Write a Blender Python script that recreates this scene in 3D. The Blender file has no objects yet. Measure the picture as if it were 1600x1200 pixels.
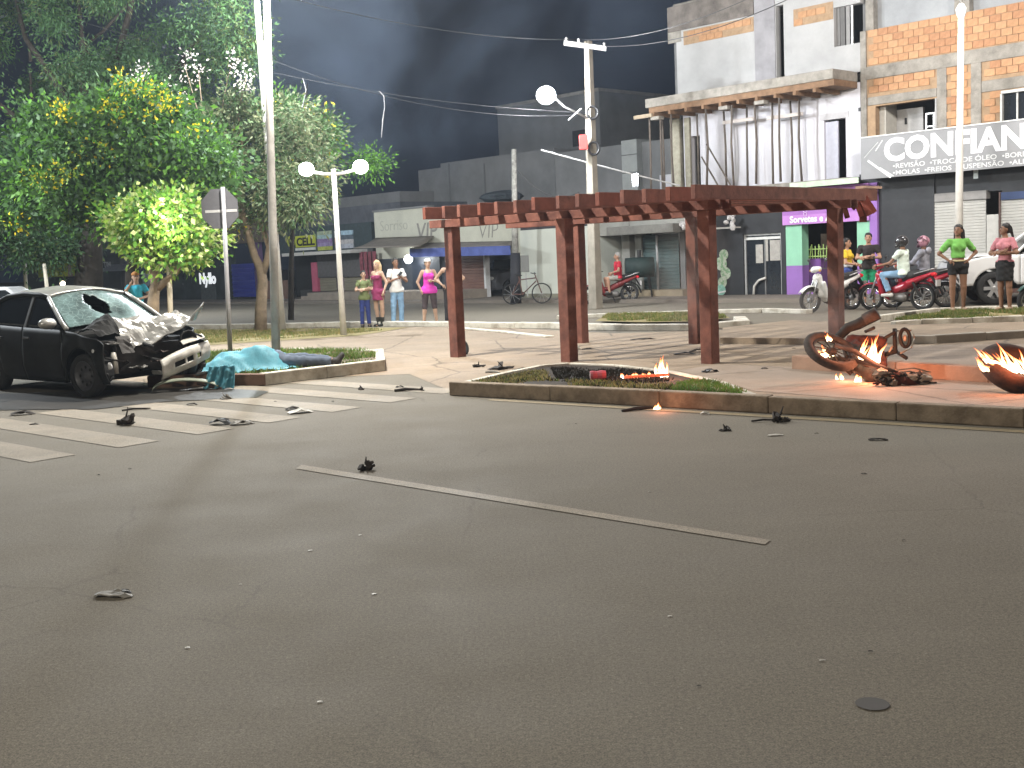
import bpy, bmesh, math, random
import numpy as np
from mathutils import Vector, Matrix, noise as mnoise

random.seed(7)
rng = np.random.default_rng(7)
S = bpy.context.scene
COL = S.collection
R = math.radians
PI = math.pi

# ------------------------------------------------------------------ camera
CAM_H, FPX, PITCH, ROLL = 1.6, 1800.0, math.atan(200 / 1800), R(2.6)
_f = Vector((0, math.cos(PITCH), -math.sin(PITCH)))
_r0 = Vector((1, 0, 0)); _u0 = _r0.cross(_f)
_r = _r0 * math.cos(ROLL) - _u0 * math.sin(ROLL)
_u = _r0 * math.sin(ROLL) + _u0 * math.cos(ROLL)
cd = bpy.data.cameras.new('camera'); cam = bpy.data.objects.new('camera', cd); COL.objects.link(cam)
M = Matrix.Identity(4)
for i in range(3):
    M[i][0] = _r[i]; M[i][1] = _u[i]; M[i][2] = -_f[i]
M.translation = (0, 0, CAM_H)
cam.matrix_world = M
cd.sensor_width = 36; cd.lens = 36 * FPX / 1600; cd.clip_end = 600; cd.clip_start = 0.05
S.camera = cam
S.render.resolution_x = 1024; S.render.resolution_y = 768

# ------------------------------------------------------------------ night sky, exposure
w = bpy.data.worlds.new('World'); S.world = w; w.use_nodes = True
nt = w.node_tree; nt.nodes.clear()
bg = nt.nodes.new('ShaderNodeBackground'); wo = nt.nodes.new('ShaderNodeOutputWorld')
sky = nt.nodes.new('ShaderNodeTexSky'); sky.sky_type = 'NISHITA'; sky.sun_disc = False
sky.sun_elevation = R(-4); sky.sun_rotation = R(200)
mixs = nt.nodes.new('ShaderNodeMixRGB'); mixs.blend_type = 'ADD'; mixs.inputs[0].default_value = 1
mixs.inputs[2].default_value = (0.055, 0.080, 0.150, 1)
nt.links.new(sky.outputs[0], mixs.inputs[1]); nt.links.new(mixs.outputs[0], bg.inputs[0])
bg.inputs[1].default_value = 0.12
nt.links.new(bg.outputs[0], wo.inputs[0])
S.view_settings.view_transform = 'Standard'; S.view_settings.look = 'None'
S.view_settings.gamma = 1; S.view_settings.use_curve_mapping = False
S.view_settings.exposure = 0.0
S.render.engine = 'CYCLES'
cy = S.cycles
cy.use_denoising = True
cy.max_bounces = 6; cy.diffuse_bounces = 3; cy.glossy_bounces = 3; cy.transmission_bounces = 6
cy.transparent_max_bounces = 24; cy.volume_bounces = 1
cy.caustics_reflective = False; cy.caustics_refractive = False
cy.sample_clamp_indirect = 4.0
cy.volume_step_rate = 4.0; cy.volume_max_steps = 48
try: cy.use_light_tree = True
except Exception: pass

COOL = (0.90, 0.96, 1.0)
WARM = (1.0, 0.86, 0.66)

def lamp_light(name, loc, power, color, radius=0.15, parent=None):
    ld = bpy.data.lights.new(name, 'POINT'); ld.energy = power; ld.color = color
    ld.shadow_soft_size = radius
    o = bpy.data.objects.new(name, ld); COL.objects.link(o); o.location = loc
    if parent: o.parent = parent
    return o

# ------------------------------------------------------------------ pixel -> place (1600x1200 photo pixels)
def ray(px, py):
    return _f * FPX + _r * (px - 800) - _u * (py - 600)
def G(px, py, z=0.0):
    v = ray(px, py); t = (z - CAM_H) / v.z
    return Vector((v.x * t, v.y * t, z))
def PD(px, py, d):
    v = ray(px, py); t = d / v.y
    return Vector((v.x * t, d, CAM_H + v.z * t))
FT = Vector((0.6925, -0.7215, 0)).normalized()      # along the street front
FM = Vector((0.7215, 0.6925, 0)).normalized()       # into the buildings
FC = 29.6
FANG = math.atan2(FT.y, FT.x)
def FP(px, py, off=0.0):
    """street front: pixel -> (u, z) on the vertical plane lying off metres deeper than the street front"""
    v = ray(px, py); t = (FC + off) / (v.x * FM.x + v.y * FM.y)
    return (v.x * t) * FT.x + (v.y * t) * FT.y, CAM_H + v.z * t

# ------------------------------------------------------------------ materials
_mc = {}
def mat(name, col, rough=0.7, var=0.12, scale=6.0, bump=0.0, bscale=40.0, metal=0.0, col2=None, emit=0.0,
        thr=None, spec=0.4, coords='Object', detail=6.0, trans=0.0, alpha=1.0, coat=0.0):
    if name in _mc: return _mc[name]
    m = bpy.data.materials.new(name); m.use_nodes = True; n = m.node_tree; L = n.links
    b = n.nodes['Principled BSDF']
    tc = n.nodes.new('ShaderNodeTexCoord')
    nz = n.nodes.new('ShaderNodeTexNoise'); nz.inputs['Scale'].default_value = scale
    nz.inputs['Detail'].default_value = detail; nz.inputs['Roughness'].default_value = 0.65
    L.new(tc.outputs[coords], nz.inputs['Vector'])
    cr = n.nodes.new('ShaderNodeValToRGB')
    lo = tuple(max(0, c * (1 - var)) for c in col); hi = tuple(min(1, c * (1 + var)) for c in col)
    if col2 is not None: lo, hi = col, col2
    a, bb = thr if thr else (0.3, 0.7)
    cr.color_ramp.elements[0].position = a; cr.color_ramp.elements[1].position = bb
    cr.color_ramp.elements[0].color = (*lo, 1); cr.color_ramp.elements[1].color = (*hi, 1)
    L.new(nz.outputs['Fac'], cr.inputs[0]); L.new(cr.outputs[0], b.inputs['Base Color'])
    b.inputs['Roughness'].default_value = rough; b.inputs['Metallic'].default_value = metal
    b.inputs['Specular IOR Level'].default_value = spec
    if coat: b.inputs['Coat Weight'].default_value = coat; b.inputs['Coat Roughness'].default_value = 0.08
    if trans: b.inputs['Transmission Weight'].default_value = trans
    if alpha < 1: b.inputs['Alpha'].default_value = alpha
    if emit:
        b.inputs['Emission Color'].default_value = (*col, 1); b.inputs['Emission Strength'].default_value = emit
    if bump:
        bn = n.nodes.new('ShaderNodeTexNoise'); bn.inputs['Scale'].default_value = bscale; bn.inputs['Detail'].default_value = 5
        bp = n.nodes.new('ShaderNodeBump'); bp.inputs['Strength'].default_value = bump; bp.inputs['Distance'].default_value = 0.01
        L.new(tc.outputs[coords], bn.inputs['Vector']); L.new(bn.outputs['Fac'], bp.inputs['Height']); L.new(bp.outputs[0], b.inputs['Normal'])
    _mc[name] = m
    return m

# ------------------------------------------------------------------ mesh builder
class MB:
    def __init__(s): s.v = []; s.f = []; s.m = []; s.mi = 0
    def add(s, vs, fs):
        o = len(s.v); s.v += [tuple(p) for p in vs]; s.f += [tuple(i + o for i in f) for f in fs]; s.m += [s.mi] * len(fs)
        return s
    def box(s, x0, x1, y0, y1, z0, z1, rot=None, at=None):
        x0, x1 = min(x0, x1), max(x0, x1); y0, y1 = min(y0, y1), max(y0, y1); z0, z1 = min(z0, z1), max(z0, z1)
        vs = [Vector(p) for p in ((x0,y0,z0),(x1,y0,z0),(x1,y1,z0),(x0,y1,z0),(x0,y0,z1),(x1,y0,z1),(x1,y1,z1),(x0,y1,z1))]
        if rot is not None: vs = [rot @ p for p in vs]
        if at is not None: vs = [p + Vector(at) for p in vs]
        return s.add(vs, [(0,3,2,1),(4,5,6,7),(0,1,5,4),(1,2,6,5),(2,3,7,6),(3,0,4,7)])
    def bar(s, a, b, w, h, up=(0, 0, 1)):
        a = Vector(a); b = Vector(b); d = (b - a); L = d.length; d.normalize()
        up = Vector(up); sd = d.cross(up)
        if sd.length < 1e-4: sd = d.cross(Vector((0, 1, 0)))
        sd.normalize(); up = sd.cross(d)
        vs = []
        for p in (a, b):
            for (i, j) in ((-1,-1),(1,-1),(1,1),(-1,1)): vs.append(p + sd * (i * w / 2) + up * (j * h / 2))
        return s.add(vs, [(0,1,2,3),(7,6,5,4),(0,4,5,1),(1,5,6,2),(2,6,7,3),(3,7,4,0)])
    def tube(s, pts, rad, n=8, cap=True, closed=False):
        pts = [Vector(p) for p in pts]; k = len(pts)
        if not hasattr(rad, '__len__'): rad = [rad] * k
        vs = []; prev = None
        for i, p in enumerate(pts):
            if closed: d = pts[(i + 1) % k] - pts[i - 1]
            else: d = pts[min(i + 1, k - 1)] - pts[max(i - 1, 0)]
            if d.length < 1e-9: d = Vector((0, 0, 1))
            d.normalize()
            if prev is None:
                a = Vector((0, 0, 1)) if abs(d.z) < 0.9 else Vector((1, 0, 0))
                x = d.cross(a).normalized()
            else:
                x = prev - d * prev.dot(d)
                x = x.normalized() if x.length > 1e-6 else d.orthogonal().normalized()
            prev = x; y = d.cross(x)
            for j in range(n):
                t = 2 * PI * j / n; vs.append(p + (x * math.cos(t) + y * math.sin(t)) * rad[i])
        fs = []
        for i in range(k if closed else k - 1):
            i2 = (i + 1) % k
            for j in range(n):
                j2 = (j + 1) % n; fs.append((i*n+j, i2*n+j, i2*n+j2, i*n+j2))
        if cap and not closed:
            fs.append(tuple(range(n))[::1]); fs.append(tuple((k-1)*n + j for j in range(n))[::-1])
        return s.add(vs, fs)
    def lathe(s, prof, n=20, at=(0,0,0), axis='z'):
        vs = []
        for (r, h) in prof:
            for j in range(n):
                t = 2 * PI * j / n; c, q = r * math.cos(t), r * math.sin(t)
                p = (c, q, h) if axis == 'z' else ((c, h, q) if axis == 'y' else (h, c, q))
                vs.append(Vector(p) + Vector(at))
        fs = []
        for i in range(len(prof) - 1):
            for j in range(n):
                j2 = (j + 1) % n; fs.append((i*n+j, i*n+j2, (i+1)*n+j2, (i+1)*n+j))
        return s.add(vs, fs)
    def ell(s, c, r, n=12, m=8, rot=None, jit=0.0):
        vs = []; c = Vector(c)
        if not hasattr(r, '__len__'): r = (r, r, r)
        for i in range(m + 1):
            ph = PI * i / m
            for j in range(n):
                t = 2 * PI * j / n
                p = Vector((r[0]*math.sin(ph)*math.cos(t), r[1]*math.sin(ph)*math.sin(t), r[2]*math.cos(ph)))
                if jit and 0 < i < m: p *= 1 + random.uniform(-jit, jit)
                if rot is not None: p = rot @ p
                vs.append(p + c)
        fs = [(i*n+j, (i+1)*n+j, (i+1)*n+(j+1)%n, i*n+(j+1)%n) for i in range(m) for j in range(n)]
        return s.add(vs, fs)
    def prism(s, poly, h0, h1, axis='z'):
        """poly 2D; axis z: (x,y) extruded in z; axis y: (x,z) extruded in y"""
        k = len(poly)
        def P(p, h): return (p[0], p[1], h) if axis == 'z' else ((p[0], h, p[1]) if axis == 'y' else (h, p[0], p[1]))
        vs = [P(p, h0) for p in poly] + [P(p, h1) for p in poly]
        fs = [tuple(range(k))[::-1], tuple(range(k, 2*k))] + [(i, (i+1)%k, k+(i+1)%k, k+i) for i in range(k)]
        return s.add(vs, fs)
    def grid(s, fn, nu, nv):
        vs = [fn(i / nu, j / nv) for i in range(nu + 1) for j in range(nv + 1)]
        fs = [(i*(nv+1)+j, (i+1)*(nv+1)+j, (i+1)*(nv+1)+j+1, i*(nv+1)+j+1) for i in range(nu) for j in range(nv)]
        return s.add(vs, fs)
    def mesh(s, name, mats, smooth=False, recalc=True):
        me = bpy.data.meshes.new(name); me.from_pydata([tuple(p) for p in s.v], [], s.f)
        for mm in (mats if isinstance(mats, (list, tuple)) else [mats]): me.materials.append(mm)
        if any(s.m): me.polygons.foreach_set('material_index', s.m)
        if recalc:
            bm = bmesh.new(); bm.from_mesh(me); bmesh.ops.recalc_face_normals(bm, faces=bm.faces); bm.to_mesh(me); bm.free()
        if smooth: me.polygons.foreach_set('use_smooth', [True] * len(me.polygons))
        me.update()
        return me
    def build(s, name, mats, parent=None, loc=(0,0,0), rz=0.0, smooth=False, bevel=0.0, solid=0.0, sub=0, angle=None, recalc=True):
        me = s.mesh(name, mats, smooth, recalc)
        return place(name, me, parent, loc, rz, bevel, solid, sub)

def place(name, me, parent=None, loc=(0,0,0), rz=0.0, bevel=0.0, solid=0.0, sub=0):
    o = bpy.data.objects.new(name, me); COL.objects.link(o); o.location = loc; o.rotation_euler = (0, 0, rz)
    if parent: o.parent = parent
    if solid:
        q = o.modifiers.new('solid', 'SOLIDIFY'); q.thickness = solid; q.offset = 0
    if bevel:
        q = o.modifiers.new('bevel', 'BEVEL'); q.width = bevel; q.segments = 2; q.limit_method = 'ANGLE'; q.angle_limit = R(35)
    if sub:
        q = o.modifiers.new('sub', 'SUBSURF'); q.levels = sub; q.render_levels = sub
    return o
def tag(o, label=None, cat=None, group=None, kind=None):
    if label: o['label'] = label
    if cat: o['category'] = cat
    if group: o['group'] = group
    if kind: o['kind'] = kind
    return o
def thing(name, label, cat, loc=(0,0,0), rz=0.0, group=None):
    o = bpy.data.objects.new(name, None); COL.objects.link(o); o.location = loc; o.rotation_euler = (0, 0, rz)
    o.empty_display_size = 0.2
    return tag(o, label, cat, group)
def copy_tree(o, parent=None):
    c = o.copy(); COL.objects.link(c); c.parent = parent
    for ch in list(o.children): copy_tree(ch, c)
    return c
def text_obj(name, body, size, m, parent, loc, rot=(PI/2, 0, 0), ext=0.006, offs=0.0, sx=1.0, align='LEFT', shear=0.0):
    cu = bpy.data.curves.new(name, 'FONT'); cu.body = body; cu.size = size; cu.extrude = ext; cu.offset = offs
    cu.align_x = align; cu.resolution_u = 3; cu.shear = shear
    t = bpy.data.objects.new(name, cu); COL.objects.link(t)
    dg = bpy.context.evaluated_depsgraph_get(); dg.update()
    me = bpy.data.meshes.new_from_object(t.evaluated_get(dg)); bpy.data.objects.remove(t)
    me.materials.clear(); me.materials.append(m)
    o = bpy.data.objects.new(name, me); COL.objects.link(o); o.parent = parent; o.location = loc; o.rotation_euler = rot
    o.scale = (sx, 1, 1)
    return o

# ------------------------------------------------------------------ soft bodies: distance fields meshed by surface nets
def cone(a, b, ra, rb, cut=False, cuta=False): return ('c', np.array(a, float), np.array(b, float), ra, rb, cut, cuta)
def blob(c, r): return ('e', np.array(c, float), np.array(r, float))
def field(prims, P, k=0.03):
    out = None
    for q in prims:
        if q[0] == 'c':
            _, a, b, ra, rb, cut, cuta = q
            ab = b - a; L2 = float(ab @ ab) + 1e-12; pa = P - a
            t = np.clip((pa @ ab) / L2, 0, 1)
            d = np.linalg.norm(pa - t[..., None] * ab, axis=-1) - (ra + (rb - ra) * t)
            L = math.sqrt(L2)
            if cut: d = np.maximum(d, ((P - b) @ ab) / L)
            if cuta: d = np.maximum(d, -(pa @ ab) / L)
        else:
            _, c, r = q
            pc = (P - c); k0 = np.linalg.norm(pc / r, axis=-1); k1 = np.linalg.norm(pc / (r * r), axis=-1) + 1e-9
            d = k0 * (k0 - 1.0) / k1
        if out is None: out = d
        else:
            h = np.clip(0.5 + 0.5 * (out - d) / k, 0, 1)
            out = out * (1 - h) + d * h - k * h * (1 - h)
    return out
def nets(fn, lo, hi, h):
    lo = np.array(lo, float); hi = np.array(hi, float)
    n = np.maximum(4, np.ceil((hi - lo) / h).astype(int) + 1)
    ax = [lo[i] + h * np.arange(n[i]) for i in range(3)]
    X, Y, Z = np.meshgrid(*ax, indexing='ij'); P = np.stack([X, Y, Z], -1)
    V = fn(P)
    ins = V < 0
    cs = [(a, b, c) for a in (0, 1) for b in (0, 1) for c in (0, 1)]
    def sh(A, c): return A[c[0]:n[0]-1+c[0], c[1]:n[1]-1+c[1], c[2]:n[2]-1+c[2]]
    cnt = sum(sh(ins, c).astype(int) for c in cs)
    act = (cnt > 0) & (cnt < 8)
    acc = np.zeros(act.shape + (3,)); num = np.zeros(act.shape)
    for c in cs:
        for a in range(3):
            if c[a] == 0:
                c2 = list(c); c2[a] = 1; c2 = tuple(c2)
                v1, v2 = sh(V, c), sh(V, c2); cr = (v1 < 0) != (v2 < 0)
                t = np.where(cr, v1 / np.where(cr, v1 - v2, 1), 0)
                pos = np.zeros(act.shape + (3,)); pos[...] = c; pos[..., a] += t
                acc += pos * cr[..., None]; num += cr
    idx = -np.ones(act.shape, int); ii = np.argwhere(act); idx[act] = np.arange(len(ii))
    verts = lo + (ii + (acc[act] / num[act][:, None])) * h
    faces = []
    for a in range(3):
        b, c = (a + 1) % 3, (a + 2) % 3
        sl0 = [slice(None)] * 3; sl1 = [slice(None)] * 3
        sl0[a] = slice(0, n[a]-1); sl1[a] = slice(1, n[a])
        e0, e1 = ins[tuple(sl0)], ins[tuple(sl1)]
        E = np.argwhere(e0 != e1)
        if not len(E): continue
        ok = (E[:, b] > 0) & (E[:, c] > 0) & (E[:, b] < n[b]-1) & (E[:, c] < n[c]-1)
        E = E[ok]; s0 = e0[E[:, 0], E[:, 1], E[:, 2]]
        def at(db, dc):
            q = E.copy(); q[:, b] -= db; q[:, c] -= dc; return idx[q[:, 0], q[:, 1], q[:, 2]]
        q = np.stack([at(1, 1), at(0, 1), at(0, 0), at(1, 0)], 1)
        q[~s0] = q[~s0][:, ::-1]
        faces.append(q)
    faces = np.concatenate(faces) if faces else np.zeros((0, 4), int)
    return verts, faces
def soft(mb, prims, h=0.02, k=0.03, mod=None):
    """mesh a set of primitives into an MB"""
    lo = np.full(3, 1e9); hi = -lo
    for q in prims:
        if q[0] == 'c':
            rr = max(q[3], q[4]); lo = np.minimum(lo, np.minimum(q[1], q[2]) - rr); hi = np.maximum(hi, np.maximum(q[1], q[2]) + rr)
        else: lo = np.minimum(lo, q[1] - q[2]); hi = np.maximum(hi, q[1] + q[2])
    fn = (lambda P: field(prims, P, k)) if mod is None else (lambda P: mod(P, field(prims, P, k)))
    v, f = nets(fn, lo - 2.5*h, hi + 2.5*h, h)
    mb.add(v.tolist(), f.tolist())
    return mb
# ================================================================== materials used all over
def ground_mat(name, base, patch, speck, speck_amt, rough=0.85, patch_scale=0.35, fine=220, bump=0.35, crack=0.0, grain=False):
    if name in _mc: return _mc[name]
    m = bpy.data.materials.new(name); m.use_nodes = True; n = m.node_tree; L = n.links; b = n.nodes['Principled BSDF']
    tc = n.nodes.new('ShaderNodeTexCoord')
    def noise(sc, det=6, ro=0.6, dist=0.0):
        q = n.nodes.new('ShaderNodeTexNoise'); q.inputs['Scale'].default_value = sc; q.inputs['Detail'].default_value = det
        q.inputs['Roughness'].default_value = ro; q.inputs['Distortion'].default_value = dist; L.new(tc.outputs['Object'], q.inputs['Vector']); return q
    def ramp(src, a, c, ca=(0,0,0,1), cb=(1,1,1,1)):
        r = n.nodes.new('ShaderNodeValToRGB'); r.color_ramp.elements[0].position = a; r.color_ramp.elements[1].position = c
        r.color_ramp.elements[0].color = ca; r.color_ramp.elements[1].color = cb; L.new(src, r.inputs[0]); return r
    def mix(fac, a, c, mode='MIX', f=None):
        x = n.nodes.new('ShaderNodeMixRGB'); x.blend_type = mode
        if fac is not None: L.new(fac, x.inputs[0])
        else: x.inputs[0].default_value = f
        for i, q in ((1, a), (2, c)):
            if isinstance(q, tuple): x.inputs[i].default_value = q
            else: L.new(q, x.inputs[i])
        return x.outputs[0]
    p1 = ramp(noise(patch_scale, 5, 0.55, 0.6).outputs['Fac'], 0.25, 0.8)
    c = mix(p1.outputs[0], (*base, 1), (*patch, 1))
    p2 = ramp(noise(7.0 if grain else 2.3, 8, 0.75).outputs['Fac'], 0.3, 0.75, (0.93,0.93,0.93,1) if grain else (0.86,0.86,0.86,1), (1.07,1.07,1.07,1) if grain else (1.12,1.12,1.12,1))
    c = mix(None, c, p2.outputs[0], 'MULTIPLY', 1.0)
    fn = noise(fine, 2, 0.6)
    p3 = ramp(fn.outputs['Fac'], 0.32, 0.68, (0.62,0.62,0.62,1), (1.42,1.42,1.42,1))
    c = mix(None, c, p3.outputs[0], 'MULTIPLY', 1.0)
    if grain:
        g1 = ramp(noise(55, 3, 0.8).outputs['Fac'], 0.35, 0.65, (0.74,0.74,0.74,1), (1.28,1.28,1.28,1)); c = mix(None, c, g1.outputs[0], 'MULTIPLY', 1.0)
        g3 = ramp(noise(2.6, 6, 0.8, 0.8).outputs['Fac'], 0.60, 0.72, (1,1,1,1), (0.80,0.80,0.80,1)); c = mix(None, c, g3.outputs[0], 'MULTIPLY', 1.0)
        v3 = n.nodes.new('ShaderNodeTexVoronoi'); v3.inputs['Scale'].default_value = 26; L.new(tc.outputs['Object'], v3.inputs['Vector'])
        s3 = ramp(v3.outputs['Distance'], 0.10, 0.16, (1,1,1,1), (0,0,0,1)); q3 = ramp(noise(19, 2).outputs['Fac'], 0.56, 0.60); k3 = n.nodes.new('ShaderNodeMath'); k3.operation = 'MULTIPLY'
        L.new(s3.outputs[0], k3.inputs[0]); L.new(q3.outputs[0], k3.inputs[1]); k4 = n.nodes.new('ShaderNodeMath'); k4.operation = 'MULTIPLY'; k4.inputs[1].default_value = 0.45; L.new(k3.outputs[0], k4.inputs[0])
        c = mix(k4.outputs[0], c, (0.30, 0.275, 0.23, 1))
        v4 = n.nodes.new('ShaderNodeTexVoronoi'); v4.feature = 'DISTANCE_TO_EDGE'; v4.inputs['Scale'].default_value = 0.33
        d4 = n.nodes.new('ShaderNodeMixRGB'); d4.inputs[0].default_value = 0.22; L.new(tc.outputs['Object'], d4.inputs[1]); L.new(noise(1.7, 8, 0.75).outputs['Color'], d4.inputs[2]); L.new(d4.outputs[0], v4.inputs['Vector'])
        c4 = ramp(v4.outputs['Distance'], 0.0, 0.0035, (0.78,0.78,0.78,1), (1,1,1,1)); m4 = ramp(noise(0.5, 3).outputs['Fac'], 0.50, 0.56)
        c = mix(m4.outputs[0], c, mix(None, c, c4.outputs[0], 'MULTIPLY', 1.0))
        mp = n.nodes.new('ShaderNodeMapping'); mp.inputs['Rotation'].default_value = (0, 0, 0.806); mp.inputs['Scale'].default_value = (0.05, 0.75, 1)
        L.new(tc.outputs['Object'], mp.inputs[0]); wn = n.nodes.new('ShaderNodeTexNoise'); wn.inputs['Scale'].default_value = 1.4; wn.inputs['Detail'].default_value = 4; L.new(mp.outputs[0], wn.inputs['Vector'])
        g2 = ramp(wn.outputs['Fac'], 0.35, 0.65, (0.95,0.945,0.94,1), (1.03,1.03,1.03,1)); c = mix(None, c, g2.outputs[0], 'MULTIPLY', 1.0)
    vo = n.nodes.new('ShaderNodeTexVoronoi'); vo.inputs['Scale'].default_value = 9; vo.inputs['Randomness'].default_value = 1
    L.new(tc.outputs['Object'], vo.inputs['Vector'])
    sp = ramp(vo.outputs['Distance'], 0.05, 0.075, (1,1,1,1), (0,0,0,1))
    sel = ramp(noise(7.0, 2).outputs['Fac'], 0.60, 0.64)
    mm = n.nodes.new('ShaderNodeMath'); mm.operation = 'MULTIPLY'; L.new(sp.outputs[0], mm.inputs[0]); L.new(sel.outputs[0], mm.inputs[1])
    m2 = n.nodes.new('ShaderNodeMath'); m2.operation = 'MULTIPLY'; L.new(mm.outputs[0], m2.inputs[0]); m2.inputs[1].default_value = speck_amt
    c = mix(m2.outputs[0], c, (*speck, 1))
    if crack:
        v2 = n.nodes.new('ShaderNodeTexVoronoi'); v2.feature = 'DISTANCE_TO_EDGE'; v2.inputs['Scale'].default_value = 0.55
        dv = n.nodes.new('ShaderNodeMixRGB'); dv.inputs[0].default_value = 0.12
        L.new(tc.outputs['Object'], dv.inputs[1]); L.new(noise(3.0, 5).outputs['Color'], dv.inputs[2]); L.new(dv.outputs[0], v2.inputs['Vector'])
        ck = ramp(v2.outputs['Distance'], 0.0, 0.012, (crack, crack, crack, 1), (1,1,1,1))
        c = mix(None, c, ck.outputs[0], 'MULTIPLY', 1.0)
    L.new(c, b.inputs['Base Color'])
    rr = ramp(noise(1.1, 4).outputs['Fac'], 0.3, 0.7, (rough-(0.02 if grain else 0.12),)*3 + (1,), (min(1, rough+0.08),)*3 + (1,)); L.new(rr.outputs[0], b.inputs['Roughness'])
    b.inputs['Specular IOR Level'].default_value = 0.35
    bp = n.nodes.new('ShaderNodeBump'); bp.inputs['Strength'].default_value = bump; bp.inputs['Distance'].default_value = 0.004
    L.new(fn.outputs['Fac'], bp.inputs['Height']); L.new(bp.outputs[0], b.inputs['Normal'])
    _mc[name] = m; return m

ASPH = ground_mat('asphalt', (0.150,0.132,0.100), (0.122,0.107,0.083), (0.24,0.22,0.19), 0.5, 0.82, 0.16, 150, 0.5, grain=True)
PLAZA = ground_mat('plaza_concrete', (0.29,0.225,0.160), (0.20,0.155,0.112), (0.10,0.085,0.07), 0.8, 0.85, 0.45, 120, 0.3, crack=0.45)
PLAZA2 = ground_mat('pale_concrete', (0.33,0.265,0.21), (0.23,0.185,0.15), (0.10,0.085,0.07), 0.8, 0.85, 0.6, 120, 0.3, crack=0.5)
SIDEW = ground_mat('sidewalk_concrete', (0.20,0.17,0.14), (0.14,0.12,0.10), (0.10,0.085,0.07), 0.8, 0.85, 0.6, 120, 0.3)
DIRT = ground_mat('dirt', (0.16,0.12,0.085), (0.11,0.085,0.06), (0.22,0.2,0.16), 0.6, 0.95, 0.8, 60, 0.8)
BURNT = ground_mat('burnt_soil', (0.014,0.011,0.009), (0.04,0.028,0.018), (0.2,0.18,0.14), 0.5, 0.95, 1.4, 60, 1.0)
STRIPE = ground_mat('road_paint', (0.265,0.225,0.172), (0.19,0.165,0.128), (0.10,0.09,0.07), 1.0, 0.8, 1.8, 120, 0.3)
YLINE = ground_mat('edge_paint', (0.36,0.28,0.16), (0.22,0.18,0.12), (0.09,0.08,0.07), 0.9, 0.7, 1.6, 200, 0.4)
KWHITE = mat('kerb_whitewash', (0.36,0.32,0.26), 0.85, 0.2, 4.0, 0.5, 60, col2=(0.56,0.53,0.46), thr=(0.36,0.55))
KBROWN = mat('kerb_concrete', (0.15,0.115,0.08), 0.9, 0.25, 5.0, 0.8, 40, col2=(0.27,0.215,0.155), thr=(0.35,0.6))
KRED = mat('kerb_reddish', (0.17,0.105,0.075), 0.9, 0.25, 3.5, 0.6, 50)
METALW = mat('galvanised_pole', (0.50,0.50,0.50), 0.5, 0.12, 4.0, 0.2, 30, metal=0.3)
POLEW = mat('white_pole', (0.50,0.48,0.44), 0.6, 0.15, 3.0)
CONC = mat('pole_concrete', (0.25,0.225,0.185), 0.9, 0.25, 2.5, 0.5, 40)
BLACK = mat('black_plastic', (0.012,0.012,0.013), 0.5, 0.2)
DARKM = mat('dark_metal', (0.035,0.034,0.034), 0.45, 0.3, 8, metal=0.6)
RUBBER = mat('rubber', (0.02,0.02,0.02), 0.85, 0.2, 12)
CHROME = mat('chrome', (0.6,0.6,0.6), 0.22, 0.05, metal=1.0)
LAMPW = mat('lamp_glow', (0.95,0.98,1.0), emit=14.0)
LAMPS = mat('lamp_glow_bright', (0.92,0.96,1.0), emit=40.0)
WIRE = mat('cable', (0.10,0.10,0.10), 0.6, 0.1)

# ================================================================== street lamps (they give the light)
def post_pts(base, top, n=6):
    base = Vector(base); top = Vector(top)
    return [base.lerp(top, i / n) for i in range(n + 1)]

# twin globe lamp on the lawn
b0 = G(537, 524); s = 1800 / b0.y
tl = thing('street_lamp', 'short white lamp post with two lit globes on a T arm, left of the people', 'street lamp', b0)
ztop = (PD(522, 264, b0.y) - b0).z
MB().tube([(0,0,0),(0,0,1.2),(0,0,ztop)], [0.075,0.06,0.05], 12).build('post', POLEW, tl, smooth=True)
MB().tube([(-0.60,0,ztop-0.02),(-0.2,0,ztop-0.10),(0,0,ztop-0.12),(0.2,0,ztop-0.10),(0.55,0,ztop-0.02)], 0.035, 8).build('arm', POLEW, tl, smooth=True)
for sx in (-1, 1):
    g = MB().ell((sx*0.60, 0, ztop+0.02), (0.17, 0.17, 0.15), 16, 10).build('globe', LAMPS, tl, smooth=True)
    MB().lathe([(0.06,ztop-0.13),(0.09,ztop-0.1),(0.10,ztop-0.06),(0.02,ztop-0.06)], 12, (sx*0.60,0,0)).build('lamp_collar', POLEW, tl, smooth=True)
    lamp_light('globe_light', (sx*0.60, 0, ztop+0.02), 520, COOL, 0.19, tl)

# tall grey lamp post on the kerb island
b1 = G(432, 567, 0.15)
zt = 7.1
lp = thing('street_lamp', 'tall grey lamp post standing in the grass beside the covered body', 'street lamp', b1)
tpa = PD(414, -95, b1.y) - b1; zt = tpa.z
MB().tube([(0,0,0),tuple(tpa*0.3),tuple(tpa*0.6),tuple(tpa)], [0.068,0.062,0.056,0.05], 14).build('post', mat('grey_pole', (0.40,0.385,0.355), 0.7, 0.3, 2.2, 0.3, 20), lp, smooth=True)
MB().tube([(tpa.x,0,zt-0.1),(tpa.x+0.15,-0.1,zt+0.15),(0.6,-0.45,zt+0.3)], 0.035, 8).build('arm', METALW, lp, smooth=True)
MB().box(-0.28,0.28,-0.12,0.12,-0.04,0.05,at=(0.75,-0.55,zt+0.3)).build('lamp_head', METALW, lp, bevel=0.02)
MB().box(-0.22,0.22,-0.09,0.09,-0.05,-0.042,at=(0.75,-0.55,zt+0.3)).build('lens', LAMPS, lp)
lamp_light('street_light', (0.75, -0.55, zt+0.12), 4300, (1.0,0.95,0.86), 0.12, lp)

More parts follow.
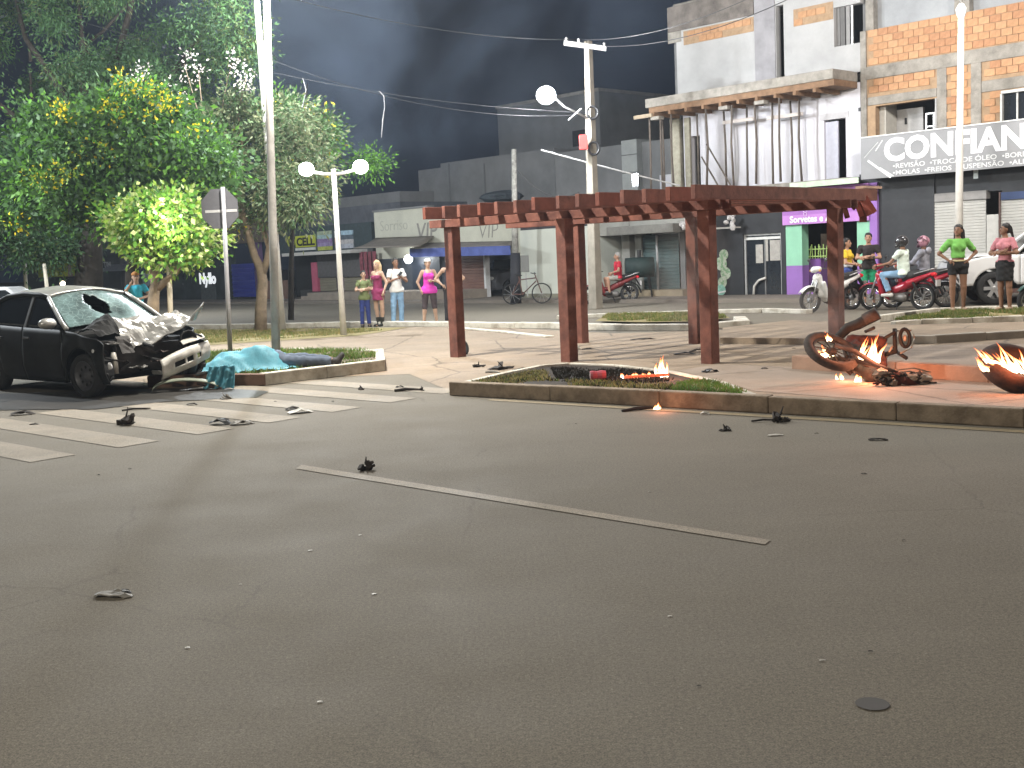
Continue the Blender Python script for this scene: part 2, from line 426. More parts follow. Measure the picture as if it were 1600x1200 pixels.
# tall white lamp post further back
b2 = G(440, 517)
lp = thing('street_lamp', 'tall leaning whitewashed lamp post at the slender tree, behind the grey post', 'street lamp', b2)
tp = PD(398, -40, b2.y - 0.6) - b2
MB().tube([(0,0,0), tuple(tp*0.5), tuple(tp)], [0.115,0.085,0.065], 14).build('post', POLEW, lp, smooth=True)
MB().tube([tuple(tp*0.97), tuple(tp+Vector((0.35,-0.25,0.2))), tuple(tp+Vector((1.1,-0.8,0.3)))], 0.035, 8).build('arm', METALW, lp, smooth=True)
hd = tp + Vector((1.2,-0.9,0.3))
MB().box(-0.32,0.32,-0.14,0.14,-0.05,0.06,at=hd).build('lamp_head', METALW, lp, bevel=0.02)
MB().box(-0.26,0.26,-0.1,0.1,-0.06,-0.052,at=hd).build('lens', LAMPS, lp)
lamp_light('street_light', tuple(hd - Vector((0,0,0.2))), 4600, COOL, 0.15, lp)

# utility pole with floodlight
b3 = G(931, 483)
up = thing('utility_pole', 'concrete utility pole with wooden crossarm and bright floodlight behind the pergola', 'utility pole', b3)
top = PD(919, 64, b3.y) - b3
mb = MB(); k = 7
for i in range(k): pass
mb.tube([tuple(top * (i/k)) for i in range(k+1)], [0.21 - 0.09*(i/k) for i in range(k+1)], 4).build('post', CONC, up, bevel=0.02)
ca = mb = MB().bar(PD(881, 67, b3.y-0.2) - b3, PD(947, 76, b3.y-0.2) - b3, 0.09, 0.12); ca.build('crossarm', mat('grey_timber', (0.33,0.32,0.30), 0.8, 0.2, 5), up)
for px, py in ((885, 62), (904, 64), (944, 70)):
    p = PD(px, py, b3.y-0.2) - b3
    MB().lathe([(0.02,-0.14),(0.05,-0.12),(0.03,-0.08),(0.055,-0.05),(0.03,-0.01),(0.045,0.03),(0.0,0.08)], 10, p).build('insulator', mat('porcelain', (0.5,0.5,0.5), 0.3, 0.1), up, smooth=True)
p = PD(918, 222, b3.y-0.32) - b3
MB().box(-0.13,0.10,-0.1,0.1,-0.2,0.2,at=(p.x-0.1,p.y,p.z)).build('junction_box', mat('red_box', (0.5,0.05,0.045), 0.5), up, bevel=0.01)
for px, py in ((926, 176), (928, 232)):
    p = PD(px, py, b3.y-0.3) - b3
    c = MB().tube([(p.x+0.15*math.cos(a), p.y, p.z+0.17*math.sin(a)) for a in [2*PI*i/16 for i in range(16)]], 0.035, 6, closed=True)
    c.build('cable_loop', BLACK, up, smooth=True)
lh = PD(853, 147, b3.y - 1.0) - b3
MB().tube([tuple(PD(921,186,b3.y)-b3), tuple(lh + Vector((0.5,0.4,-0.3))), tuple(lh+Vector((0.1,0.1,0.05)))], 0.03, 8).build('arm', METALW, up, smooth=True)
MB().lathe([(0.05,0.12),(0.2,0.08),(0.27,0.0),(0.27,-0.03)], 20, lh).build('lamp_head', METALW, up, smooth=True)
MB().ell(tuple(lh - Vector((0,0.06,0.04))), (0.26,0.2,0.24), 16, 10).build('lens', LAMPS, up, smooth=True)
lamp_light('flood_light', tuple(lh - Vector((0,0.06,0.04))), 6000, (0.95,0.97,1.0), 0.28, up)

# slim white lamp post before the shutters
b4 = G(1497, 478)
lp = thing('street_lamp', 'slim white lamp post standing behind the woman in green', 'street lamp', b4)
tp = PD(1502, 6, b4.y) - b4
MB().tube([(0,0,0), tuple(tp*0.35), tuple(tp)], [0.12,0.085,0.062], 14).build('post', POLEW, lp, smooth=True)
MB().lathe([(0.064,-0.32),(0.11,-0.2),(0.115,-0.10),(0.05,0.0)], 16, tp).build('post_cap', POLEW, lp, smooth=True)
MB().tube([tuple(tp), tuple(tp+Vector((-0.2,-0.3,0.5))), tuple(tp+Vector((-1.0,-1.3,0.9)))], 0.035, 8).build('arm', METALW, lp, smooth=True)
hd = tp + Vector((-1.1,-1.45,0.9))
MB().box(-0.32,0.32,-0.14,0.14,-0.05,0.06,at=hd).build('lamp_head', METALW, lp, bevel=0.02)
MB().box(-0.26,0.26,-0.1,0.1,-0.06,-0.052,at=hd).build('lens', LAMPS, lp)
lamp_light('street_light', tuple(hd - Vector((0,0,0.2))), 1500, (1.0,0.97,0.95), 0.15, lp)

# unseen lamp posts added beyond the frame and behind the viewer as fill light
def added_lamp(loc, label, power, col, h=8.0, arm=(-1.2, 0.6)):
    q = thing('street_lamp', label, 'street lamp', loc)  # added fill lamp post, not one of the street's own
    MB().tube([(0,0,0),(0,0,3),(0,0,h)], [0.11,0.09,0.06], 12).build('post', POLEW, q, smooth=True)
    MB().tube([(0,0,h),(arm[0]*0.4,arm[1]*0.4,h+0.3),(arm[0],arm[1],h+0.4)], 0.035, 8).build('arm', METALW, q, smooth=True)
    MB().box(-0.3,0.3,-0.13,0.13,-0.05,0.06,at=(arm[0],arm[1],h+0.4)).build('lamp_head', METALW, q, bevel=0.02)
    MB().box(-0.24,0.24,-0.1,0.1,-0.06,-0.052,at=(arm[0],arm[1],h+0.4)).build('lens', LAMPS, q)
    lamp_light('street_light', (arm[0], arm[1], h+0.2), power, col, 0.2, q)  # fill light of the added lamp post
added_lamp((13.5, 17.5, 0), 'added tall white fill lamp post beyond the right edge of the view', 3500, (1.0,0.93,0.84), 7.5, (-1.2, 1.0))
added_lamp((-8.5, -6.0, 0), 'added tall white fill lamp post on the near pavement behind the viewer', 5600, (1.0,0.92,0.78), 8.0, (1.2, 1.2))
added_lamp((-15.5, 22.5, 0), 'added tall white fill lamp post left of the view beside the big trees', 5200, COOL, 6.5, (1.2, 0.2))

added_lamp((-14.0, 39.5, 0), 'added white fill lamp post hidden behind the tree crowns near the corner shop', 3000, COOL, 5.2, (0.6, 1.2))  # unseen lamp added to brighten the left shops and far road
# ================================================================== ground
def sheet(name, pts, z, m, kind='structure'):
    mb = MB(); mb.add([(p[0], p[1], z) for p in pts], [tuple(range(len(pts)))])
    o = mb.build(name, m); 
    me = o.data
    if me.polygons[0].normal.z < 0: me.flip_normals()
    o['kind'] = kind
    return o
def gp(*px): return [G(x, y) for x, y in px]
sheet('ground', [(-300,-40),(300,-40),(300,500),(-300,500)], -0.02, DIRT)
sheet('road', [(-70,-12),(70,-12),(70,75),(-70,75)], 0.0, ASPH)
sheet('plaza', gp((-200,575),(-200,553),(262,541),(545,523),(620,511),(760,511),(960,521),(1180,514),(1260,508),(1900,486),(1900,690),(1600,664),(705,612),(640,585),(420,592),(260,610)), 0.004, PLAZA)
sheet('path', gp((1180,612),(1600,644),(1900,664),(1900,610),(1560,596),(1240,574),(1120,570),(1060,580)), 0.008, PLAZA2)

def prism_px(name, px, h, m, z0=0.0, inset_top=None):
    pts = gp(*px); mb = MB().prism([(p.x, p.y) for p in pts], z0, h); o = mb.build(name, m); o['kind'] = 'structure'; return o
def kerb(name, px, h, wdt, m, L=1.0, side=1, tops=None):
    """stones along a ground line; the line is the face seen from the camera"""
    pts = gp(*px); root = thing(name, None, None, tuple(pts[0])); root['kind'] = 'structure'
    for a, b in zip(pts[:-1], pts[1:]):
        d = b - a; n = max(1, round(d.length / L)); d2 = d / n; nn = Vector((-d.y, d.x, 0)).normalized() * side
        for i in range(n):
            p = a + d2 * i + d2.normalized() * 0.003; q = a + d2 * (i + 1) - d2.normalized() * 0.003
            p = p - pts[0]; q = q - pts[0]; j = random.uniform(-0.006, 0.006); k2 = nn * random.uniform(-0.006, 0.006)
            vs = [p + k2, q + k2, q + nn * wdt, p + nn * wdt]
            mb = MB().prism([(v.x, v.y) for v in vs], 0.0, h + j)
            mb.build('kerb_stone', m, root, bevel=0.012)
    return root
# near planter and front kerb
kerb('kerb', [(702,618),(860,626.5),(1030,636),(1200,646),(1400,657.5),(1600,669),(1800,681)], 0.165, 0.13, KBROWN, 1.1)
def G15(x, y): return G(x, y, 0.15)
edge = [G15(*p) for p in ((728,598),(790,583),(850,571),(890,568),(960,571),(1040,580),(1120,597),(1172,618))]
planter_front = [G15(*p) for p in ((1160,618),(1000,608),(850,601),(735,598.5))]
mb = MB().prism([(p.x, p.y) for p in edge + planter_front], 0.0, 0.135); o = mb.build('planter_soil', BURNT); o['kind'] = 'structure'
root = thing('kerb', None, None, tuple(G(890, 575))); root['kind'] = 'structure'
for a, b in zip(edge[:-1], edge[1:]):
    a2 = a - root.location; b2 = b - root.location; d = b2 - a2; nn = Vector((-d.y, d.x, 0)).normalized() * 0.09
    MB().prism([(v.x, v.y) for v in (a2, b2, b2 + nn, a2 + nn)], 0, 0.155).build('kerb_stone', KWHITE, root, bevel=0.01)
# island with the lamp post
ISL = [(230,606),(328,603),(415,603),(602,580),(600,560),(470,556),(230,566)]
pi = gp(*ISL); c0 = sum((Vector(p) for p in pi), Vector()) / len(pi)
inner = [c0 + (p - c0) * 0.93 for p in pi]
o = MB().prism([(p.x, p.y) for p in inner], 0.0, 0.14).build('island_soil', DIRT); o['kind'] = 'structure'
kerb('kerb', [(230,606),(328,603),(415,603)], 0.165, 0.13, KRED, 1.0)
kerb('kerb', [(415,603),(602,580)], 0.17, 0.16, KWHITE, 1.0)
kerb('kerb', [(602,580),(600,561)], 0.17, 0.13, KWHITE, 1.0)
kerb('kerb', [(600,561),(470,557),(230,567)], 0.16, 0.12, KWHITE, 1.0, 1)
# lawn strip and far kerbs
LAWN = mat('dry_lawn_soil', (0.16,0.135,0.055), 0.95, 0.35, 1.5, 0.6, 30, col2=(0.25,0.20,0.09))
sheet('lawn', gp((-100,560),(-100,530),(262,516),(440,514),(560,513),(640,512),(560,525),(262,544)), 0.012, LAWN)
kerb('kerb', [(-60,535),(262,515),(440,513),(600,510),(700,511)], 0.12, 0.35, KWHITE, 1.2)
kerb('kerb', [(700,513),(790,521),(852,528)], 0.03, 0.2, KWHITE, 1.2)
kerb('kerb', [(700,512),(860,514),(960,517),(1085,517),(1172,510),(1165,503)], 0.13, 0.25, KWHITE, 1.2)
sheet('road_patch', gp((700,508),(860,506),(950,508),(940,514),(860,512)), 0.006, mat('reddish_paving', (0.26,0.15,0.12), 0.9, 0.2, 2))
sheet('far_lawn', gp((930,508),(1000,510),(1085,509),(1140,503),(1130,497),(1050,494),(950,496)), 0.09, LAWN)
kerb('kerb', [(870,499),(1030,493),(1100,491),(1190,489),(1260,491)], 0.10, 0.2, KWHITE, 1.2)
# right-hand islands
prism_px('raised_paving', [(1125,537),(1300,539),(1462,537),(1620,527),(1900,510),(1900,494),(1600,512),(1430,516),(1240,508),(1130,520)], 0.10, PLAZA)
kerb('kerb', [(1290,539.3),(1462,537.3),(1620,527.3),(1800,517)], 0.125, 0.14, mat('kerb_grey', (0.33,0.30,0.26), 0.9, 0.2, 3, 0.5, 50), 1.0)
kerb('kerb', [(1400,516),(1440,513),(1600,508),(1800,501)], 0.16, 0.16, KWHITE, 1.0)
sheet('right_lawn', [G(x, y, 0.14) for x, y in ((1395,500),(1445,500.5),(1600,495),(1800,488),(1800,478),(1600,483),(1480,486))], 0.145, LAWN)
kerb('kerb', [(1375,504),(1470,491),(1560,488),(1700,484)], 0.13, 0.15, KWHITE, 1.0)
kerb('kerb', [(1237,577),(1300,582),(1400,589),(1545,599),(1720,611)], 0.18, 0.16, mat('kerb_terracotta', (0.30,0.20,0.145), 0.9, 0.22, 3, 0.5, 50), 1.0)
prism_px('raised_paving', [(1245,572),(1300,577),(1400,583),(1545,592.5),(1720,604),(1900,600),(1900,560),(1600,551),(1420,553),(1300,566)], 0.12, PLAZA2)
sheet('dirt_patch', gp((1380,548),(1500,540),(1700,536),(1700,548),(1520,552)), 0.009, mat('sandy_dirt', (0.34,0.24,0.11), 0.95, 0.3, 2, 0.4, 40))

# crossing stripes
E0 = G(47, 723); E0.z = 0; CT = (G(60,646) - G(304,678)).normalized(); CN = (G(516,645) - G(47,723)).normalized()
for k in range(-1, 7):
    a = E0 + CN * (0.84 * k); 
    quad = [a, a + CN * 0.42, a + CN * 0.42 + CT * 3.5, a + CT * 3.5]
    sh = sheet('crossing_stripe', quad, 0.005, STRIPE)
q = [G(x, y) for x, y in ((462,733),(472,727),(1204,845),(1195,852))]
sheet('lane_line', q, 0.005, STRIPE)
p0, p1 = G(760,626), G(1600,677); d = (p1-p0); nn = Vector((-d.y, d.x, 0)).normalized() * 0.12
sheet('edge_line', [p0, p0 + d*1.3, p0 + d*1.3 + nn, p0 + nn], 0.005, YLINE)
q = G(1363,1101)
o = MB().lathe([(0.0,0.004),(0.05,0.004),(0.058,0.0041)], 18).build('road_mark', mat('old_stud_mark', (0.035,0.032,0.028), 0.7), None, (q.x,q.y,0)); o['kind']='structure'
# oily wet dark patch around the car
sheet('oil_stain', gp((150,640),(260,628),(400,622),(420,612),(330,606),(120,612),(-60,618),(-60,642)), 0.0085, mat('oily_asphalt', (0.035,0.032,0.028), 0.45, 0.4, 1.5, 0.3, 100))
# pavement in front of the buildings
def fw(u, depth, z): p = FT*u + FM*(FC+depth); return Vector((p.x, p.y, z))
def fsheet(name, u0, u1, d0, d1, z, h, m):
    o = MB().prism([(fw(u,d,0).x, fw(u,d,0).y) for u, d in ((u0,d0),(u1,d0),(u1,d1),(u0,d1))], z, h).build(name, m); o['kind']='structure'; return o
fsheet('sidewalk', -60, 8, -2.3, 60, 0.0, 0.10, SIDEW)
# ================================================================== buildings along the street front
class Fac:
    def __init__(s, name, label, cat, px, off=0.0):
        s.off = off; s.u0 = FP(px, 470, off)[0]
        p = FT * s.u0 + FM * (FC + off)
        s.root = thing(name, label, cat, (p.x, p.y, 0), FANG)
    def uz(s, x0, x1, yt, yb, d=0.0):
        ym = (yt + yb) / 2; xm = (x0 + x1) / 2; o = s.off + d
        return FP(x0, ym, o)[0] - s.u0, FP(x1, ym, o)[0] - s.u0, FP(xm, yb, o)[1], FP(xm, yt, o)[1]
    def box(s, part, m, x0, x1, yt, yb, d0=0.0, d1=0.2, z0=None, z1=None, bevel=0.0, parent=None):
        a, b, c, d = s.uz(x0, x1, yt, yb, d0)
        if z0 is not None: c = z0
        if z1 is not None: d = z1
        return MB().box(a, b, d0, d1, c, d).build(part, m, parent or s.root, bevel=bevel)
    def wall(s, part, m, x0, x1, yt, yb, holes=(), d0=0.0, d1=0.25, z0=None, z1=None):
        a, b, c, d = s.uz(x0, x1, yt, yb, d0)
        if z0 is not None: c = z0
        if z1 is not None: d = z1
        hs = []
        for h in holes:
            q = list(s.uz(*h[:4], d0))
            if len(h) > 4 and h[4] is not None: q[2] = h[4]
            hs.append((max(a, q[0]), min(b, q[1]), max(c, q[2]), min(d, q[3])))
        us = sorted({a, b} | {q[i] for q in hs for i in (0, 1)}); zs = sorted({c, d} | {q[i] for q in hs for i in (2, 3)})
        mb = MB()
        for i in range(len(us) - 1):
            run = None
            for j in range(len(zs) - 1):
                cu, cz = (us[i] + us[i+1]) / 2, (zs[j] + zs[j+1]) / 2
                hole = any(q[0] < cu < q[1] and q[2] < cz < q[3] for q in hs)
                if not hole: run = (run[0], zs[j+1]) if run else (zs[j], zs[j+1])
                if run and (hole or j == len(zs) - 2):
                    mb.box(us[i], us[i+1], d0, d1, run[0], run[1]); run = None
        bm_o = mb.build(part, m, s.root)
        return bm_o, hs

PLASTER = mat('grey_plaster', (0.38,0.375,0.37), 0.9, 0.13, 1.1, 0.4, 12)
WHITEP = mat('white_plaster', (0.55,0.54,0.575), 0.9, 0.07, 1.2, 0.3, 12)
CREAM = mat('cream_plaster', (0.52,0.51,0.42), 0.9, 0.12, 0.9, 0.3, 12)
ROUGHC = mat('rough_concrete', (0.26,0.24,0.21), 0.95, 0.35, 3.0, 0.8, 22)
GREYW = mat('weathered_grey_wall', (0.17,0.17,0.17), 0.95, 0.22, 0.7, 0.4, 10)
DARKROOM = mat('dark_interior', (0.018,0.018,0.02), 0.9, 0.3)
BLACKP = mat('black_painted_wall', (0.022,0.023,0.026), 0.6, 0.35, 2.0)
BR = [mat('brick_a', (0.42,0.23,0.12), 0.9, 0.16, 9, 0.5, 60), mat('brick_b', (0.46,0.26,0.14), 0.9, 0.14, 9, 0.5, 60), mat('brick_c', (0.37,0.19,0.10), 0.9, 0.2, 9, 0.5, 60)]
MORTAR = mat('mortar', (0.34,0.23,0.14), 0.95, 0.2, 6, 0.5, 40)
GLASS = mat('dark_glass', (0.02,0.024,0.03), 0.08, 0.1, spec=0.8)
ALU = mat('aluminium', (0.55,0.55,0.54), 0.4, 0.08, metal=0.5)
_bricks = [MB().box(0, 0.275, 0, 0.03, 0, 0.172).mesh('brick', b) for b in BR]
def bricks(fac, u0, u1, z0, z1, holes, d, limit=290, edge=None):
    n = 0; r = 0; z = z0
    while z + 0.172 <= z1 and n < limit:
        off = (r % 2) * 0.145; u = u0 - off
        while u < u1 and n < limit:
            a, b = u + 0.0, u + 0.275
            cu = (a + b) / 2
            if a >= u0 - 0.001 and b <= u1 + 0.001 and not any(h[0] - 0.1 < cu < h[1] + 0.1 and h[2] - 0.06 < z + 0.09 < h[3] + 0.06 for h in holes) and (edge is None or edge(cu, z)):
                o = place('brick', random.choice(_bricks), fac.root, (a, d + random.uniform(-0.004, 0.004), z)); n += 1
            u += 0.29
        z += 0.187; r += 1
    return n
def shutter_mesh(fac, x0, x1, yt, yb, d, m, z0=None, pitch=0.075, part='roll_shutter'):
    a, b, c, e = fac.uz(x0, x1, yt, yb, d)
    if z0 is not None: c = z0
    n = max(2, int((e - c) / pitch)); mb = MB(); vs = []; fs = []
    prof = []
    for i in range(n):
        z = c + (e - c) * i / n; h = (e - c) / n
        prof += [(z, 0.0), (z + h*0.12, -0.018), (z + h*0.75, -0.022), (z + h*0.95, 0.0)]
    prof.append((e, 0))
    for z, y in prof: vs += [(a, d + y, z), (b, d + y, z)]
    for i in range(len(prof) - 1): fs.append((2*i, 2*i+1, 2*i+3, 2*i+2))
    mb.add(vs, fs); return mb.build(part, m, fac.root, recalc=False)

# ------------------------------------------------------------ brick building with the big sign
A = Fac('brick_building', 'unfinished orange brick building over the long grey workshop sign', 'building', 1345)
U0, U1 = 0.0, FP(1760, 400)[0] - A.u0
za = A.uz(1345, 1600, 200, 270)[3]; zs0 = A.uz(1345, 1600, 200, 270)[2]
zt_ = A.uz(1350, 1600, 25, 85)[3]; zb_ = A.uz(1350, 1600, 25, 85)[2]
zbm = A.uz(1350, 1600, 85, 106)[2]
win1 = A.uz(1368, 1461, 160, 212); win2 = A.uz(1566, 1650, 139, 190)
o, hs = A.wall('upper_wall', MORTAR, 1345, 1760, 25, 260, holes=[(1368,1461,160,212),(1566,1650,139,190)], z0=zs0, z1=zt_, d0=0.03, d1=0.25)
# concrete frame standing proud of the bricks
cols = []
def colbox(fac, x0, x1, yt, yb, m=ROUGHC, pr=-0.012, name='column', z0=None, z1=None):
    q = list(fac.uz(x0, x1, yt, yb, 0)); 
    if z0 is not None: q[2] = z0
    if z1 is not None: q[3] = z1
    MB().box(q[0], q[1], pr, 0.2, q[2], q[3]).build(name, m, fac.root, bevel=0.01); cols.append(tuple(q)); return q
colbox(A, 1345, 1354, 60, 260, z0=zs0, z1=zt_)
colbox(A, 1464, 1479, 104, 200, z0=za-0.1, z1=zbm)
colbox(A, 1517, 1533, 95, 190, z0=za-0.1, z1=zbm)
q = (0.2, U1, zbm, zb_); MB().box(q[0], q[1], -0.008, 0.2, q[2], q[3]).build('ring_beam', ROUGHC, A.root, bevel=0.01); cols.append(q)
q = A.uz(1355, 1464, 145, 158); MB().box(q[0]+0.01, q[1]-0.01, -0.006, 0.2, q[2], q[3]).build('lintel', ROUGHC, A.root, bevel=0.01); cols.append(q)
q = A.uz(1533, 1660, 118, 136); MB().box(q[0]+0.01, q[1]-0.01, -0.006, 0.2, q[2], q[3]).build('lintel', ROUGHC, A.root, bevel=0.01); cols.append(q)
q = A.uz(1453, 1464, 150, 205); MB().box(win1[1], q[1]-0.01, -0.005, 0.2, za-0.1, win1[3]).build('window_jamb', PLASTER, A.root); cols.append((win1[1], q[1], za, win1[3]))
bricks(A, 0.17, A.uz(1560,1640,100,120)[1], za - 0.15, zt_, hs + cols, 0.0)
# set-back top storey
MB().box(0.15, U1, 0.35, 0.6, zt_ - 0.1, zt_ + 3.2).build('top_storey_wall', mat('grey_blue_render', (0.30,0.31,0.32), 0.9, 0.15, 1.2, 0.3, 12), A.root)
MB().box(0.18, 0.42, 0.1, 0.34, zt_ + 0.01, zt_ + 3.2).build('column', ROUGHC, A.root, bevel=0.01)
MB().box(A.uz(1488,1500,10,30)[0], A.uz(1488,1512,10,30)[1], 0.1, 0.34, zt_ + 0.01, zt_ + 3.2).build('column', ROUGHC, A.root, bevel=0.01)
MB().box(0, U1, 0.255, 8, zs0 + 0.2, zs0 + 0.4).build('floor_slab', ROUGHC, A.root)
MB().box(0, U1, 0.255, 8, zbm, zbm + 0.2).build('floor_slab', ROUGHC, A.root)
MB().box(0, U1, 4.0, 4.2, 0, zt_).build('inner_wall', mat('inner_plaster', (0.22,0.21,0.20), 0.9), A.root)
MB().box(0.02, 0.2, 0.26, 8, 0, zt_ + 3.2).build('side_wall', GREYW, A.root)
# things seen in the first window
q = A.uz(1366, 1390, 165, 210, 0.5); MB().box(q[0], q[1], 0.3, 0.9, zs0 + 0.41, q[3]).build('partition', mat('plaster_pale', (0.5,0.48,0.43), 0.9), A.root)
q = A.uz(1391, 1441, 170, 208, 0.9); MB().box(q[0], q[1], 0.95, 1.05, zs0 + 0.41, q[3]).build('door_leaf', mat('door_grey', (0.42,0.41,0.40), 0.8), A.root)
q = A.uz(1413, 1416, 184, 194, 0.9); MB().box(q[0], q[1], 0.92, 0.95, q[2], q[3]).build('handle', BLACK, A.root)
q = A.uz(1446, 1460, 176, 202, 0.4); 
mb = MB(); mb.box(q[0], q[0]+0.04, 0.4, 0.44, za-0.3, q[3]); mb.box(q[1]-0.04, q[1], 0.4, 0.44, za-0.3, q[3]); mb.box(q[0]+0.04, q[1]-0.04, 0.4, 0.44, q[3]-0.04, q[3]); mb.box(q[0]+0.04, q[1]-0.04, 0.4, 0.44, za+0.1, za+0.14); mb.build('inner_frame', ALU, A.root)
q = win2; MB().box(q[0], q[1], 0.1, 0.12, q[2], q[3]).build('window', GLASS, A.root)
mb = MB(); mb.box(q[0]-0.03, q[1], -0.02, 0.13, q[3]-0.03, q[3]+0.04); mb.box(q[0]-0.05, q[0]+0.0, -0.015, 0.09, q[2]-0.05, q[3]-0.035); mb.box(q[0]+0.33, q[0]+0.37, 0.05, 0.09, q[2], q[3]-0.035); mb.box(q[0]+0.001, q[1], -0.02, 0.09, q[2]-0.06, q[2]-0.005)
mb.build('window_frame', mat('white_frame', (0.62,0.62,0.6), 0.6), A.root)
# ground floor
g0 = A.uz(1375, 1459, 280, 440); s1 = A.uz(1460, 1541, 302, 440); p1_ = A.uz(1541, 1560, 335, 440); s2 = A.uz(1564, 1680, 300, 440)
MB().box(0.0, s1[0], 0.0, 0.25, 0, zs0 + 0.15).build('black_wall', BLACKP, A.root)
MB().box(s1[0], s2[0], 0.05, 0.25, s1[3], zs0 + 0.15).build('black_wall', BLACKP, A.root)
MB().box(s2[0], U1, 0.05, 0.25, s2[3], zs0 + 0.15).build('black_wall', BLACKP, A.root)
ROLL1 = mat('shutter_steel', (0.44,0.43,0.40), 0.6, 0.1, 2.0)
shutter_mesh(A, 1460, 1541, 313, 440, 0.03, ROLL1, z0=0.1)
A.box('shutter_box', mat('shutter_box_grey', (0.24,0.23,0.22), 0.7), 1460, 1541, 300, 313, -0.05, 0.2)
A.box('panel', mat('panel_grey', (0.46,0.45,0.42), 0.8), 1541.5, 1560, 335, 440, 0.0, 0.04, z0=0.1)
A.box('post', mat('brown_post', (0.10,0.06,0.05), 0.7), 1560.5, 1563, 300, 440, -0.02, 0.2, z0=0.1)
shutter_mesh(A, 1564, 1700, 308, 440, 0.03, ROLL1, z0=0.1)
A.box('shutter_box', mat('shutter_box_blue', (0.03,0.05,0.12), 0.7), 1564, 1700, 296, 308, -0.05, 0.2)
A.box('reddish_base', mat('reddish_base', (0.16,0.08,0.06), 0.9), 1460, 1700, 440, 452, -0.06, -0.01, z0=0.09)
# the long sign
sg = MB(); 
qa = A.uz(1345, 1472, 216, 280, -0.7); zA1 = FP(1345, 216.5, -0.7)[1]; zA0 = FP(1345, 279, -0.7)[1]
zB1 = FP(1600, 187, -0.7)[1]; zB0 = FP(1600, 261, -0.7)[1]
sz1, sz0 = (zA1 + zB1) / 2, (zA0 + zB0) / 2
su0 = FP(1345, 245, -0.7)[0] - A.u0; su1 = su0 + 9.6
SIGNM = mat('sign_vinyl', (0.23,0.23,0.235), 0.5, 0.10, 1.6)
sgo = sg.box(su0, su1, -0.7, -0.62, sz0, sz1).build('sign', SIGNM, A.root)
MB().box(su0 - 0.02, su1, -0.72, -0.60, sz1 + 0.002, sz1 + 0.03).build('sign_edge', mat('sign_edge', (0.7,0.7,0.68), 0.5), A.root)
MB().box(su0 - 0.02, su1, -0.6, 0.0, sz0 + 0.05, sz0 + 0.12).build('sign_bracket', DARKM, A.root)
TXW = mat('letter_white', (0.75,0.75,0.76), 0.5, 0.04)
TXG = mat('letter_grey', (0.60,0.60,0.60), 0.5, 0.05)
hh = sz1 - sz0
cu0 = FP(1381, 245, -0.7)[0] - A.u0
txt = text_obj('lettering', 'CONFIANÇA', hh * 0.74, TXW, A.root, (cu0, -0.706, sz0 + hh * 0.40), offs=0.03, sx=1.03, ext=0.004)
for t_, k_ in (('•REVISÃO  •TROCA DE ÓLEO  •BORRACHARIA', 0.205), ('•MOLAS  •FREIOS  •SUSPENSÃO  •ALINHAMENTO', 0.045)):
    stl = text_obj('small_lettering', t_, hh * 0.155, TXG, A.root, (cu0 + 0.25, -0.705, sz0 + hh * k_), offs=0.002, sx=1.25, ext=0.003)
    stl['kind'] = 'stuff'
def stroke(fac, pts, w, d, m, name):
    P = [(FP(x, y, d)[0] - fac.u0, FP(x, y, d)[1]) for x, y in pts]
    mb = MB()
    for a, b in zip(P[:-1], P[1:]): mb.bar((a[0], d, a[1]), (b[0], d, b[1]), w, 0.008, up=(0, 1, 0))
    return mb.build(name, m, fac.root)
stroke(A, [(1356,251),(1392,277)], 0.055, -0.706, TXW, 'logo_stroke'); stroke(A, [(1375,262),(1396,275)], 0.03, -0.708, TXG, 'logo_stroke')
stroke(A, [(1379,219),(1368,236)], 0.03, -0.706, TXG, 'logo_stroke'); stroke(A, [(1372,222),(1350,247)], 0.015, -0.706, TXG, 'logo_stroke')
A.box('hanging_label', mat('hanging_label', (0.5,0.55,0.55), 0.7), 1521, 1528, 264, 279, -0.3, -0.28)

# ------------------------------------------------------------ grey building under construction
B = Fac('plastered_building', 'unfinished grey plastered building propped under its projecting slab', 'building', 1057)
bu1 = A.u0 - B.u0 - 0.02
zsl1 = (FP(1057, 152)[1] + FP(1340, 119)[1]) / 2; zsl0 = zsl1 - 0.42
ztop = FP(1115, 5)[1] + 0.15
wl = B.uz(1303, 1345, 8, 70); gap = B.uz(1213, 1225, 10, 128)
o, hs = B.wall('third_floor_wall', PLASTER, 1057, 1345, 0, 150, holes=[(1213,1225,8,140,zsl1),(1303,1345,8,70)], z0=zsl1, z1=ztop, d0=0.0)
c_ = B.uz(1180, 1212, 20, 130); MB().box(c_[0], c_[1], -0.03, 0.2, zsl1, ztop).build('column', mat('column_grey', (0.27,0.26,0.27), 0.9, 0.2, 2), B.root, bevel=0.01)
c2_ = B.uz(1057, 1215, 5, 34); MB().box(-0.02, c2_[0]+0.16, -0.02, 0.0-0.001, c2_[2]-0.3, ztop).build('corner_concrete', ROUGHC, B.root)
MB().box(0.0, c_[0]-0.01, -0.05, -0.002, B.uz(1057,1180,10,36)[2], ztop + 0.02).build('top_beam', mat('dirty_concrete', (0.16,0.14,0.125), 0.95, 0.4, 2.5, 0.8, 22), B.root, bevel=0.01)
MB().box(c_[1]+0.01, bu1, -0.05, -0.002, ztop - 0.3, ztop + 0.02).build('top_beam', ROUGHC, B.root, bevel=0.01)
q = B.uz(1068, 1178, 37, 60); MB().box(q[0], q[1], -0.012, -0.002, q[2], q[3]-0.01).build('mortar_patch', MORTAR, B.root); 
ed = lambda u, z: z > q[2] + 0.03 + 0.12 * math.sin(u * 3.1)
bricks(B, q[0]+0.02, q[1]-0.02, q[2] + 0.02, q[3], [], -0.03, 40, ed)
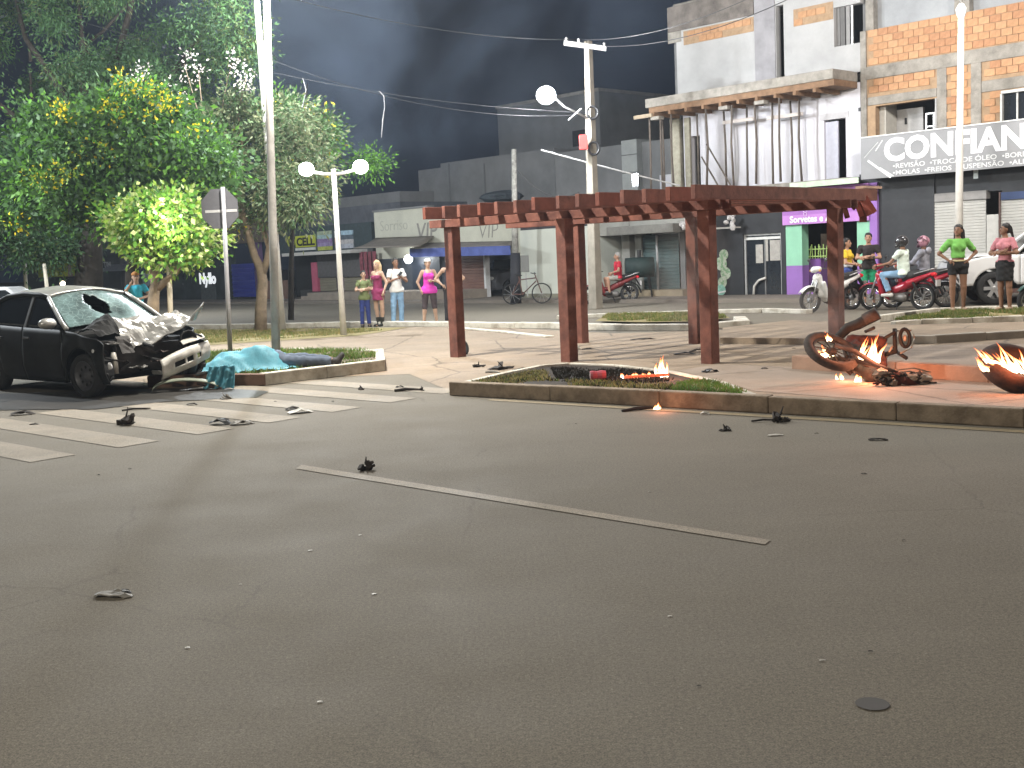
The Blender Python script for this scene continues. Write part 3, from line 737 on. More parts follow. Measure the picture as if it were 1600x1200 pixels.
q = B.uz(1240, 1302, 8, 36); MB().box(q[0], q[1], -0.012, -0.002, q[2], q[3]-0.01).build('mortar_patch', MORTAR, B.root)
ed = lambda u, z: z > q[2] + 0.25 - 0.25 * (q[1] - u) / (q[1]-q[0])*1.4
bricks(B, q[0]+0.02, q[1]-0.02, q[2] + 0.02, q[3], [], -0.03, 30, ed)
for x0, x1, g in ((1303, 1312, 0.20), (1313, 1320, 0.13), (1322, 1328, 0.25)):
    B.box('board', mat('board_%d' % x0, (g, g*0.97, g*0.95), 0.9), x0, x1, 8, 72, 0.12, 0.16)
B.box('window_post', ALU, 1330, 1332.5, 8, 70, 0.05, 0.1)
# projecting slab with rough edge
sl = FP(1008, 165, -1.3)[0] - B.u0
mb = MB()
def slab(u, v):
    x = sl + (bu1 - sl) * u; return (x, -1.3 + v * 1.3, 0)
MB().box(sl, bu1, -1.3, -0.001, zsl0 + 0.15, zsl1 - 0.002).build('projecting_slab', ROUGHC, B.root, bevel=0.015)
MB().box(sl + 0.1, bu1, -1.25, -0.02, zsl0 - 0.02, zsl0 + 0.15).build('formwork', mat('formwork_timber', (0.20,0.12,0.07), 0.9, 0.3, 5), B.root)
x = sl + 0.3
while x < bu1 - 0.3:
    MB().box(x, x + 0.09, -1.36, -0.1, zsl0 - 0.14, zsl0 - 0.021).build('joist', mat('formwork_timber', (0.20,0.12,0.07)), B.root); x += 0.62
for u_ in (sl + 0.25, (sl + bu1) * 0.43, (sl + bu1) * 0.62):
    MB().box(u_, u_ + 0.32, -1.38, -1.1, zsl0 - 0.25, zsl0 - 0.145).build('beam_end', ROUGHC, B.root, bevel=0.01)
MB().box(sl - 0.35, sl + 0.35, -1.45, -1.38, zsl0 - 0.16, zsl0 - 0.05).build('plank', mat('plank_pale', (0.35,0.28,0.2), 0.9), B.root)
# second floor
z2 = B.uz(1095, 1290, 150, 288)[2]
zlow = 3.35
o, hs = B.wall('second_floor_wall', WHITEP, 1068, 1345, 150, 290, holes=[(1081,1095,212,330,zlow-0.01),(1288,1322,186,286)], z0=zlow, z1=zsl0 + 0.14, d0=0.003)
colq = B.uz(1052, 1067, 190, 290); MB().box(colq[0], colq[1], -0.15, 0.15, zlow, zsl0-0.15).build('column', mat('column_rough', (0.30,0.28,0.22), 0.95, 0.3, 4, 0.8, 30), B.root, bevel=0.02)
q = B.uz(1073, 1081, 200, 290); MB().box(q[0], q[1], -0.1, 0.002, zlow, zsl0-0.15).build('column', mat('column_rough', (0.30,0.28,0.22)), B.root, bevel=0.02)
q = B.uz(1286, 1308, 190, 284); MB().box(q[0], q[1], 0.06, 0.12, zlow + 0.02, q[3]).build('door_leaf', mat('door_lilac', (0.42,0.42,0.48), 0.8, 0.1), B.root)
B.box('lintel', mat('lintel_grey', (0.42,0.41,0.42), 0.9), 1281, 1326, 176, 186, -0.012, 0.001)
B.box('conduit_box', BLACK, 1341, 1345, 168, 174, -0.02, 0.0)
MB().box(0, bu1, 4.0, 4.2, 0, ztop).build('inner_wall', DARKROOM, B.root)
MB().box(0, bu1, 0.26, 4, zsl1 - 0.2, zsl1 - 0.01).build('floor_slab', ROUGHC, B.root)
MB().box(0, bu1, 0.26, 4, ztop-0.02, ztop + 0.15).build('roof_slab', ROUGHC, B.root)
MB().box(0.0, 0.2, 0.26, 4, 0, ztop-0.02).build('side_wall', GREYW, B.root)
PROP = mat('prop_timber', (0.11,0.09,0.075), 0.9, 0.3, 4)
for px, dd in ((1016,-1.25),(1033,-1.25),(1050,-1.2),(1104,-1.25),(1145,-1.25),(1180,-1.25),(1219,-1.25),(1325,-1.2),(1036,-0.5),(1090,-0.4),(1132,-0.4),(1168,-0.4),(1208,-0.5),(1236,-0.4),(1250,-0.5)):
    u_ = FP(px, 230, dd)[0] - B.u0
    if u_ > bu1: continue
    b_ = random.uniform(-0.05, 0.05)
    MB().tube([(u_ + random.uniform(-0.04,0.04), dd, zlow - 0.02), (u_ + b_, dd, (zlow + zsl0)/2), (u_, dd, zsl0 - 0.14)], [0.036, 0.032, 0.03], 7).build('prop_pole', PROP, B.root, smooth=True)
for (x0, y0, x1, y1) in ((1104,225,1142,290),(1096,245,1122,290)):
    a = FP(x0, y0, -0.9); b = FP(x1, y1, -0.9)
    MB().tube([(a[0]-B.u0, -0.9, a[1]), (b[0]-B.u0, -0.9, max(zlow, b[1]))], 0.025, 6).build('brace', PROP, B.root)
for (x0, x1, y) in ((1130,1178,192),(1200,1255,185)):
    a = FP(x0, y, -0.42); b = FP(x1, y, -0.42); MB().bar((a[0]-B.u0, -0.44, a[1]), (b[0]-B.u0, -0.44, a[1]), 0.03, 0.1).build('batten', mat('batten_pale', (0.5,0.45,0.42), 0.9), B.root)
# ledge over the ground floor shops
MB().box(-0.1, bu1, -0.6, 0.0, zlow - 0.18, zlow - 0.021).build('ledge', ROUGHC, B.root, bevel=0.01)
q = B.uz(1235, 1345, 285, 294, -0.6); MB().box(q[0], q[1] - 0.05, -0.64, -0.602, zlow - 0.2, zlow - 0.05).build('ledge_trim', mat('pale_green_trim', (0.5,0.6,0.45), 0.8), B.root)


# ------------------------------------------------------------ ground floor: black shop
K = Fac('black_shop', 'black painted shop with aluminium glass door beside the ice cream parlour', 'shop', 1060)
kz = zlow - 0.19
k0, k1 = K.uz(1080, 1228, 330, 460)[:2]
dr = K.uz(1162, 1221, 365, 468)
MB().box(k0, dr[0], 0.0, 0.2, 0, kz).build('wall', BLACKP, K.root); MB().box(dr[1], k1, 0.0, 0.2, 0, kz).build('wall', BLACKP, K.root)
MB().box(dr[0], dr[1], 0.0, 0.2, dr[3], kz).build('wall', BLACKP, K.root)
fr = MB()
for x0, x1 in ((dr[0], dr[0]+0.06), (dr[1]-0.05, dr[1])): fr.box(x0, x1, 0.05, 0.12, 0.1, dr[3])
fr.box(dr[0]+0.061, dr[1]-0.051, 0.05, 0.12, dr[3]-0.05, dr[3])
fr.build('door_frame', ALU, K.root)
q = K.uz(1162, 1221, 369, 371); MB().box(dr[0]+0.062, dr[1]-0.052, 0.04, 0.1, q[2]-0.06, q[2]+0.02).build('transom', mat('transom_white', (0.6,0.6,0.58), 0.6), K.root)
MB().box(dr[0]+0.07, dr[1]-0.06, 0.08, 0.09, 0.1, dr[3]-0.06).build('glass', GLASS, K.root)
for x0, x1, yt, yb in ((1181,1192,382,411),(1194,1200,372,408),(1203,1219,375,407)):
    K.box('paper_notice', mat('paper_notice', (0.36,0.34,0.31), 0.8, 0.2, 8), x0, x1, yt, yb, 0.06, 0.07)
q = K.uz(1193, 1195, 372, 466); MB().box(q[0], q[1], 0.055, 0.078, 0.1, q[3]).build('door_stile', mat('stile', (0.16,0.16,0.16), 0.5), K.root)
tp_ = [(FP(x, y)[0]-K.u0, -0.02, FP(x, y)[1]) for x, y in ((1178,464),(1179,447),(1186,438),(1197,434))]
MB().tube(tp_, 0.035, 8).build('pull_handle', mat('handle_white', (0.6,0.58,0.54), 0.5), K.root, smooth=True)
# painted figure of balloons on the wall next to the door
GRN = mat('green_paint', (0.22,0.38,0.22), 0.8, 0.5, 9, col2=(0.5,0.55,0.45), thr=(0.45,0.55)); AQ = mat('aqua_paint', (0.25,0.5,0.42), 0.8, 0.3, 9)
bp = MB()
for x, y, r in ((1131,398,7),(1127,412,9),(1134,427,8),(1129,441,7)):
    q = K.uz(x-r, x+r, y-r, y+r); bp.lathe([(0.0,-0.008),(abs(q[1]-q[0])/2,-0.006),(abs(q[1]-q[0])/2,0.0)], 14, ((q[0]+q[1])/2, -0.003, (q[2]+q[3])/2), 'y')
bp.build('mural', GRN, K.root)
q = K.uz(1119, 1135, 443, 463); MB().lathe([(0.0,-0.012),(0.17,-0.01),(0.17,0.0)], 18, ((q[0]+q[1])/2, -0.005, (q[2]+q[3])/2), 'y').build('mural_disc', AQ, K.root)
stroke(K, [(1119,458),(1134,455)], 0.05, -0.022, TXW, 'mural_stroke')
# bunch of white bags hanging under the ledge
for x, y, sc, lab in ((1070, 352, 1.0, 'bunch of white plastic bags hanging under the roof left of the posts'), (1142, 340, 1.0, 'white cloth hanging from the bar above the black shop')):
    u_, z_ = FP(x, y, -0.5); p = fw(u_, -0.5, z_)
    m_ = MB()
    for i in range(7):
        c = (random.uniform(-0.14,0.14)*(1 if sc == 1 else .5), random.uniform(-0.1,0.1), random.uniform(-0.10,0.10) if x < 1100 else random.uniform(-0.3,0.25))
        m_.ell(c, (random.uniform(0.05,0.1), 0.07, random.uniform(0.06,0.12)), 9, 6, jit=0.22)
    m_.tube([(0,0,0.05),(0,0,zlow-0.1-z_)], 0.008, 5)
    tag(m_.build('hanging_bag' if x < 1100 else 'hanging_cloth', mat('bag_white', (0.5,0.48,0.47), 0.5, 0.25, 12), None, p), lab, 'bag' if x < 1100 else 'cloth')
a = FP(1119, 357, -0.3); b = FP(1148, 356, -0.3)
MB().bar((a[0]-K.u0, -0.3, a[1]), (b[0]-K.u0, -0.3, a[1]), 0.03, 0.05).build('bracket_bar', mat('handle_white', (0.6,0.58,0.54)), K.root)
MB().bar((b[0]-K.u0, -0.3, a[1]), (b[0]-K.u0, 0.0, a[1]), 0.03, 0.04).build('bracket_arm', mat('handle_white', (0.6,0.58,0.54)), K.root)

# ------------------------------------------------------------ ice cream parlour
I = Fac('ice_cream_parlour', 'purple and mint green ice cream parlour with lilac sign', 'shop', 1228)
PUR = mat('purple_paint', (0.28,0.14,0.42), 0.8, 0.12, 2); MINT = mat('mint_paint', (0.26,0.52,0.36), 0.8, 0.1, 2); LIL = mat('lilac_vinyl', (0.45,0.20,0.52), 0.6, 0.1, 2)
DPUR = mat('dark_purple_paint', (0.14,0.05,0.22), 0.7, 0.15, 2)
l0 = I.uz(1230, 1255, 350, 465); r0 = I.uz(1341, 1362, 350, 465); e0 = I.uz(1362, 1374, 320, 465)
zm = I.uz(1230, 1255, 350, 415)[2]
for q in (l0, r0):
    MB().box(q[0], q[1], -0.05, 0.3, 0.0, zm).build('pillar', PUR, I.root); MB().box(q[0], q[1], -0.05, 0.3, zm, l0[3]).build('pillar_top', MINT, I.root)
MB().box(e0[0]+0.002, e0[1], -0.1, 0.3, 0, kz-0.01).build('edge_pillar', PUR, I.root)
sgn = I.uz(1228, 1362, 318, 350, -0.15)
MB().box(l0[0]-0.04, e0[0], -0.15, -0.1, l0[3] - 0.02, kz-0.01).build('sign', LIL, I.root)
MB().box(l0[0]-0.03, e0[0]-0.01, -0.153, -0.151, l0[3] + 0.25, kz-0.1).build('sign_upper_band', mat('lilac_dark', (0.33,0.13,0.42), 0.6, 0.1, 3), I.root)
tu = FP(1234, 350, -0.16)[0] - I.u0
text_obj('lettering', 'Sorvetes e Açaí', 0.27, TXW, I.root, (tu, -0.16, l0[3] + 0.035), offs=0.008, sx=0.95, ext=0.003)
cx = FP(1258, 335, -0.16)[0] - I.u0; cz = l0[3] + 0.42
cone_ = MB(); pts_ = [(cx + 0.09*math.cos(t), -0.158, cz + 0.04 + 0.15*math.sin(t)) for t in [2*PI*i/20 for i in range(20)]]
cone_.tube(pts_, 0.012, 5, closed=True); cone_.tube([(cx-0.05,-0.158,cz-0.12),(cx-0.03,-0.158,cz-0.22),(cx+0.03,-0.158,cz-0.22),(cx+0.05,-0.158,cz-0.12)], 0.012, 5)
cone_.build('ice_cream_drawing', mat('pale_lilac', (0.62,0.45,0.68), 0.6), I.root)
mb = MB(); 
for i in range(7): mb.ell((cx + 0.1 + 0.07*i - 0.2, -0.158, kz - 0.08 - 0.08*math.sin(i*PI/6)), (0.06, 0.008, 0.05), 7, 4)
mb.build('leaf_drawing', mat('olive_print', (0.22,0.25,0.06), 0.7), I.root)
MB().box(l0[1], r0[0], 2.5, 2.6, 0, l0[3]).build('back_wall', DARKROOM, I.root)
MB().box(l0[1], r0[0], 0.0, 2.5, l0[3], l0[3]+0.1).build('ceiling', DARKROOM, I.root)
q = I.uz(1257, 1281, 404, 452, 0.3); MB().box(q[0], q[1], 0.35, 0.95, 0.1, q[3]).build('counter', DPUR, I.root)
q2 = I.uz(1283, 1300, 365, 452, 1.2); MB().box(q2[0], q2[1], 1.2, 1.6, 0.1, q2[3]).build('cupboard', mat('wall_brown_grey', (0.16,0.13,0.10), 0.8), I.root)
rail = MB(); zr0, zr1 = q[3], q[3] + 0.36
n_ = 9
for i in range(n_): 
    xx = q[0] + (q[1] - q[0] + 0.2) * i / (n_ - 1); rail.bar((xx, 0.33, zr0), (xx + 0.03*((i%3)-1), 0.33, zr1 + 0.05*(i%2)), 0.022, 0.022)
rail.bar((q[0], 0.305, zr0 + 0.06), (q[1]+0.2, 0.305, zr0 + 0.06), 0.022, 0.03); rail.bar((q[0], 0.305, zr0 + 0.27), (q[1]+0.2, 0.305, zr0 + 0.27), 0.022, 0.03)
rail.build('green_railing', mat('green_rail', (0.32,0.45,0.14), 0.7), I.root)
MB().box(l0[0], e0[1], 0.3, 0.45, 0.1, 0.2).build('step', SIDEW, I.root)
I.box('kick_board', PUR, 1256, 1300, 453, 466, 0.1, 0.25, z0=0.0)

# ------------------------------------------------------------ grey concrete shop with dull green shutter
Cc = Fac('grey_shop', 'grey concrete shop with dull green shutter behind the middle pergola posts', 'shop', 938)
CG = mat('shop_concrete', (0.27,0.265,0.24), 0.9, 0.2, 1.5, 0.4, 15)
c0_, c1_ = Cc.uz(972, 984, 340, 470)[:2]; zc = Cc.uz(935, 1060, 325, 345)[3] + 0.35
c_r = k0 + K.u0 - Cc.u0
MB().box(c0_, c1_, 0.0, 0.3, 0, zc-0.01).build('column', CG, Cc.root); q = Cc.uz(990, 1000, 345, 470); MB().box(q[0], q[1], 0.1, 0.35, 0, zc-0.01).build('column', CG, Cc.root)
zh = Cc.uz(935, 975, 368, 380)[3]
MB().box(-0.3, c0_, 0.0, 0.25, zh, zc).build('lintel', CG, Cc.root)
MB().box(c1_, c_r, 0.05, 0.25, Cc.uz(1005,1060,364,380)[3], zc).build('lintel', CG, Cc.root)
MB().box(c1_ - 0.2, c_r, -0.9, 0.045, Cc.uz(1000,1060,350,364,-0.9)[2], Cc.uz(1000,1060,350,364,-0.9)[3]).build('canopy', mat('canopy_grey', (0.15,0.145,0.13), 0.9, 0.2), Cc.root, bevel=0.02)
shutter_mesh(Cc, 1003, 1062, 366, 470, 0.2, mat('dull_green_steel', (0.07,0.11,0.11), 0.6, 0.2, 2), z0=0.3, pitch=0.11)
MB().box(c1_, c_r, -0.5, 0.3, 0, 0.3).build('floor_step', mat('yellowish_floor', (0.26,0.21,0.14), 0.9), Cc.root)
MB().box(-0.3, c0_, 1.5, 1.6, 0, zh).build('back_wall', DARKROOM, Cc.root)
q = Cc.uz(1027, 1031, 366, 470, -0.1); MB().tube([(q[0]+0.05, -0.15, 0.3), (q[0]+0.05, -0.15, q[3])], 0.04, 8).build('pipe', mat('pipe_grey', (0.3,0.3,0.3), 0.7), Cc.root, smooth=True)
# barrel barbecue standing at the column
p = fw(FP(1000, 440, -0.8)[0], -0.8, 0.1)
bq = thing('barbecue', 'dark barrel barbecue with chimney standing by the grey column', 'barbecue', p)
MB().lathe([(0.0,-0.45),(0.32,-0.45),(0.33,0),(0.32,0.45),(0.0,0.45)], 18, (0,0,0.95), 'x').build('barrel', mat('sooty_green', (0.02,0.035,0.033), 0.7, 0.3), bq, smooth=True)
MB().tube([(0,0,1.25),(0,0,1.5)], 0.07, 10).build('chimney', DARKM, bq)
for sx, sy in ((-.35,-.2),(.35,-.2),(-.35,.2),(.35,.2)): MB().bar((sx,sy,0.0),(sx*0.8,sy*0.7,0.7),0.04,0.04).build('leg', DARKM, bq)

# ------------------------------------------------------------ grey blocks above and behind
D1 = Fac('rear_building', 'long dark grey upper wall with pale stair tower left of the props', 'building', 868, 3.0)
q = D1.uz(868, 980, 232, 320); MB().box(q[0], q[1], 0, 6, 3.0, q[3]).build('upper_wall', GREYW, D1.root)
q = D1.uz(980, 1004, 219, 300); t0 = q
MB().box(q[0]+0.005, q[1], -0.3, 3, 2.6, q[3]).build('stair_tower', mat('tower_pale', (0.30,0.31,0.30), 0.9, 0.12, 2), D1.root)
q = D1.uz(988, 998, 271, 292, -0.31); MB().box(q[0], q[1], -0.32, -0.302, q[2], q[3]).build('window', GLASS, D1.root)
for yy in (240, 268): 
    q = D1.uz(980, 1004, yy, yy+1.5, -0.31); MB().box(t0[0]+0.006, t0[1], -0.315, -0.302, q[2], q[3]).build('crack_line', mat('crack', (0.12,0.12,0.12), 0.9), D1.root)
q = D1.uz(1004, 1080, 217, 300); MB().box(t0[1]+0.005, q[1], 0, 3, 2.6, q[3]).build('upper_wall', GREYW, D1.root)
q = D1.uz(1026, 1058, 272, 300, -0.3); MB().box(q[0], q[1], -0.12, -0.05, q[2]-0.5, q[3]).build('white_board', WHITEP, D1.root)
D2 = Fac('rear_building', 'tall hazy grey block rising behind the floodlight', 'building', 780, 9.0)
q = D2.uz(780, 915, 158, 320); w_ = D2.uz(895, 921, 203, 228)
MB().box(q[0], q[1]+0.9, 0, 7, 0, q[3]).build('wall', GREYW, D2.root)
MB().box(w_[0], w_[1], -0.02, -0.002, w_[2], w_[3]).build('window', DARKROOM, D2.root)
MB().box(q[0]-0.05, q[1]+0.95, -0.06, 7.05, q[3], q[3]+0.14).build('parapet', ROUGHC, D2.root)
D3 = Fac('rear_building', 'low stepped grey block behind the shop with the painted words', 'building', 655, 5.0)
q = D3.uz(690, 868, 243, 340); MB().box(q[0], q[1], 0, 7, 0, q[3]).build('wall', GREYW, D3.root)
q4 = D3.uz(655, 690, 264, 340); MB().box(q4[0], q[0], 0.01, 6.5, 0, q4[3]).build('wall', GREYW, D3.root)
for px in (702, 757): 
    a = D3.uz(px, px+2, 255, 320); MB().box(a[0], a[1], -0.02, -0.001, a[2], a[3]).build('pilaster', mat('pilaster_grey', (0.12,0.12,0.12), 0.9), D3.root)
tag(MB().ell((0,0,0),(0.8,0.7,0.26),14,8,jit=0.12).build('roof_tarpaulin', mat('dark_tarp', (0.04,0.05,0.06), 0.8), None, fw(FP(783, 302, 1.5)[0], 1.5, FP(783, 304, 1.5)[1]-0.1)), 'dark rounded bundle on the roof behind the pergola beam', 'tarpaulin')

# ------------------------------------------------------------ cream shop with the painted words
V = Fac('cream_shop', 'cream walled shop with painted words over brown and blue awnings', 'shop', 585)
vz = V.uz(585, 668, 328, 372); vz2 = V.uz(668, 826, 333, 380)
vr = FP(826, 420)[0] - V.u0
v718 = V.uz(716, 760, 398, 470); v762 = V.uz(762, 802, 398, 468)
zl = v718[3]
MB().box(vz[0], vz[1], 0.0, 0.25, zl, vz[3]).build('upper_wall', CREAM, V.root)
MB().box(vz[1], vr, 0.0, 0.25, zl, vz[3]-0.12).build('upper_wall', CREAM, V.root)
MB().box(vz[0]-0.05, vz[1]+0.1, -0.05, 0.3, vz[3], vz[3]+0.08).build('coping', GREYW, V.root)
a = V.uz(585, 640, 395, 470); MB().box(a[0], v718[0], 0.0, 0.25, 0, zl-0.01).build('dark_wall', mat('dark_blue_wall', (0.04,0.045,0.055), 0.8, 0.3), V.root)
b_ = V.uz(647, 690, 400, 478, 0); MB().box(b_[0], b_[1], -0.06, -0.002, 0.45, b_[3]).build('door', mat('blue_black_door', (0.015,0.02,0.03), 0.5), V.root)
shutter_mesh(V, 717, 757, 400, 472, 0.05, mat('brown_steel', (0.16,0.085,0.065), 0.55, 0.15, 2), z0=0.12, pitch=0.11)
MB().box(v718[1]-0.1, v718[1], -0.03, 0.2, 0.1, zl-0.01).build('jamb', mat('jamb_white', (0.5,0.5,0.5), 0.7), V.root)
MB().box(v762[1], vr, 0.0, 0.25, 0, zl-0.01).build('wall', CREAM, V.root)
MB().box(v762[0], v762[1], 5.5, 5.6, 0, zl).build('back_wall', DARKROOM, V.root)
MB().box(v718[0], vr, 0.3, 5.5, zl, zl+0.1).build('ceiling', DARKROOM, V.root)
# painted words
GREYT = mat('paint_grey', (0.26,0.245,0.22), 0.9, 0.2, 6)
ub = FP(650, 370)[0]-V.u0; zw = FP(668, 372)[1]
text_obj('painted_word', 'VIP', 0.95, GREYT, V.root, (ub, -0.005, zw - 0.05), offs=0.01, ext=0.003, shear=0.15)
ub = FP(747, 372)[0]-V.u0; text_obj('painted_word', 'VIP', 0.80, GREYT, V.root, (ub, -0.005, FP(762, 372)[1]), offs=-0.012, ext=0.003, shear=0.15)
text_obj('faded_word', 'Sorriso', 0.62, mat('paint_faded', (0.42,0.41,0.35), 0.9), V.root, (FP(594, 360)[0]-V.u0, -0.005, FP(615, 360)[1]), offs=-0.008, ext=0.003)
# brown sloping awning
def awning(fac, pts_top, pts_bot, dep, m, name, valance=0.0, vm=None):
    a0 = FP(*pts_top[0]); a1 = FP(*pts_top[1]); b0_ = FP(*pts_bot[0], -dep); b1_ = FP(*pts_bot[1], -dep)
    def fn(i, j):
        t = Vector((a0[0]-fac.u0, -0.01, a0[1])).lerp(Vector((a1[0]-fac.u0, -0.01, a1[1])), i)
        b = Vector((b0_[0]-fac.u0, -dep, b0_[1])).lerp(Vector((b1_[0]-fac.u0, -dep, b1_[1])), i)
        p = t.lerp(b, j); p.z -= 0.06 * math.sin(j * PI); return p
    o = MB().grid(fn, 8, 5).build(name, m, fac.root, solid=0.03, smooth=True)
    if valance:
        mb = MB().grid(lambda i, j: Vector((b0_[0]-fac.u0, -dep - 0.002 - 0.01*math.sin(i*60), b0_[1] - 0.02)).lerp(Vector((b1_[0]-fac.u0, -dep - 0.002- 0.01*math.sin(i*60), b1_[1]-0.02)), i) - Vector((0, 0, valance * j)), 40, 1)
        mb.build('valance', vm, fac.root, solid=0.01)
awning(V, ((588,372),(678,369)), ((552,388),(652,385)), 2.0, mat('brown_tin', (0.22,0.19,0.16), 0.8, 0.2, 3), 'tin_awning')
awning(V, ((655,380),(802,377)), ((640,388),(797,383)), 1.3, mat('grey_canvas', (0.20,0.18,0.17), 0.9, 0.2, 3), 'canvas_awning', 0.32, mat('blue_canvas', (0.09,0.12,0.34), 0.85, 0.2, 3))
# cream side wall to the right
W = Fac('cream_wall', 'plain cream wall right of the bicycle, seen through the pergola', 'wall', 826)
w1 = W.uz(826, 938, 356, 463); MB().box(0.0, w1[1], -0.3, 6, 0, w1[3]).build('wall', mat('cream_pale', (0.54,0.55,0.48), 0.9, 0.07, 0.8, 0.2, 10), W.root)
MB().box(0.02, w1[1], -0.28, 6, w1[3]+0.001, w1[3]+0.75).build('dark_top', mat('dark_band', (0.05,0.045,0.05), 0.9), W.root)
MB().box(0.0, w1[1], -0.75, -0.3, 0, 0.22).build('plinth', mat('mossy_plinth', (0.20,0.19,0.14), 0.95, 0.3, 3), W.root)
a=FP(845,372,-0.3); b=FP(866,440,-0.3)
# porch steps in front
P_ = Fac('porch', 'grey brown concrete porch and steps below the row of closed shutters', 'porch', 480)
q = P_.uz(482, 716, 474, 496, -1.5); MB().box(q[0], q[1], -1.5, -0.01, 0.0, 0.42).build('platform', mat('porch_concrete', (0.22,0.185,0.15), 0.9, 0.2, 2), P_.root)
MB().box(q[0]-0.5, q[0]-0.001, -1.5, -0.01, 0.0, 0.28).build('step', mat('porch_concrete2', (0.24,0.2,0.165), 0.9, 0.2, 2), P_.root)
MB().box(q[0]-1.0, q[0]-0.501, -1.5, -0.01, 0.0, 0.14).build('step', mat('porch_concrete2', (0.24,0.2,0.165)), P_.root)

# shop light over the people
p = fw(FP(638, 405, -0.5)[0], -0.5, FP(638, 405, -0.5)[1])
sl_ = thing('wall_lamp', 'round white lamp shining under the brown awning above the man in white', 'lamp', p)
MB().ell((0,0,0),(0.17,0.17,0.17),16,10).build('bulb', LAMPW, sl_, smooth=True)
MB().tube([(0,0,0.12),(0.15,0.2,0.3),(0.3,0.3,0.5)], 0.02, 6).build('bracket', DARKM, sl_)
lamp_light('shop_light', (0,-0.02,0), 420, COOL, 0.19, sl_)

# ------------------------------------------------------------ shop with the CELL sign
H = Fac('phone_shop', 'dark shop with yellow sign panel over beige shutters and pink pillars', 'shop', 440)
hz = H.uz(450, 550, 357, 394)
x1_ = FP(584, 420)[0]-H.u0
zp = 0.42
MB().box(0, x1_, 0.0, 0.25, hz[2], hz[3]+0.1).build('fascia', mat('dark_teal_fascia', (0.03,0.045,0.05), 0.8, 0.3), H.root)
q = H.uz(443, 550, 393, 398, -0.8); MB().box(q[0], q[1], -0.9, 0, q[2], q[3]).build('canopy_slab', mat('canopy_pale', (0.45,0.43,0.40), 0.8, 0.1), H.root)
zb = H.uz(495, 568, 433, 472)[3]
MB().box(H.uz(495,500,400,430)[0], x1_, 0.0, 0.25, zb, hz[2]-0.001).build('wall_above_shutters', mat('grey_dark_wall', (0.09,0.085,0.085), 0.9, 0.2), H.root)
SHB = mat('beige_steel', (0.21,0.19,0.14), 0.6, 0.12, 2)
shutter_mesh(H, 497, 527, 433, 472, 0.1, SHB, z0=zp, pitch=0.11); shutter_mesh(H, 535, 584, 433, 472, 0.1, SHB, z0=zp, pitch=0.11)
PINK = mat('pink_paint', (0.42,0.09,0.15), 0.8, 0.15, 3)
for x0, x1 in ((487.5, 496), (527, 534)):
    H.box('pillar', PINK if x0 < 500 else mat('poster_pillar', (0.30,0.24,0.25), 0.8, 0.5, 9), x0, x1, 410, 472, -0.05, 0.25, z0=zp)
MB().box(0, H.uz(487,488,410,470)[0], 2.0, 2.1, 0, hz[2]).build('back_wall', DARKROOM, H.root)
zz = H.uz(450,487,455,470)[3]; MB().box(0.1, H.uz(487,488,410,470)[0], 1.0, 1.4, 0.1, zz).build('counter', mat('dark_counter', (0.05,0.05,0.05), 0.7), H.root)
YG = mat('yellow_green', (0.42,0.45,0.04), 0.7, 0.1, 3)
q = H.uz(447, 462, 363, 392, -0.06); r_ = (q[3]-q[2])/2
MB().lathe([(0,-0.1),(r_*0.62,-0.09),(r_*0.62,-0.0)], 20, ((q[0]+q[1])/2, 0, (q[2]+q[3])/2), 'y').build('round_sign', YG, H.root)
MB().lathe([(0,-0.115),(r_*0.34,-0.11),(r_*0.34,-0.1)], 16, ((q[0]+q[1])/2, 0, (q[2]+q[3])/2), 'y').build('sign_emblem', mat('olive_dark', (0.12,0.13,0.02), 0.7), H.root)
q = H.uz(462, 492, 368, 386, -0.06); MB().box(q[0], q[1], -0.08, -0.01, q[2], q[3]).build('sign_panel', YG, H.root)
text_obj('lettering', 'CELL', (q[3]-q[2])*0.95, BLACK, H.root, (q[0]+0.1, -0.085, q[2]+0.08), offs=0.02, sx=(q[1]-q[0])/ (2.35*(q[3]-q[2])*0.95), ext=0.003)
q2 = H.uz(462, 492, 387, 391, -0.06); MB().box(q2[0], q2[1], -0.08, -0.01, q2[2], q2[3]).build('sign_strip', mat('strip_white', (0.55,0.55,0.52), 0.7), H.root)
def poster(x0, x1, yt, yb, bands, nm='poster'):
    a, b, c, d = H.uz(x0, x1, yt, yb, -0.06); n = len(bands)
    for i, cc_ in enumerate(bands): MB().box(a, b, -0.07, -0.01, c + (d-c)*(n-1-i)/n + 0.004, c + (d-c)*(n-i)/n).build(nm, mat('poster_%d_%d' % (x0, i), cc_, 0.7, 0.35, 8), H.root)
poster(496, 518, 361, 391, [(0.3,0.35,0.25),(0.3,0.42,0.42),(0.22,0.15,0.3),(0.25,0.2,0.35),(0.35,0.38,0.08)])
poster(523, 532, 361, 391, [(0.4,0.4,0.42),(0.25,0.12,0.1),(0.12,0.12,0.14)])
poster(533, 551, 360, 388, [(0.3,0.42,0.5),(0.08,0.1,0.12),(0.4,0.38,0.38),(0.35,0.36,0.4)])
q = H.uz(563, 590, 393, 416, -0.3); 
for i in range(4): 
    MB().box(q[0]+(q[1]-q[0])*i/4, q[0]+(q[1]-q[0])*(i+0.7)/4, -0.34, -0.3, q[2]-0.4-0.1*(i%2), q[3]).build('banner_strip', mat('maroon_banner', (0.24,0.06,0.08), 0.8, 0.4, 7), H.root)
MB().box(0.5, x1_+0.5, 1.2, 7, hz[3], hz[3]+0.9).build('rear_roof', mat('slate_roof', (0.09,0.095,0.11), 0.9, 0.3, 2), H.root)
q = H.uz(520, 600, 306, 360, 3); MB().box(q[0], q[1]+1.2, 3.0, 8, 0.3, q[3]).build('rear_block', GREYW, H.root)

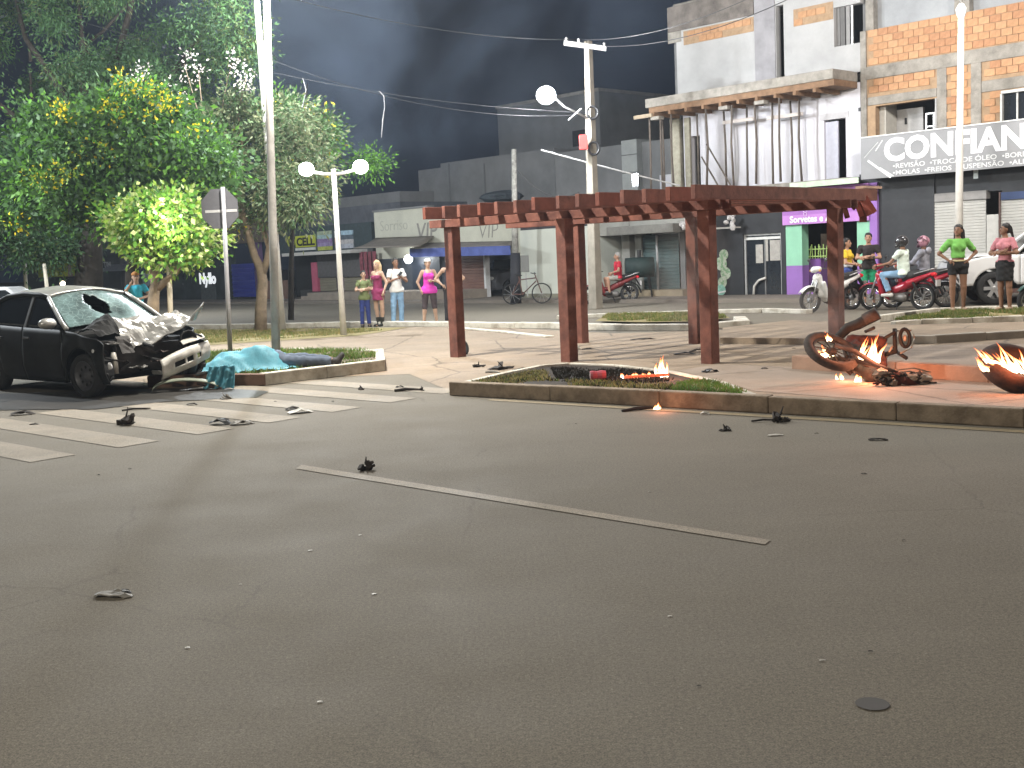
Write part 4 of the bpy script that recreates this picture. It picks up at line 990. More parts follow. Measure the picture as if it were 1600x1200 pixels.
# ------------------------------------------------------------ shops at the left, under the trees
Lf = Fac('corner_shop', 'dark fronted shop with white window lettering left of the blue shutter', 'shop', 270)
q = Lf.uz(270, 363, 385, 500); le = FP(441, 440)[0]-Lf.u0
blu = Lf.uz(364, 400, 412, 492)
MB().box(0, blu[0], 0, 0.25, 0, q[3]).build('dark_front', mat('dark_glass_front', (0.035,0.045,0.048), 0.25, 0.5, 1.2), Lf.root)
MB().box(-8, le, -0.05, 0.3, q[3]+0.001, q[3]+1.1).build('lintel_band', mat('brown_band', (0.11,0.085,0.065), 0.9, 0.35, 1.5), Lf.root)
zt3 = FP(330, 438)[1]
text_obj('lettering', 'Nyllo', 0.75, mat('letter_lit', (0.85,0.88,0.9), 0.5, 0.02, emit=0.9), Lf.root, (FP(312, 440)[0]-Lf.u0, -0.02, zt3-0.15), offs=0.03, ext=0.006)
a = Lf.uz(315, 338, 445, 482); MB().box(a[0], a[1], -0.01, -0.002, a[2], a[3]).build('window_panel', mat('grey_panel', (0.10,0.11,0.11), 0.6, 0.3), Lf.root)
shutter_mesh(Lf, 364, 400, 412, 492, 0.02, mat('blue_steel', (0.02,0.03,0.23), 0.6, 0.15, 2), z0=0.2, pitch=0.2)
MB().box(blu[1]+0.01, blu[1]+0.4, 0, 0.25, 0, q[3]).build('pillar', mat('purple_pillar', (0.09,0.05,0.12), 0.8), Lf.root)
MB().box(blu[1]+0.4, le, 2, 2.1, 0, q[3]).build('back_wall', DARKROOM, Lf.root)
MB().box(blu[1]+0.4, le, 0.1, 0.3, 0, 0.95).build('low_wall', mat('brown_low_wall', (0.17,0.10,0.075), 0.9), Lf.root)
a = Lf.uz(288, 350, 374, 386, -1.0); 
MB().grid(lambda i, j: Vector((a[0]+(a[1]-a[0])*i, -0.06-1.0*j, a[3]+0.15-0.45*j)), 6, 3).build('tan_awning', mat('tan_awning', (0.30,0.23,0.17), 0.85, 0.25, 2), Lf.root, solid=0.03)
Y = Fac('banner_shop', 'shop with lime yellow banner and round light behind the big tree trunk', 'shop', 40)
MB().box(0, 14, 0, 0.3, 0, 6).build('front', mat('dark_brown_front', (0.03,0.027,0.026), 0.9, 0.4, 0.6), Y.root)
b_ = Y.uz(60, 136, 404, 432, -0.8); MB().box(b_[0], b_[1], -0.85, -0.8, b_[2], b_[3]).build('banner', mat('lime_banner', (0.42,0.48,0.02), 0.7, 0.12, 3), Y.root)
c_ = Y.uz(101, 117, 404, 432, -0.87); 
fg = MB(); fg.ell(((c_[0]+c_[1])/2-0.1, -0.88, c_[3]+0.1),(0.5,0.02,0.35),12,8); fg.build('banner_picture', mat('red_print', (0.30,0.06,0.04), 0.8, 0.4, 4), Y.root)
MB().prism([((c_[0]+c_[1])/2-0.35, c_[2]), ((c_[0]+c_[1])/2+0.35, c_[2]), ((c_[0]+c_[1])/2+0.1, c_[3]-0.2), ((c_[0]+c_[1])/2-0.15, c_[3]-0.2)], -0.87, -0.86, 'y').build('banner_picture', mat('pink_print', (0.35,0.22,0.20), 0.8, 0.3, 4), Y.root)
text_obj('lettering', 'PROMOÇÃO', 0.5, mat('olive_letter', (0.14,0.16,0.01), 0.7), Y.root, (b_[0]+0.9, -0.865, b_[2]+0.35), offs=0.0, sx=0.8)
p = fw(FP(98, 443, -1)[0], -1.0, FP(98, 443, -1)[1])
wl_ = thing('wall_lamp', 'small round warm lamp glowing under the lime yellow banner', 'lamp', p)
MB().ell((0,0,0),(0.16,0.16,0.16),12,8).build('bulb', mat('warm_glow', (1.0,0.85,0.6), emit=5.0), wl_, smooth=True)
MB().tube([(0,0.1,0.1),(0.1,0.7,0.3)], 0.02, 6).build('bracket', DARKM, wl_)
a = Y.uz(155, 204, 378, 398, -0.6); MB().box(a[0], a[1], -0.62, -0.55, a[2], a[3]).build('dark_sign', mat('dark_sign', (0.03,0.03,0.035), 0.7), Y.root)
text_obj('lettering', 'DA TIM', 0.55, TXG, Y.root, (FP(168, 416)[0]-Y.u0, -0.65, FP(185, 419)[1]), offs=0.0)
aw_ = Y.uz(154, 210, 420, 433, -1.2)
MB().grid(lambda i, j: Vector((aw_[0]+(aw_[1]-aw_[0])*i, -0.4-0.9*j, aw_[3]+0.25-0.35*j)), 6, 3).build('grey_awning', mat('grey_awning', (0.25,0.25,0.27), 0.85, 0.2), Y.root, solid=0.03)
rs = fw(FP(228, 437, -1.5)[0], -1.5, FP(228, 437, -1.5)[1])
rd = thing('round_sign', 'round white sign with grey stripes beside the person in the orange cap', 'sign', (rs.x, rs.y, 0.1), FANG)
MB().lathe([(0,-0.02),(0.36,-0.02),(0.38,0.02),(0,0.02)], 20, (0,0,rs.z-0.1), 'y').build('disc', mat('disc_white', (0.38,0.38,0.42), 0.6), rd)
for k in (-1, 0, 1): MB().box(-0.22,0.22,-0.03,-0.021,rs.z-0.13+0.12*k,rs.z-0.08+0.12*k).build('stripe', mat('disc_stripe', (0.15,0.16,0.22), 0.6), rd)
MB().tube([(0,0.03,0),(0,0.03,rs.z-0.3)], 0.03, 8).build('post', DARKM, rd)

# ================================================================== pergola
WOODR = mat('red_stained_timber', (0.085,0.030,0.022), 0.8, 0.4, 4.5, 0.6, 35, col2=(0.215,0.082,0.056))
WOODD = mat('dark_stained_timber', (0.11,0.03,0.018), 0.8, 0.4, 4, 0.4, 25, col2=(0.20,0.06,0.035))
base = [G(716,558), G(890,565), G(1110,568), G(909,536), G(1088,537)]
pr = PD(1307, 516, 18.0); base.append(Vector((pr.x, pr.y, 0.10)))
pg = thing('pergola', 'large rust red timber pergola on square posts over the small plaza', 'pergola', (base[0].x, base[0].y, 0))
O_ = pg.location.copy()
vdir = Vector((0.70, 0.714, 0)); ang = math.atan2(0.714, 0.70)
ZB0, ZB1, ZR1 = 2.10, 2.225, 2.41
rotp = Matrix.Rotation(ang, 3, 'Z')
for i, b in enumerate(base):
    mb = MB(); lean = Vector((random.uniform(-.01,.01), random.uniform(-.01,.01), 0))
    wv = 0.095
    mb.box(-wv, wv, -wv, wv, b.z - 0.02, ZB0 + 0.01, rot=rotp, at=(b.x - O_.x, b.y - O_.y, 0))
    mb.build('post', WOODR, pg, bevel=0.012)
def V2(p, z): return Vector((p.x - O_.x, p.y - O_.y, z))
fd = (base[2] - base[0]); fd.z = 0; fdn = fd.normalized()
bd = (base[5] - base[3]); bd.z = 0; bdn = bd.normalized()
for a, c, n_ in ((base[0] - fdn*0.35, base[2] + fdn*0.30, 1), (base[3] - bdn*1.4, base[5] + bdn*0.3, 1)):
    for sgn_ in (-1, 1):
        off_ = Vector((-fdn.y, fdn.x, 0)) * 0.125 * sgn_
        MB().bar(V2(a + off_, (ZB0 + ZB1)/2), V2(c + off_, (ZB0 + ZB1)/2), 0.05, ZB1 - ZB0).build('beam', WOODR, pg, bevel=0.006)
L0 = Vector((-1.24, 18.42, 0)); L1 = Vector((2.43, 14.95, 0))      # front ends
K0 = Vector((1.75, 20.95, 0)); K1 = Vector((6.05, 18.95, 0))       # rear ends
n_r = 14
for i in range(n_r):
    t = i / (n_r - 1); a = L0.lerp(L1, t); c = K0.lerp(K1, t)
    j = random.uniform(-0.01, 0.012); wd = 0.075
    a_ = V2(a + vdir * random.uniform(-.05,.05), (ZB1 + ZR1)/2 + j + 0.003); c_ = V2(c, (ZB1 + ZR1)/2 + j*0.5 + 0.003)
    MB().bar(a_, c_, wd, ZR1 - ZB1).build('rafter', WOODR if i % 3 else WOODD, pg, bevel=0.006)
# cross battens resting on the right side (darker, with broken end hanging)
mb = MB().bar(V2(K1 + vdir*0.02 - Vector((0.35,0.3,0)), ZR1 + 0.03), V2(K1 + Vector((0.1,0.2,0)), ZR1 + 0.03), 0.16, 0.04); mb.build('loose_board', mat('pale_board', (0.40,0.27,0.20), 0.85, 0.3, 4), pg)
hp = PD(1352, 322, 18.6); tz = thing('broken_board', 'broken reddish boards hanging from the far right corner of the pergola', 'broken board', hp)
random.seed(3)
for i, (dx, dz, l, a_) in enumerate(((0,0,0.32,-65),(0.08,0.02,0.30,-58),(-0.09,-0.03,0.28,-70),(-0.2,0.05,0.22,-50),(-0.28,-0.08,0.2,-75))):
    m_ = Matrix.Rotation(R(-a_), 3, 'Y')
    MB().box(-l/2, l/2, -0.02+0.03*i, 0.005+0.03*i, -0.04, 0.04, rot=m_, at=(dx, 0, dz)).build('board', mat('salmon_board', (0.42,0.13,0.10), 0.8, 0.2) if i < 3 else WOODD, tz)
MB().box(-0.06, 0.06, 0.11, 0.13, -0.25, 0.12).build('board', WOODD, tz)

# ================================================================== sign seen from behind
sb = G(360, 553, 0.15); st = PD(348, 292, sb.y) - sb
sg_ = thing('road_sign', 'grey back of an octagonal stop sign on a thin galvanised post', 'road sign', sb)
MB().tube([(0,0,0), tuple(st*0.5), tuple(st)], [0.042,0.038,0.036], 12).build('post', mat('sign_pole', (0.40,0.40,0.42), 0.5, 0.15, 4, metal=0.3), sg_, smooth=True)
sc_ = PD(345, 326, sb.y + 0.05) - sb; ro = 0.36
oct_ = [(sc_.x - 0.02 + ro*math.cos(PI/8 + i*PI/4)*0.93, sc_.z + ro*math.sin(PI/8 + i*PI/4)) for i in range(8)]
MB().prism(oct_, 0.06, 0.065, 'y').build('plate', mat('sign_back', (0.10,0.10,0.11), 0.6, 0.15), sg_)
MB().prism([(x*1.0, z) for x, z in [(sc_.x-0.02 + 0.33*math.cos(PI/8 + i*PI/4)*0.93, sc_.z + 0.33*math.sin(PI/8 + i*PI/4)) for i in range(8)]], 0.066, 0.069, 'y').build('face', mat('stop_red', (0.5,0.03,0.03), 0.5), sg_)
MB().bar(sc_ + Vector((-0.27,0.02,-0.04)), sc_ + Vector((0.27,0.02,-0.04)), 0.03, 0.045).build('bracket', METALW, sg_)
q = sc_ + Vector((0.17,0.055,-0.17)); MB().ell(tuple(q), (0.05,0.006,0.04), 10, 6).build('sticker', mat('sticker_white', (0.6,0.6,0.6), 0.6), sg_)

# thin cream posts among the left trees
for (x0, y0, x1, y1, d, lab) in ((266,480,261,330,24.0,'thin cream lamp post standing inside the low bright green tree'),
                            (74,455,69,412,30.0,'short pale post in front of the lime yellow banner'),
                            (41,450,38,412,33.0,'short pale post left of the lime yellow banner')):
    a = PD(x0, y0, d); b = PD(x1, y1, d)
    dr_ = (b - a); a0 = a - dr_ * (a.z / dr_.z)
    tag(MB().tube([(0,0,0), tuple(b - a0)], [0.06, 0.045], 10).build('post', mat('cream_post', (0.55,0.50,0.40), 0.7, 0.15, 3), None, a0, smooth=True), lab, 'post')
lamp_light('post_lamp', PD(255, 345, 22.6), 170, (0.95,1.0,0.88), 0.3)
lamp_light('post_lamp', PD(285, 372, 22.6), 60, (0.95,1.0,0.88), 0.3)
# two slim poles, wires
cp = G(806, 474); cpt = PD(803, 233, cp.y) - cp
po = thing('utility_pole', 'slim weathered pole with dark lower half beside the bicycle', 'utility pole', cp)
MB().tube([tuple(cpt*t) for t in (0.32,0.6,1.0)], [0.12,0.10,0.085], 8).build('post', mat('weathered_pole', (0.34,0.33,0.30), 0.9, 0.6, 5, 0.5, 20), po, smooth=True)
MB().tube([(0,0,0), tuple(cpt*0.16), tuple(cpt*0.33)], [0.20,0.19,0.17], 10).build('base_sleeve', mat('black_sleeve', (0.02,0.02,0.025), 0.7), po, smooth=True)
q = PD(820, 412, cp.y) - cp; MB().box(-0.14,0.14,-0.1,0.1,-0.28,0.28,at=q).build('meter_box', mat('meter_box', (0.16,0.16,0.15), 0.7), po, bevel=0.01)
MB().tube([tuple(q + Vector((0.02,0,-0.3))), tuple(q + Vector((0.05,0,-1.1)))], 0.03, 6).build('conduit', mat('conduit', (0.4,0.4,0.38), 0.7), po)

def wire(a, b, sag, rad, m, lab, n=16):
    a = Vector(a); b = Vector(b)
    pts = [tuple(a.lerp(b, i/n) - Vector((0,0,sag*4*(i/n)*(1-i/n))) - a) for i in range(n+1)]
    return tag(MB().tube(pts, rad, 5).build('wire', m, None, a), lab, 'wire', 'overhead wires')
WDARK = mat('cable_dark', (0.03,0.03,0.033), 0.5, 0.1)  # near-black colour for the overhead cables
wt = PD(917, 72, b3.y)
wire(PD(905, 62, b3.y), PD(1210, -22, 24), 0.3, 0.008, WDARK, 'upper wire running right from the pole crossarm to the roof')
wire(PD(940, 72, b3.y), PD(1250, -10, 24), 0.3, 0.010, WDARK, 'lower wire running right from the pole crossarm to the roof')
wire(PD(905, 62, b3.y), PD(180, -90, 24), 0.5, 0.010, WDARK, 'wire running left from the pole crossarm over the trees')
wire(PD(926, 176, b3.y), PD(-60, -30, 30), 0.7, 0.007, WDARK, 'sagging cable from the pole loop to the left tree tops')
wire(PD(926, 178, b3.y), PD(420, 92, 29), 0.5, 0.007, WDARK, 'sagging cable from the pole loop to the leaning white post')
wire(PD(845, 234, 33), PD(1062, 290, 34), 0.02, 0.022, mat('cable_white', (0.5,0.5,0.5), 0.5, 0.4, 4), 'thick pale cable stretched behind the pole above the pergola')
wire(PD(888, 188, 31.8), PD(908, 170, 31.8), 0, 0.02, mat('cable_white', (0.5,0.5,0.5)), 'short pale strut floating just left of the pole')
wire(PD(805, 262, cp.y), PD(905, 300, 40), 0.5, 0.02, WIRE, 'dark cable drooping between the slim pole and the thick pole')
for (pts, lab) in ((((592,142),(600,150),(601,168),(598,188),(596,215)), 'long pale kite tail dangling from the wires in the middle of the sky'),
                   (((473,122),(478,140),(476,152),(472,168)), 'short pale rag dangling from the wires above the twin lamp')):
    P = [PD(x, y, 28) for x, y in pts]; o0 = P[0]
    tag(MB().tube([tuple(p - o0) for p in P], [0.008,0.014,0.008,0.018,0.005][:len(P)], 6).build('kite_tail', mat('kite_tail', (0.30,0.30,0.31), 0.7), None, o0), lab, 'kite tail')

# ================================================================== trees
def leaf_mesh(name, clumps, mats, parent, seed, flat=False):
    """clumps: (centre, radii, leaves, leaf length, leaf width, material weights, per-tuft leaves, droop)"""
    rg = np.random.default_rng(seed); V = []; MI = []
    for (c, r, n, ll, lw, wts, tuft, droop) in clumps:
        nt_ = max(1, n // tuft)
        u = rg.normal(size=(nt_, 3)); u /= np.linalg.norm(u, axis=1)[:, None]
        rad = rg.random(nt_) ** 0.45
        tc = np.array(c) + u * rad[:, None] * np.array(r)
        k = np.repeat(np.arange(nt_), tuft)
        ts = ll * 1.7
        p = tc[k] + rg.normal(size=(len(k), 3)) * ts * 0.75
        d = (p - tc[k]); d += rg.normal(size=d.shape) * ts * 0.5; d[:, 2] -= droop * ts
        d /= np.linalg.norm(d, axis=1)[:, None] + 1e-9
        sd = np.cross(d, rg.normal(size=d.shape)); sd /= np.linalg.norm(sd, axis=1)[:, None] + 1e-9
        L = ll * rg.uniform(0.6, 1.25, len(k))[:, None]; W_ = lw * rg.uniform(0.7, 1.2, len(k))[:, None]
        nrm = np.cross(d, sd)
        q = np.stack([p, p + d*L*0.45 + sd*W_*0.5 + nrm*W_*0.15, p + d*L, p + d*L*0.45 - sd*W_*0.5 + nrm*W_*0.15], 1)
        V.append(q.reshape(-1, 3))
        tm = rg.choice(len(mats), nt_, p=np.array(wts)/sum(wts))
        MI.append(tm[k])
    V = np.concatenate(V); MI = np.concatenate(MI); nf = len(MI)
    me = bpy.data.meshes.new(name); me.vertices.add(len(V)); me.vertices.foreach_set('co', V.astype(np.float32).ravel())
    me.loops.add(nf*4); me.loops.foreach_set('vertex_index', np.arange(nf*4, dtype=np.int32))
    me.polygons.add(nf); me.polygons.foreach_set('loop_start', np.arange(0, nf*4, 4, dtype=np.int32)); me.polygons.foreach_set('loop_total', np.full(nf, 4, np.int32))
    for m in mats: me.materials.append(m)
    me.polygons.foreach_set('material_index', MI.astype(np.int32)); me.update(); me.validate()
    o = bpy.data.objects.new(name, me); COL.objects.link(o); o.parent = parent
    return o
def leaf_mat(name, col, tr=0.35):
    if name in _mc: return _mc[name]
    m = bpy.data.materials.new(name); m.use_nodes = True; n = m.node_tree; L = n.links; b = n.nodes['Principled BSDF']; out = n.nodes['Material Output']
    tc = n.nodes.new('ShaderNodeTexCoord'); nz = n.nodes.new('ShaderNodeTexNoise'); nz.inputs['Scale'].default_value = 2.2; nz.inputs['Detail'].default_value = 4
    L.new(tc.outputs['Object'], nz.inputs['Vector']); cr = n.nodes.new('ShaderNodeValToRGB')
    cr.color_ramp.elements[0].position = 0.35; cr.color_ramp.elements[1].position = 0.65
    cr.color_ramp.elements[0].color = (col[0]*0.7, col[1]*0.72, col[2]*0.7, 1); cr.color_ramp.elements[1].color = (min(1,col[0]*1.3), min(1,col[1]*1.25), min(1,col[2]*1.2), 1)
    L.new(nz.outputs['Fac'], cr.inputs[0]); L.new(cr.outputs[0], b.inputs['Base Color']); b.inputs['Roughness'].default_value = 0.55; b.inputs['Specular IOR Level'].default_value = 0.3
    t = n.nodes.new('ShaderNodeBsdfTranslucent'); L.new(cr.outputs[0], t.inputs[0]); mx = n.nodes.new('ShaderNodeMixShader'); mx.inputs[0].default_value = tr
    L.new(b.outputs[0], mx.inputs[1]); L.new(t.outputs[0], mx.inputs[2]); L.new(mx.outputs[0], out.inputs[0])
    _mc[name] = m; return m
LF_DARK = leaf_mat('leaf_dark', (0.048,0.105,0.045)); LF_MID = leaf_mat('leaf_mid', (0.062,0.13,0.042)); LF_OLV = leaf_mat('leaf_olive', (0.10,0.13,0.045))
LF_BRT = leaf_mat('leaf_bright', (0.10,0.24,0.03)); LF_LIME = leaf_mat('leaf_lime', (0.20,0.31,0.04)); LF_GREY = leaf_mat('leaf_grey', (0.17,0.19,0.10)); LF_GR2 = leaf_mat('leaf_grey_green', (0.11,0.16,0.075))
FL_Y = leaf_mat('flower_yellow', (0.62,0.50,0.02)); FL_W = leaf_mat('flower_white', (0.75,0.68,0.66)); FL_BR = leaf_mat('leaf_brown', (0.09,0.065,0.04))
BARK = mat('bark_dark', (0.028,0.022,0.017), 0.95, 0.4, 8, 0.8, 30); BARKL = mat('bark_pale', (0.23,0.175,0.12), 0.95, 0.3, 6, 0.8, 30)
def branch(mb, px, d, r0, r1, n=7, wob=0.0):
    P = [PD(x, y, d + (dd[0] if dd else 0)) for x, y, *dd in px]
    k = len(P); mb.tube([tuple(p) for p in P], [r0 + (r1 - r0) * i/(k-1) for i in range(k)], n)
def tree(lab, d, base_px, limbs, clumps, mats, barkm, seed, extra=None):
    b = PD(base_px[0], base_px[1], d); b.z = 0.0
    t = thing('tree', lab, 'tree', b)
    mb = MB()
    for px, r0, r1 in limbs: branch(mb, px, d, r0, r1)
    mb.v = [tuple(Vector(v) - b) for v in mb.v]
    mb.build('trunk', barkm, t, smooth=True)
    cl = []
    for (x, y, rx, rz, n, ll, lw, wts, tuft, droop, *dd) in clumps:
        c = PD(x, y, d + (dd[0] if dd else random.uniform(-0.8, 0.8))) - b; s_ = d / 1800
        cl.append((tuple(c), (rx*s_, max(0.5, min(rx, rz)*s_*0.9), rz*s_), n, ll, lw, wts, tuft, droop))
    leaf_mesh('crown', cl, mats, t, seed)
    if extra: extra(t, b)
    return t
random.seed(11)
def scatter(region, n, rx, rz, leaves, ll, lw, wts, tuft=14, droop=0.2, dd=None):
    out = []
    for i in range(n):
        for _ in range(50):
            x = random.uniform(region[0], region[2]); y = random.uniform(region[1], region[3])
            if region[4](x, y): break
        out.append((x, y, rx*random.uniform(.6,1.3), rz*random.uniform(.6,1.3), leaves, ll, lw, wts, tuft, droop) + ((random.uniform(*dd),) if dd else ()))
    return out
# 1: the big feathery tree filling the upper left
reg = (-160, -160, 400, 350, lambda x, y: (y < 330 - max(0, x-150)*1.0 or y < 130) and not (300 < x and y > 200) and not ((x-40)**2/55**2 + (y-95)**2/38**2 < 1) and not ((x-215)**2/45**2+(y-25)**2/28**2 < 1) and not ((x-250)**2/60**2+(y+15)**2/30**2 < 1))
cl = scatter(reg, 118, 40, 26, 820, 0.135, 0.034, (5,4,1), 16, 0.5, (-1.5, 2.5))
cl += scatter((-100, 250, 160, 400, lambda x, y: True), 26, 36, 26, 500, 0.16, 0.06, (6,2,1), 16, 0.3, (-1, 2))
cl += [(350,30,45,30,900,0.17,0.045,(2,5,2),16,0.4,-1), (385,60,40,30,700,0.17,0.045,(2,5,2),16,0.4,-1), (330,85,35,25,600,0.17,0.045,(3,5,1),16,0.4,-1)]
limbs = [([(138,470),(140,420),(143,370),(140,300),(132,220),(135,70)], 0.42, 0.10), ([(140,300),(150,210),(175,120),(205,10),(215,-60)], 0.16, 0.05), ([(132,220),(128,60),(118,-40)], 0.10, 0.035),
         ([(135,200),(95,140),(40,60),(20,-20)], 0.14, 0.03), ([(48,96),(46,70),(28,30)], 0.05, 0.02), ([(135,68),(160,50),(205,2)], 0.06, 0.03), ([(135,250),(60,210),(-20,150),(-80,60)], 0.15, 0.03),
         ([(150,230),(220,170),(290,90),(340,20),(360,-60)], 0.13, 0.03), ([(168,95),(176,75)], 0.03, 0.01), ([(60,190),(50,160),(47,110)],0.06,0.03), ([(245,120),(262,98)],0.03,0.015)]
tree('huge dark feathery tree filling the upper left, with thick dark trunk behind the car', 31, (138,470), limbs, cl, [LF_DARK, LF_MID, LF_OLV], BARK, 1)
# 2: cassia with yellow flowers
reg = (20, 135, 345, 390, lambda x, y: ((x-225)/120)**2 + ((y-255)/115)**2 < 1 or (x < 130 and y > 175 and y < 330))
cl = scatter(reg, 74, 30, 22, 420, 0.16, 0.10, (7,3,0.15,0.0), 12, 0.2, (-1.5, 1.5))
for (x, y) in ((215,138),(232,142),(170,165),(98,180),(105,175),(255,158),(185,160),(230,135),(168,245),(60,282),(70,290),(112,268),(55,275),(205,130),(265,160),(20,350)):
    cl.append((x, y, 9, 5, 50, 0.09, 0.06, (0,1.2,0.6,2), 10, 0.0, -1.6))
for i in range(30):
    x = random.uniform(60, 330); y = random.uniform(170, 370)
    if ((x-225)/120)**2 + ((y-255)/115)**2 < 1: cl.append((x, y, 3.5, 3, 14, 0.09, 0.07, (0,0.6,1,0.6), 7, 0.0, -1.7))
limbs = [([(205,480),(205,430),(210,380),(220,300),(225,200)], 0.17, 0.04), ([(208,400),(180,330),(150,260),(110,200)], 0.09, 0.03), ([(212,360),(250,290),(280,230)], 0.08, 0.03)]
tree('leafy green tree sprinkled with yellow blossom, in front of the huge dark tree', 27, (205,480), limbs, cl, [LF_MID, LF_BRT, LF_LIME, FL_Y], BARK, 2)
# 3: low bright lime tree lit from behind the car
reg = (175, 315, 345, 400, lambda x, y: ((x-262)/82)**2 + ((y-358)/42)**2 < 1)
cl = scatter(reg, 40, 15, 10, 190, 0.13, 0.09, (1,5,5,2.5), 12, 0.2, (-0.9, 0.9))
cl += [(335,372,12,9,120,0.13,0.09,(0,4,5,2),12,0.3,0), (185,345,14,10,150,0.13,0.09,(0,4,5,2),12,0.3,0), (248,322,16,8,160,0.13,0.09,(0,4,5,3),12,0.3,0), (310,388,14,8,120,0.13,0.09,(0,4,5,2),12,0.3,-0.4)]
limbs = [([(238,520),(240,470),(243,440),(236,410),(222,370)], 0.15, 0.05), ([(243,452),(270,430),(284,405),(300,378),(310,350)], 0.09, 0.045), ([(243,440),(255,400),(262,360)], 0.06, 0.03), ([(284,405),(268,370)], 0.04, 0.02)]
tree('low bright lime green tree with forked pale trunk behind the wrecked car', 24, (238,520), limbs, cl, [LF_MID, LF_BRT, LF_LIME, leaf_mat('leaf_pale', (0.48,0.55,0.22))], BARKL, 3)
# 4: slender sparse tree by the lamp posts
reg = (262, 140, 500, 345, lambda x, y: ((x-385)/112)**2 + ((y-245)/102)**2 < 1 and not (x < 310 and y > 260) and y > 150 - 0.1*(x-330))
cl = scatter(reg, 66, 26, 18, 270, 0.14, 0.055, (4,4,1,0.12), 14, 0.3, (-1.1, 1.1))
cl += scatter((415, 255, 500, 345, lambda x, y: True), 16, 20, 15, 330, 0.17, 0.05, (3,4,2,0.2), 14, 0.7, (-1.2, 0.3))
cl += scatter((420, 145, 520, 240, lambda x, y: y > 130 + (x-420)*0.75), 16, 22, 15, 330, 0.15, 0.06, (1,3,5,0.1), 14, 0.3, (0.2, 1.6))
limbs = [([(408,520),(408,480),(411,440),(407,418),(398,400),(384,350),(372,300),(352,250),(318,200)], 0.17, 0.03),
         ([(410,430),(418,405),(420,385),(405,340),(404,290),(420,230)], 0.10, 0.03), ([(398,400),(375,330),(330,280),(285,225)], 0.06, 0.02), ([(420,400),(432,345),(450,300),(462,250)], 0.05, 0.02),
         ([(372,300),(380,240),(372,180)], 0.045, 0.015), ([(352,250),(300,190),(268,170)], 0.04, 0.012), ([(404,290),(440,250),(470,215)], 0.04, 0.012), ([(407,418),(420,408),(428,412)], 0.06, 0.06),
         ([(384,350),(345,300),(300,260)],0.04,0.015), ([(318,200),(305,160),(288,100)],0.02,0.008), ([(318,200),(315,160),(310,110)],0.02,0.008), ([(340,230),(350,150),(362,98)],0.02,0.008), ([(372,180),(380,140),(385,118)],0.02,0.008)]
def blossoms(t, b):
    cl2 = []
    for (x, y, r) in ((288,88,6),(295,92,4),(309,103,7),(313,110,5),(287,127,8),(222,108,7),(228,114,5),(214,116,5),(260,140,7),(252,138,5),(358,92,6),(363,97,4),(374,112,4),(380,121,6),(391,108,3),(383,128,4),(390,140,5),(289,145,3)):
        cl2.append((tuple(PD(x, y, 28.4) - b), (r*0.0158, 0.1, r*0.0158*0.8), 22, 0.08, 0.06, (1,), 8, 0.4))
    leaf_mesh('blossom', cl2, [FL_W], t, 44)
tree('slender sparse grey green tree with white blossom tips beside the lamp posts', 29, (408,520), limbs, cl, [LF_GREY, LF_GR2, LF_MID, FL_Y], BARKL, 4, blossoms)
# 5: twigs reaching over the twin lamp
cl = [(575,250,16,9,320,0.14,0.05,(1,3),12,0.3),(560,262,14,8,240,0.14,0.05,(1,3),12,0.3),(585,262,10,10,220,0.14,0.05,(1,3),12,0.5),(596,252,8,7,120,0.14,0.05,(1,3),12,0.3),
      (500,215,26,16,700,0.15,0.06,(1,3),14,0.3),(482,195,24,18,700,0.15,0.06,(1,3),14,0.3),(468,222,24,18,700,0.15,0.06,(1,3),14,0.3),(512,232,14,12,350,0.15,0.06,(1,3),14,0.3),(440,170,20,16,500,0.15,0.06,(1,3),14,0.3)]
limbs = [([(455,500),(455,420),(458,330),(470,260),(480,225)], 0.09, 0.035), ([(470,262),(500,243),(530,245),(548,262),(575,255)], 0.035, 0.012), ([(458,330),(445,250),(440,180)], 0.05, 0.02), ([(480,225),(478,180),(480,130)],0.03,0.01)]
tree('thin dark green tree reaching a twig over the twin globe lamp', 33, (455,500), limbs, cl, [LF_MID, LF_BRT], BARK, 5)

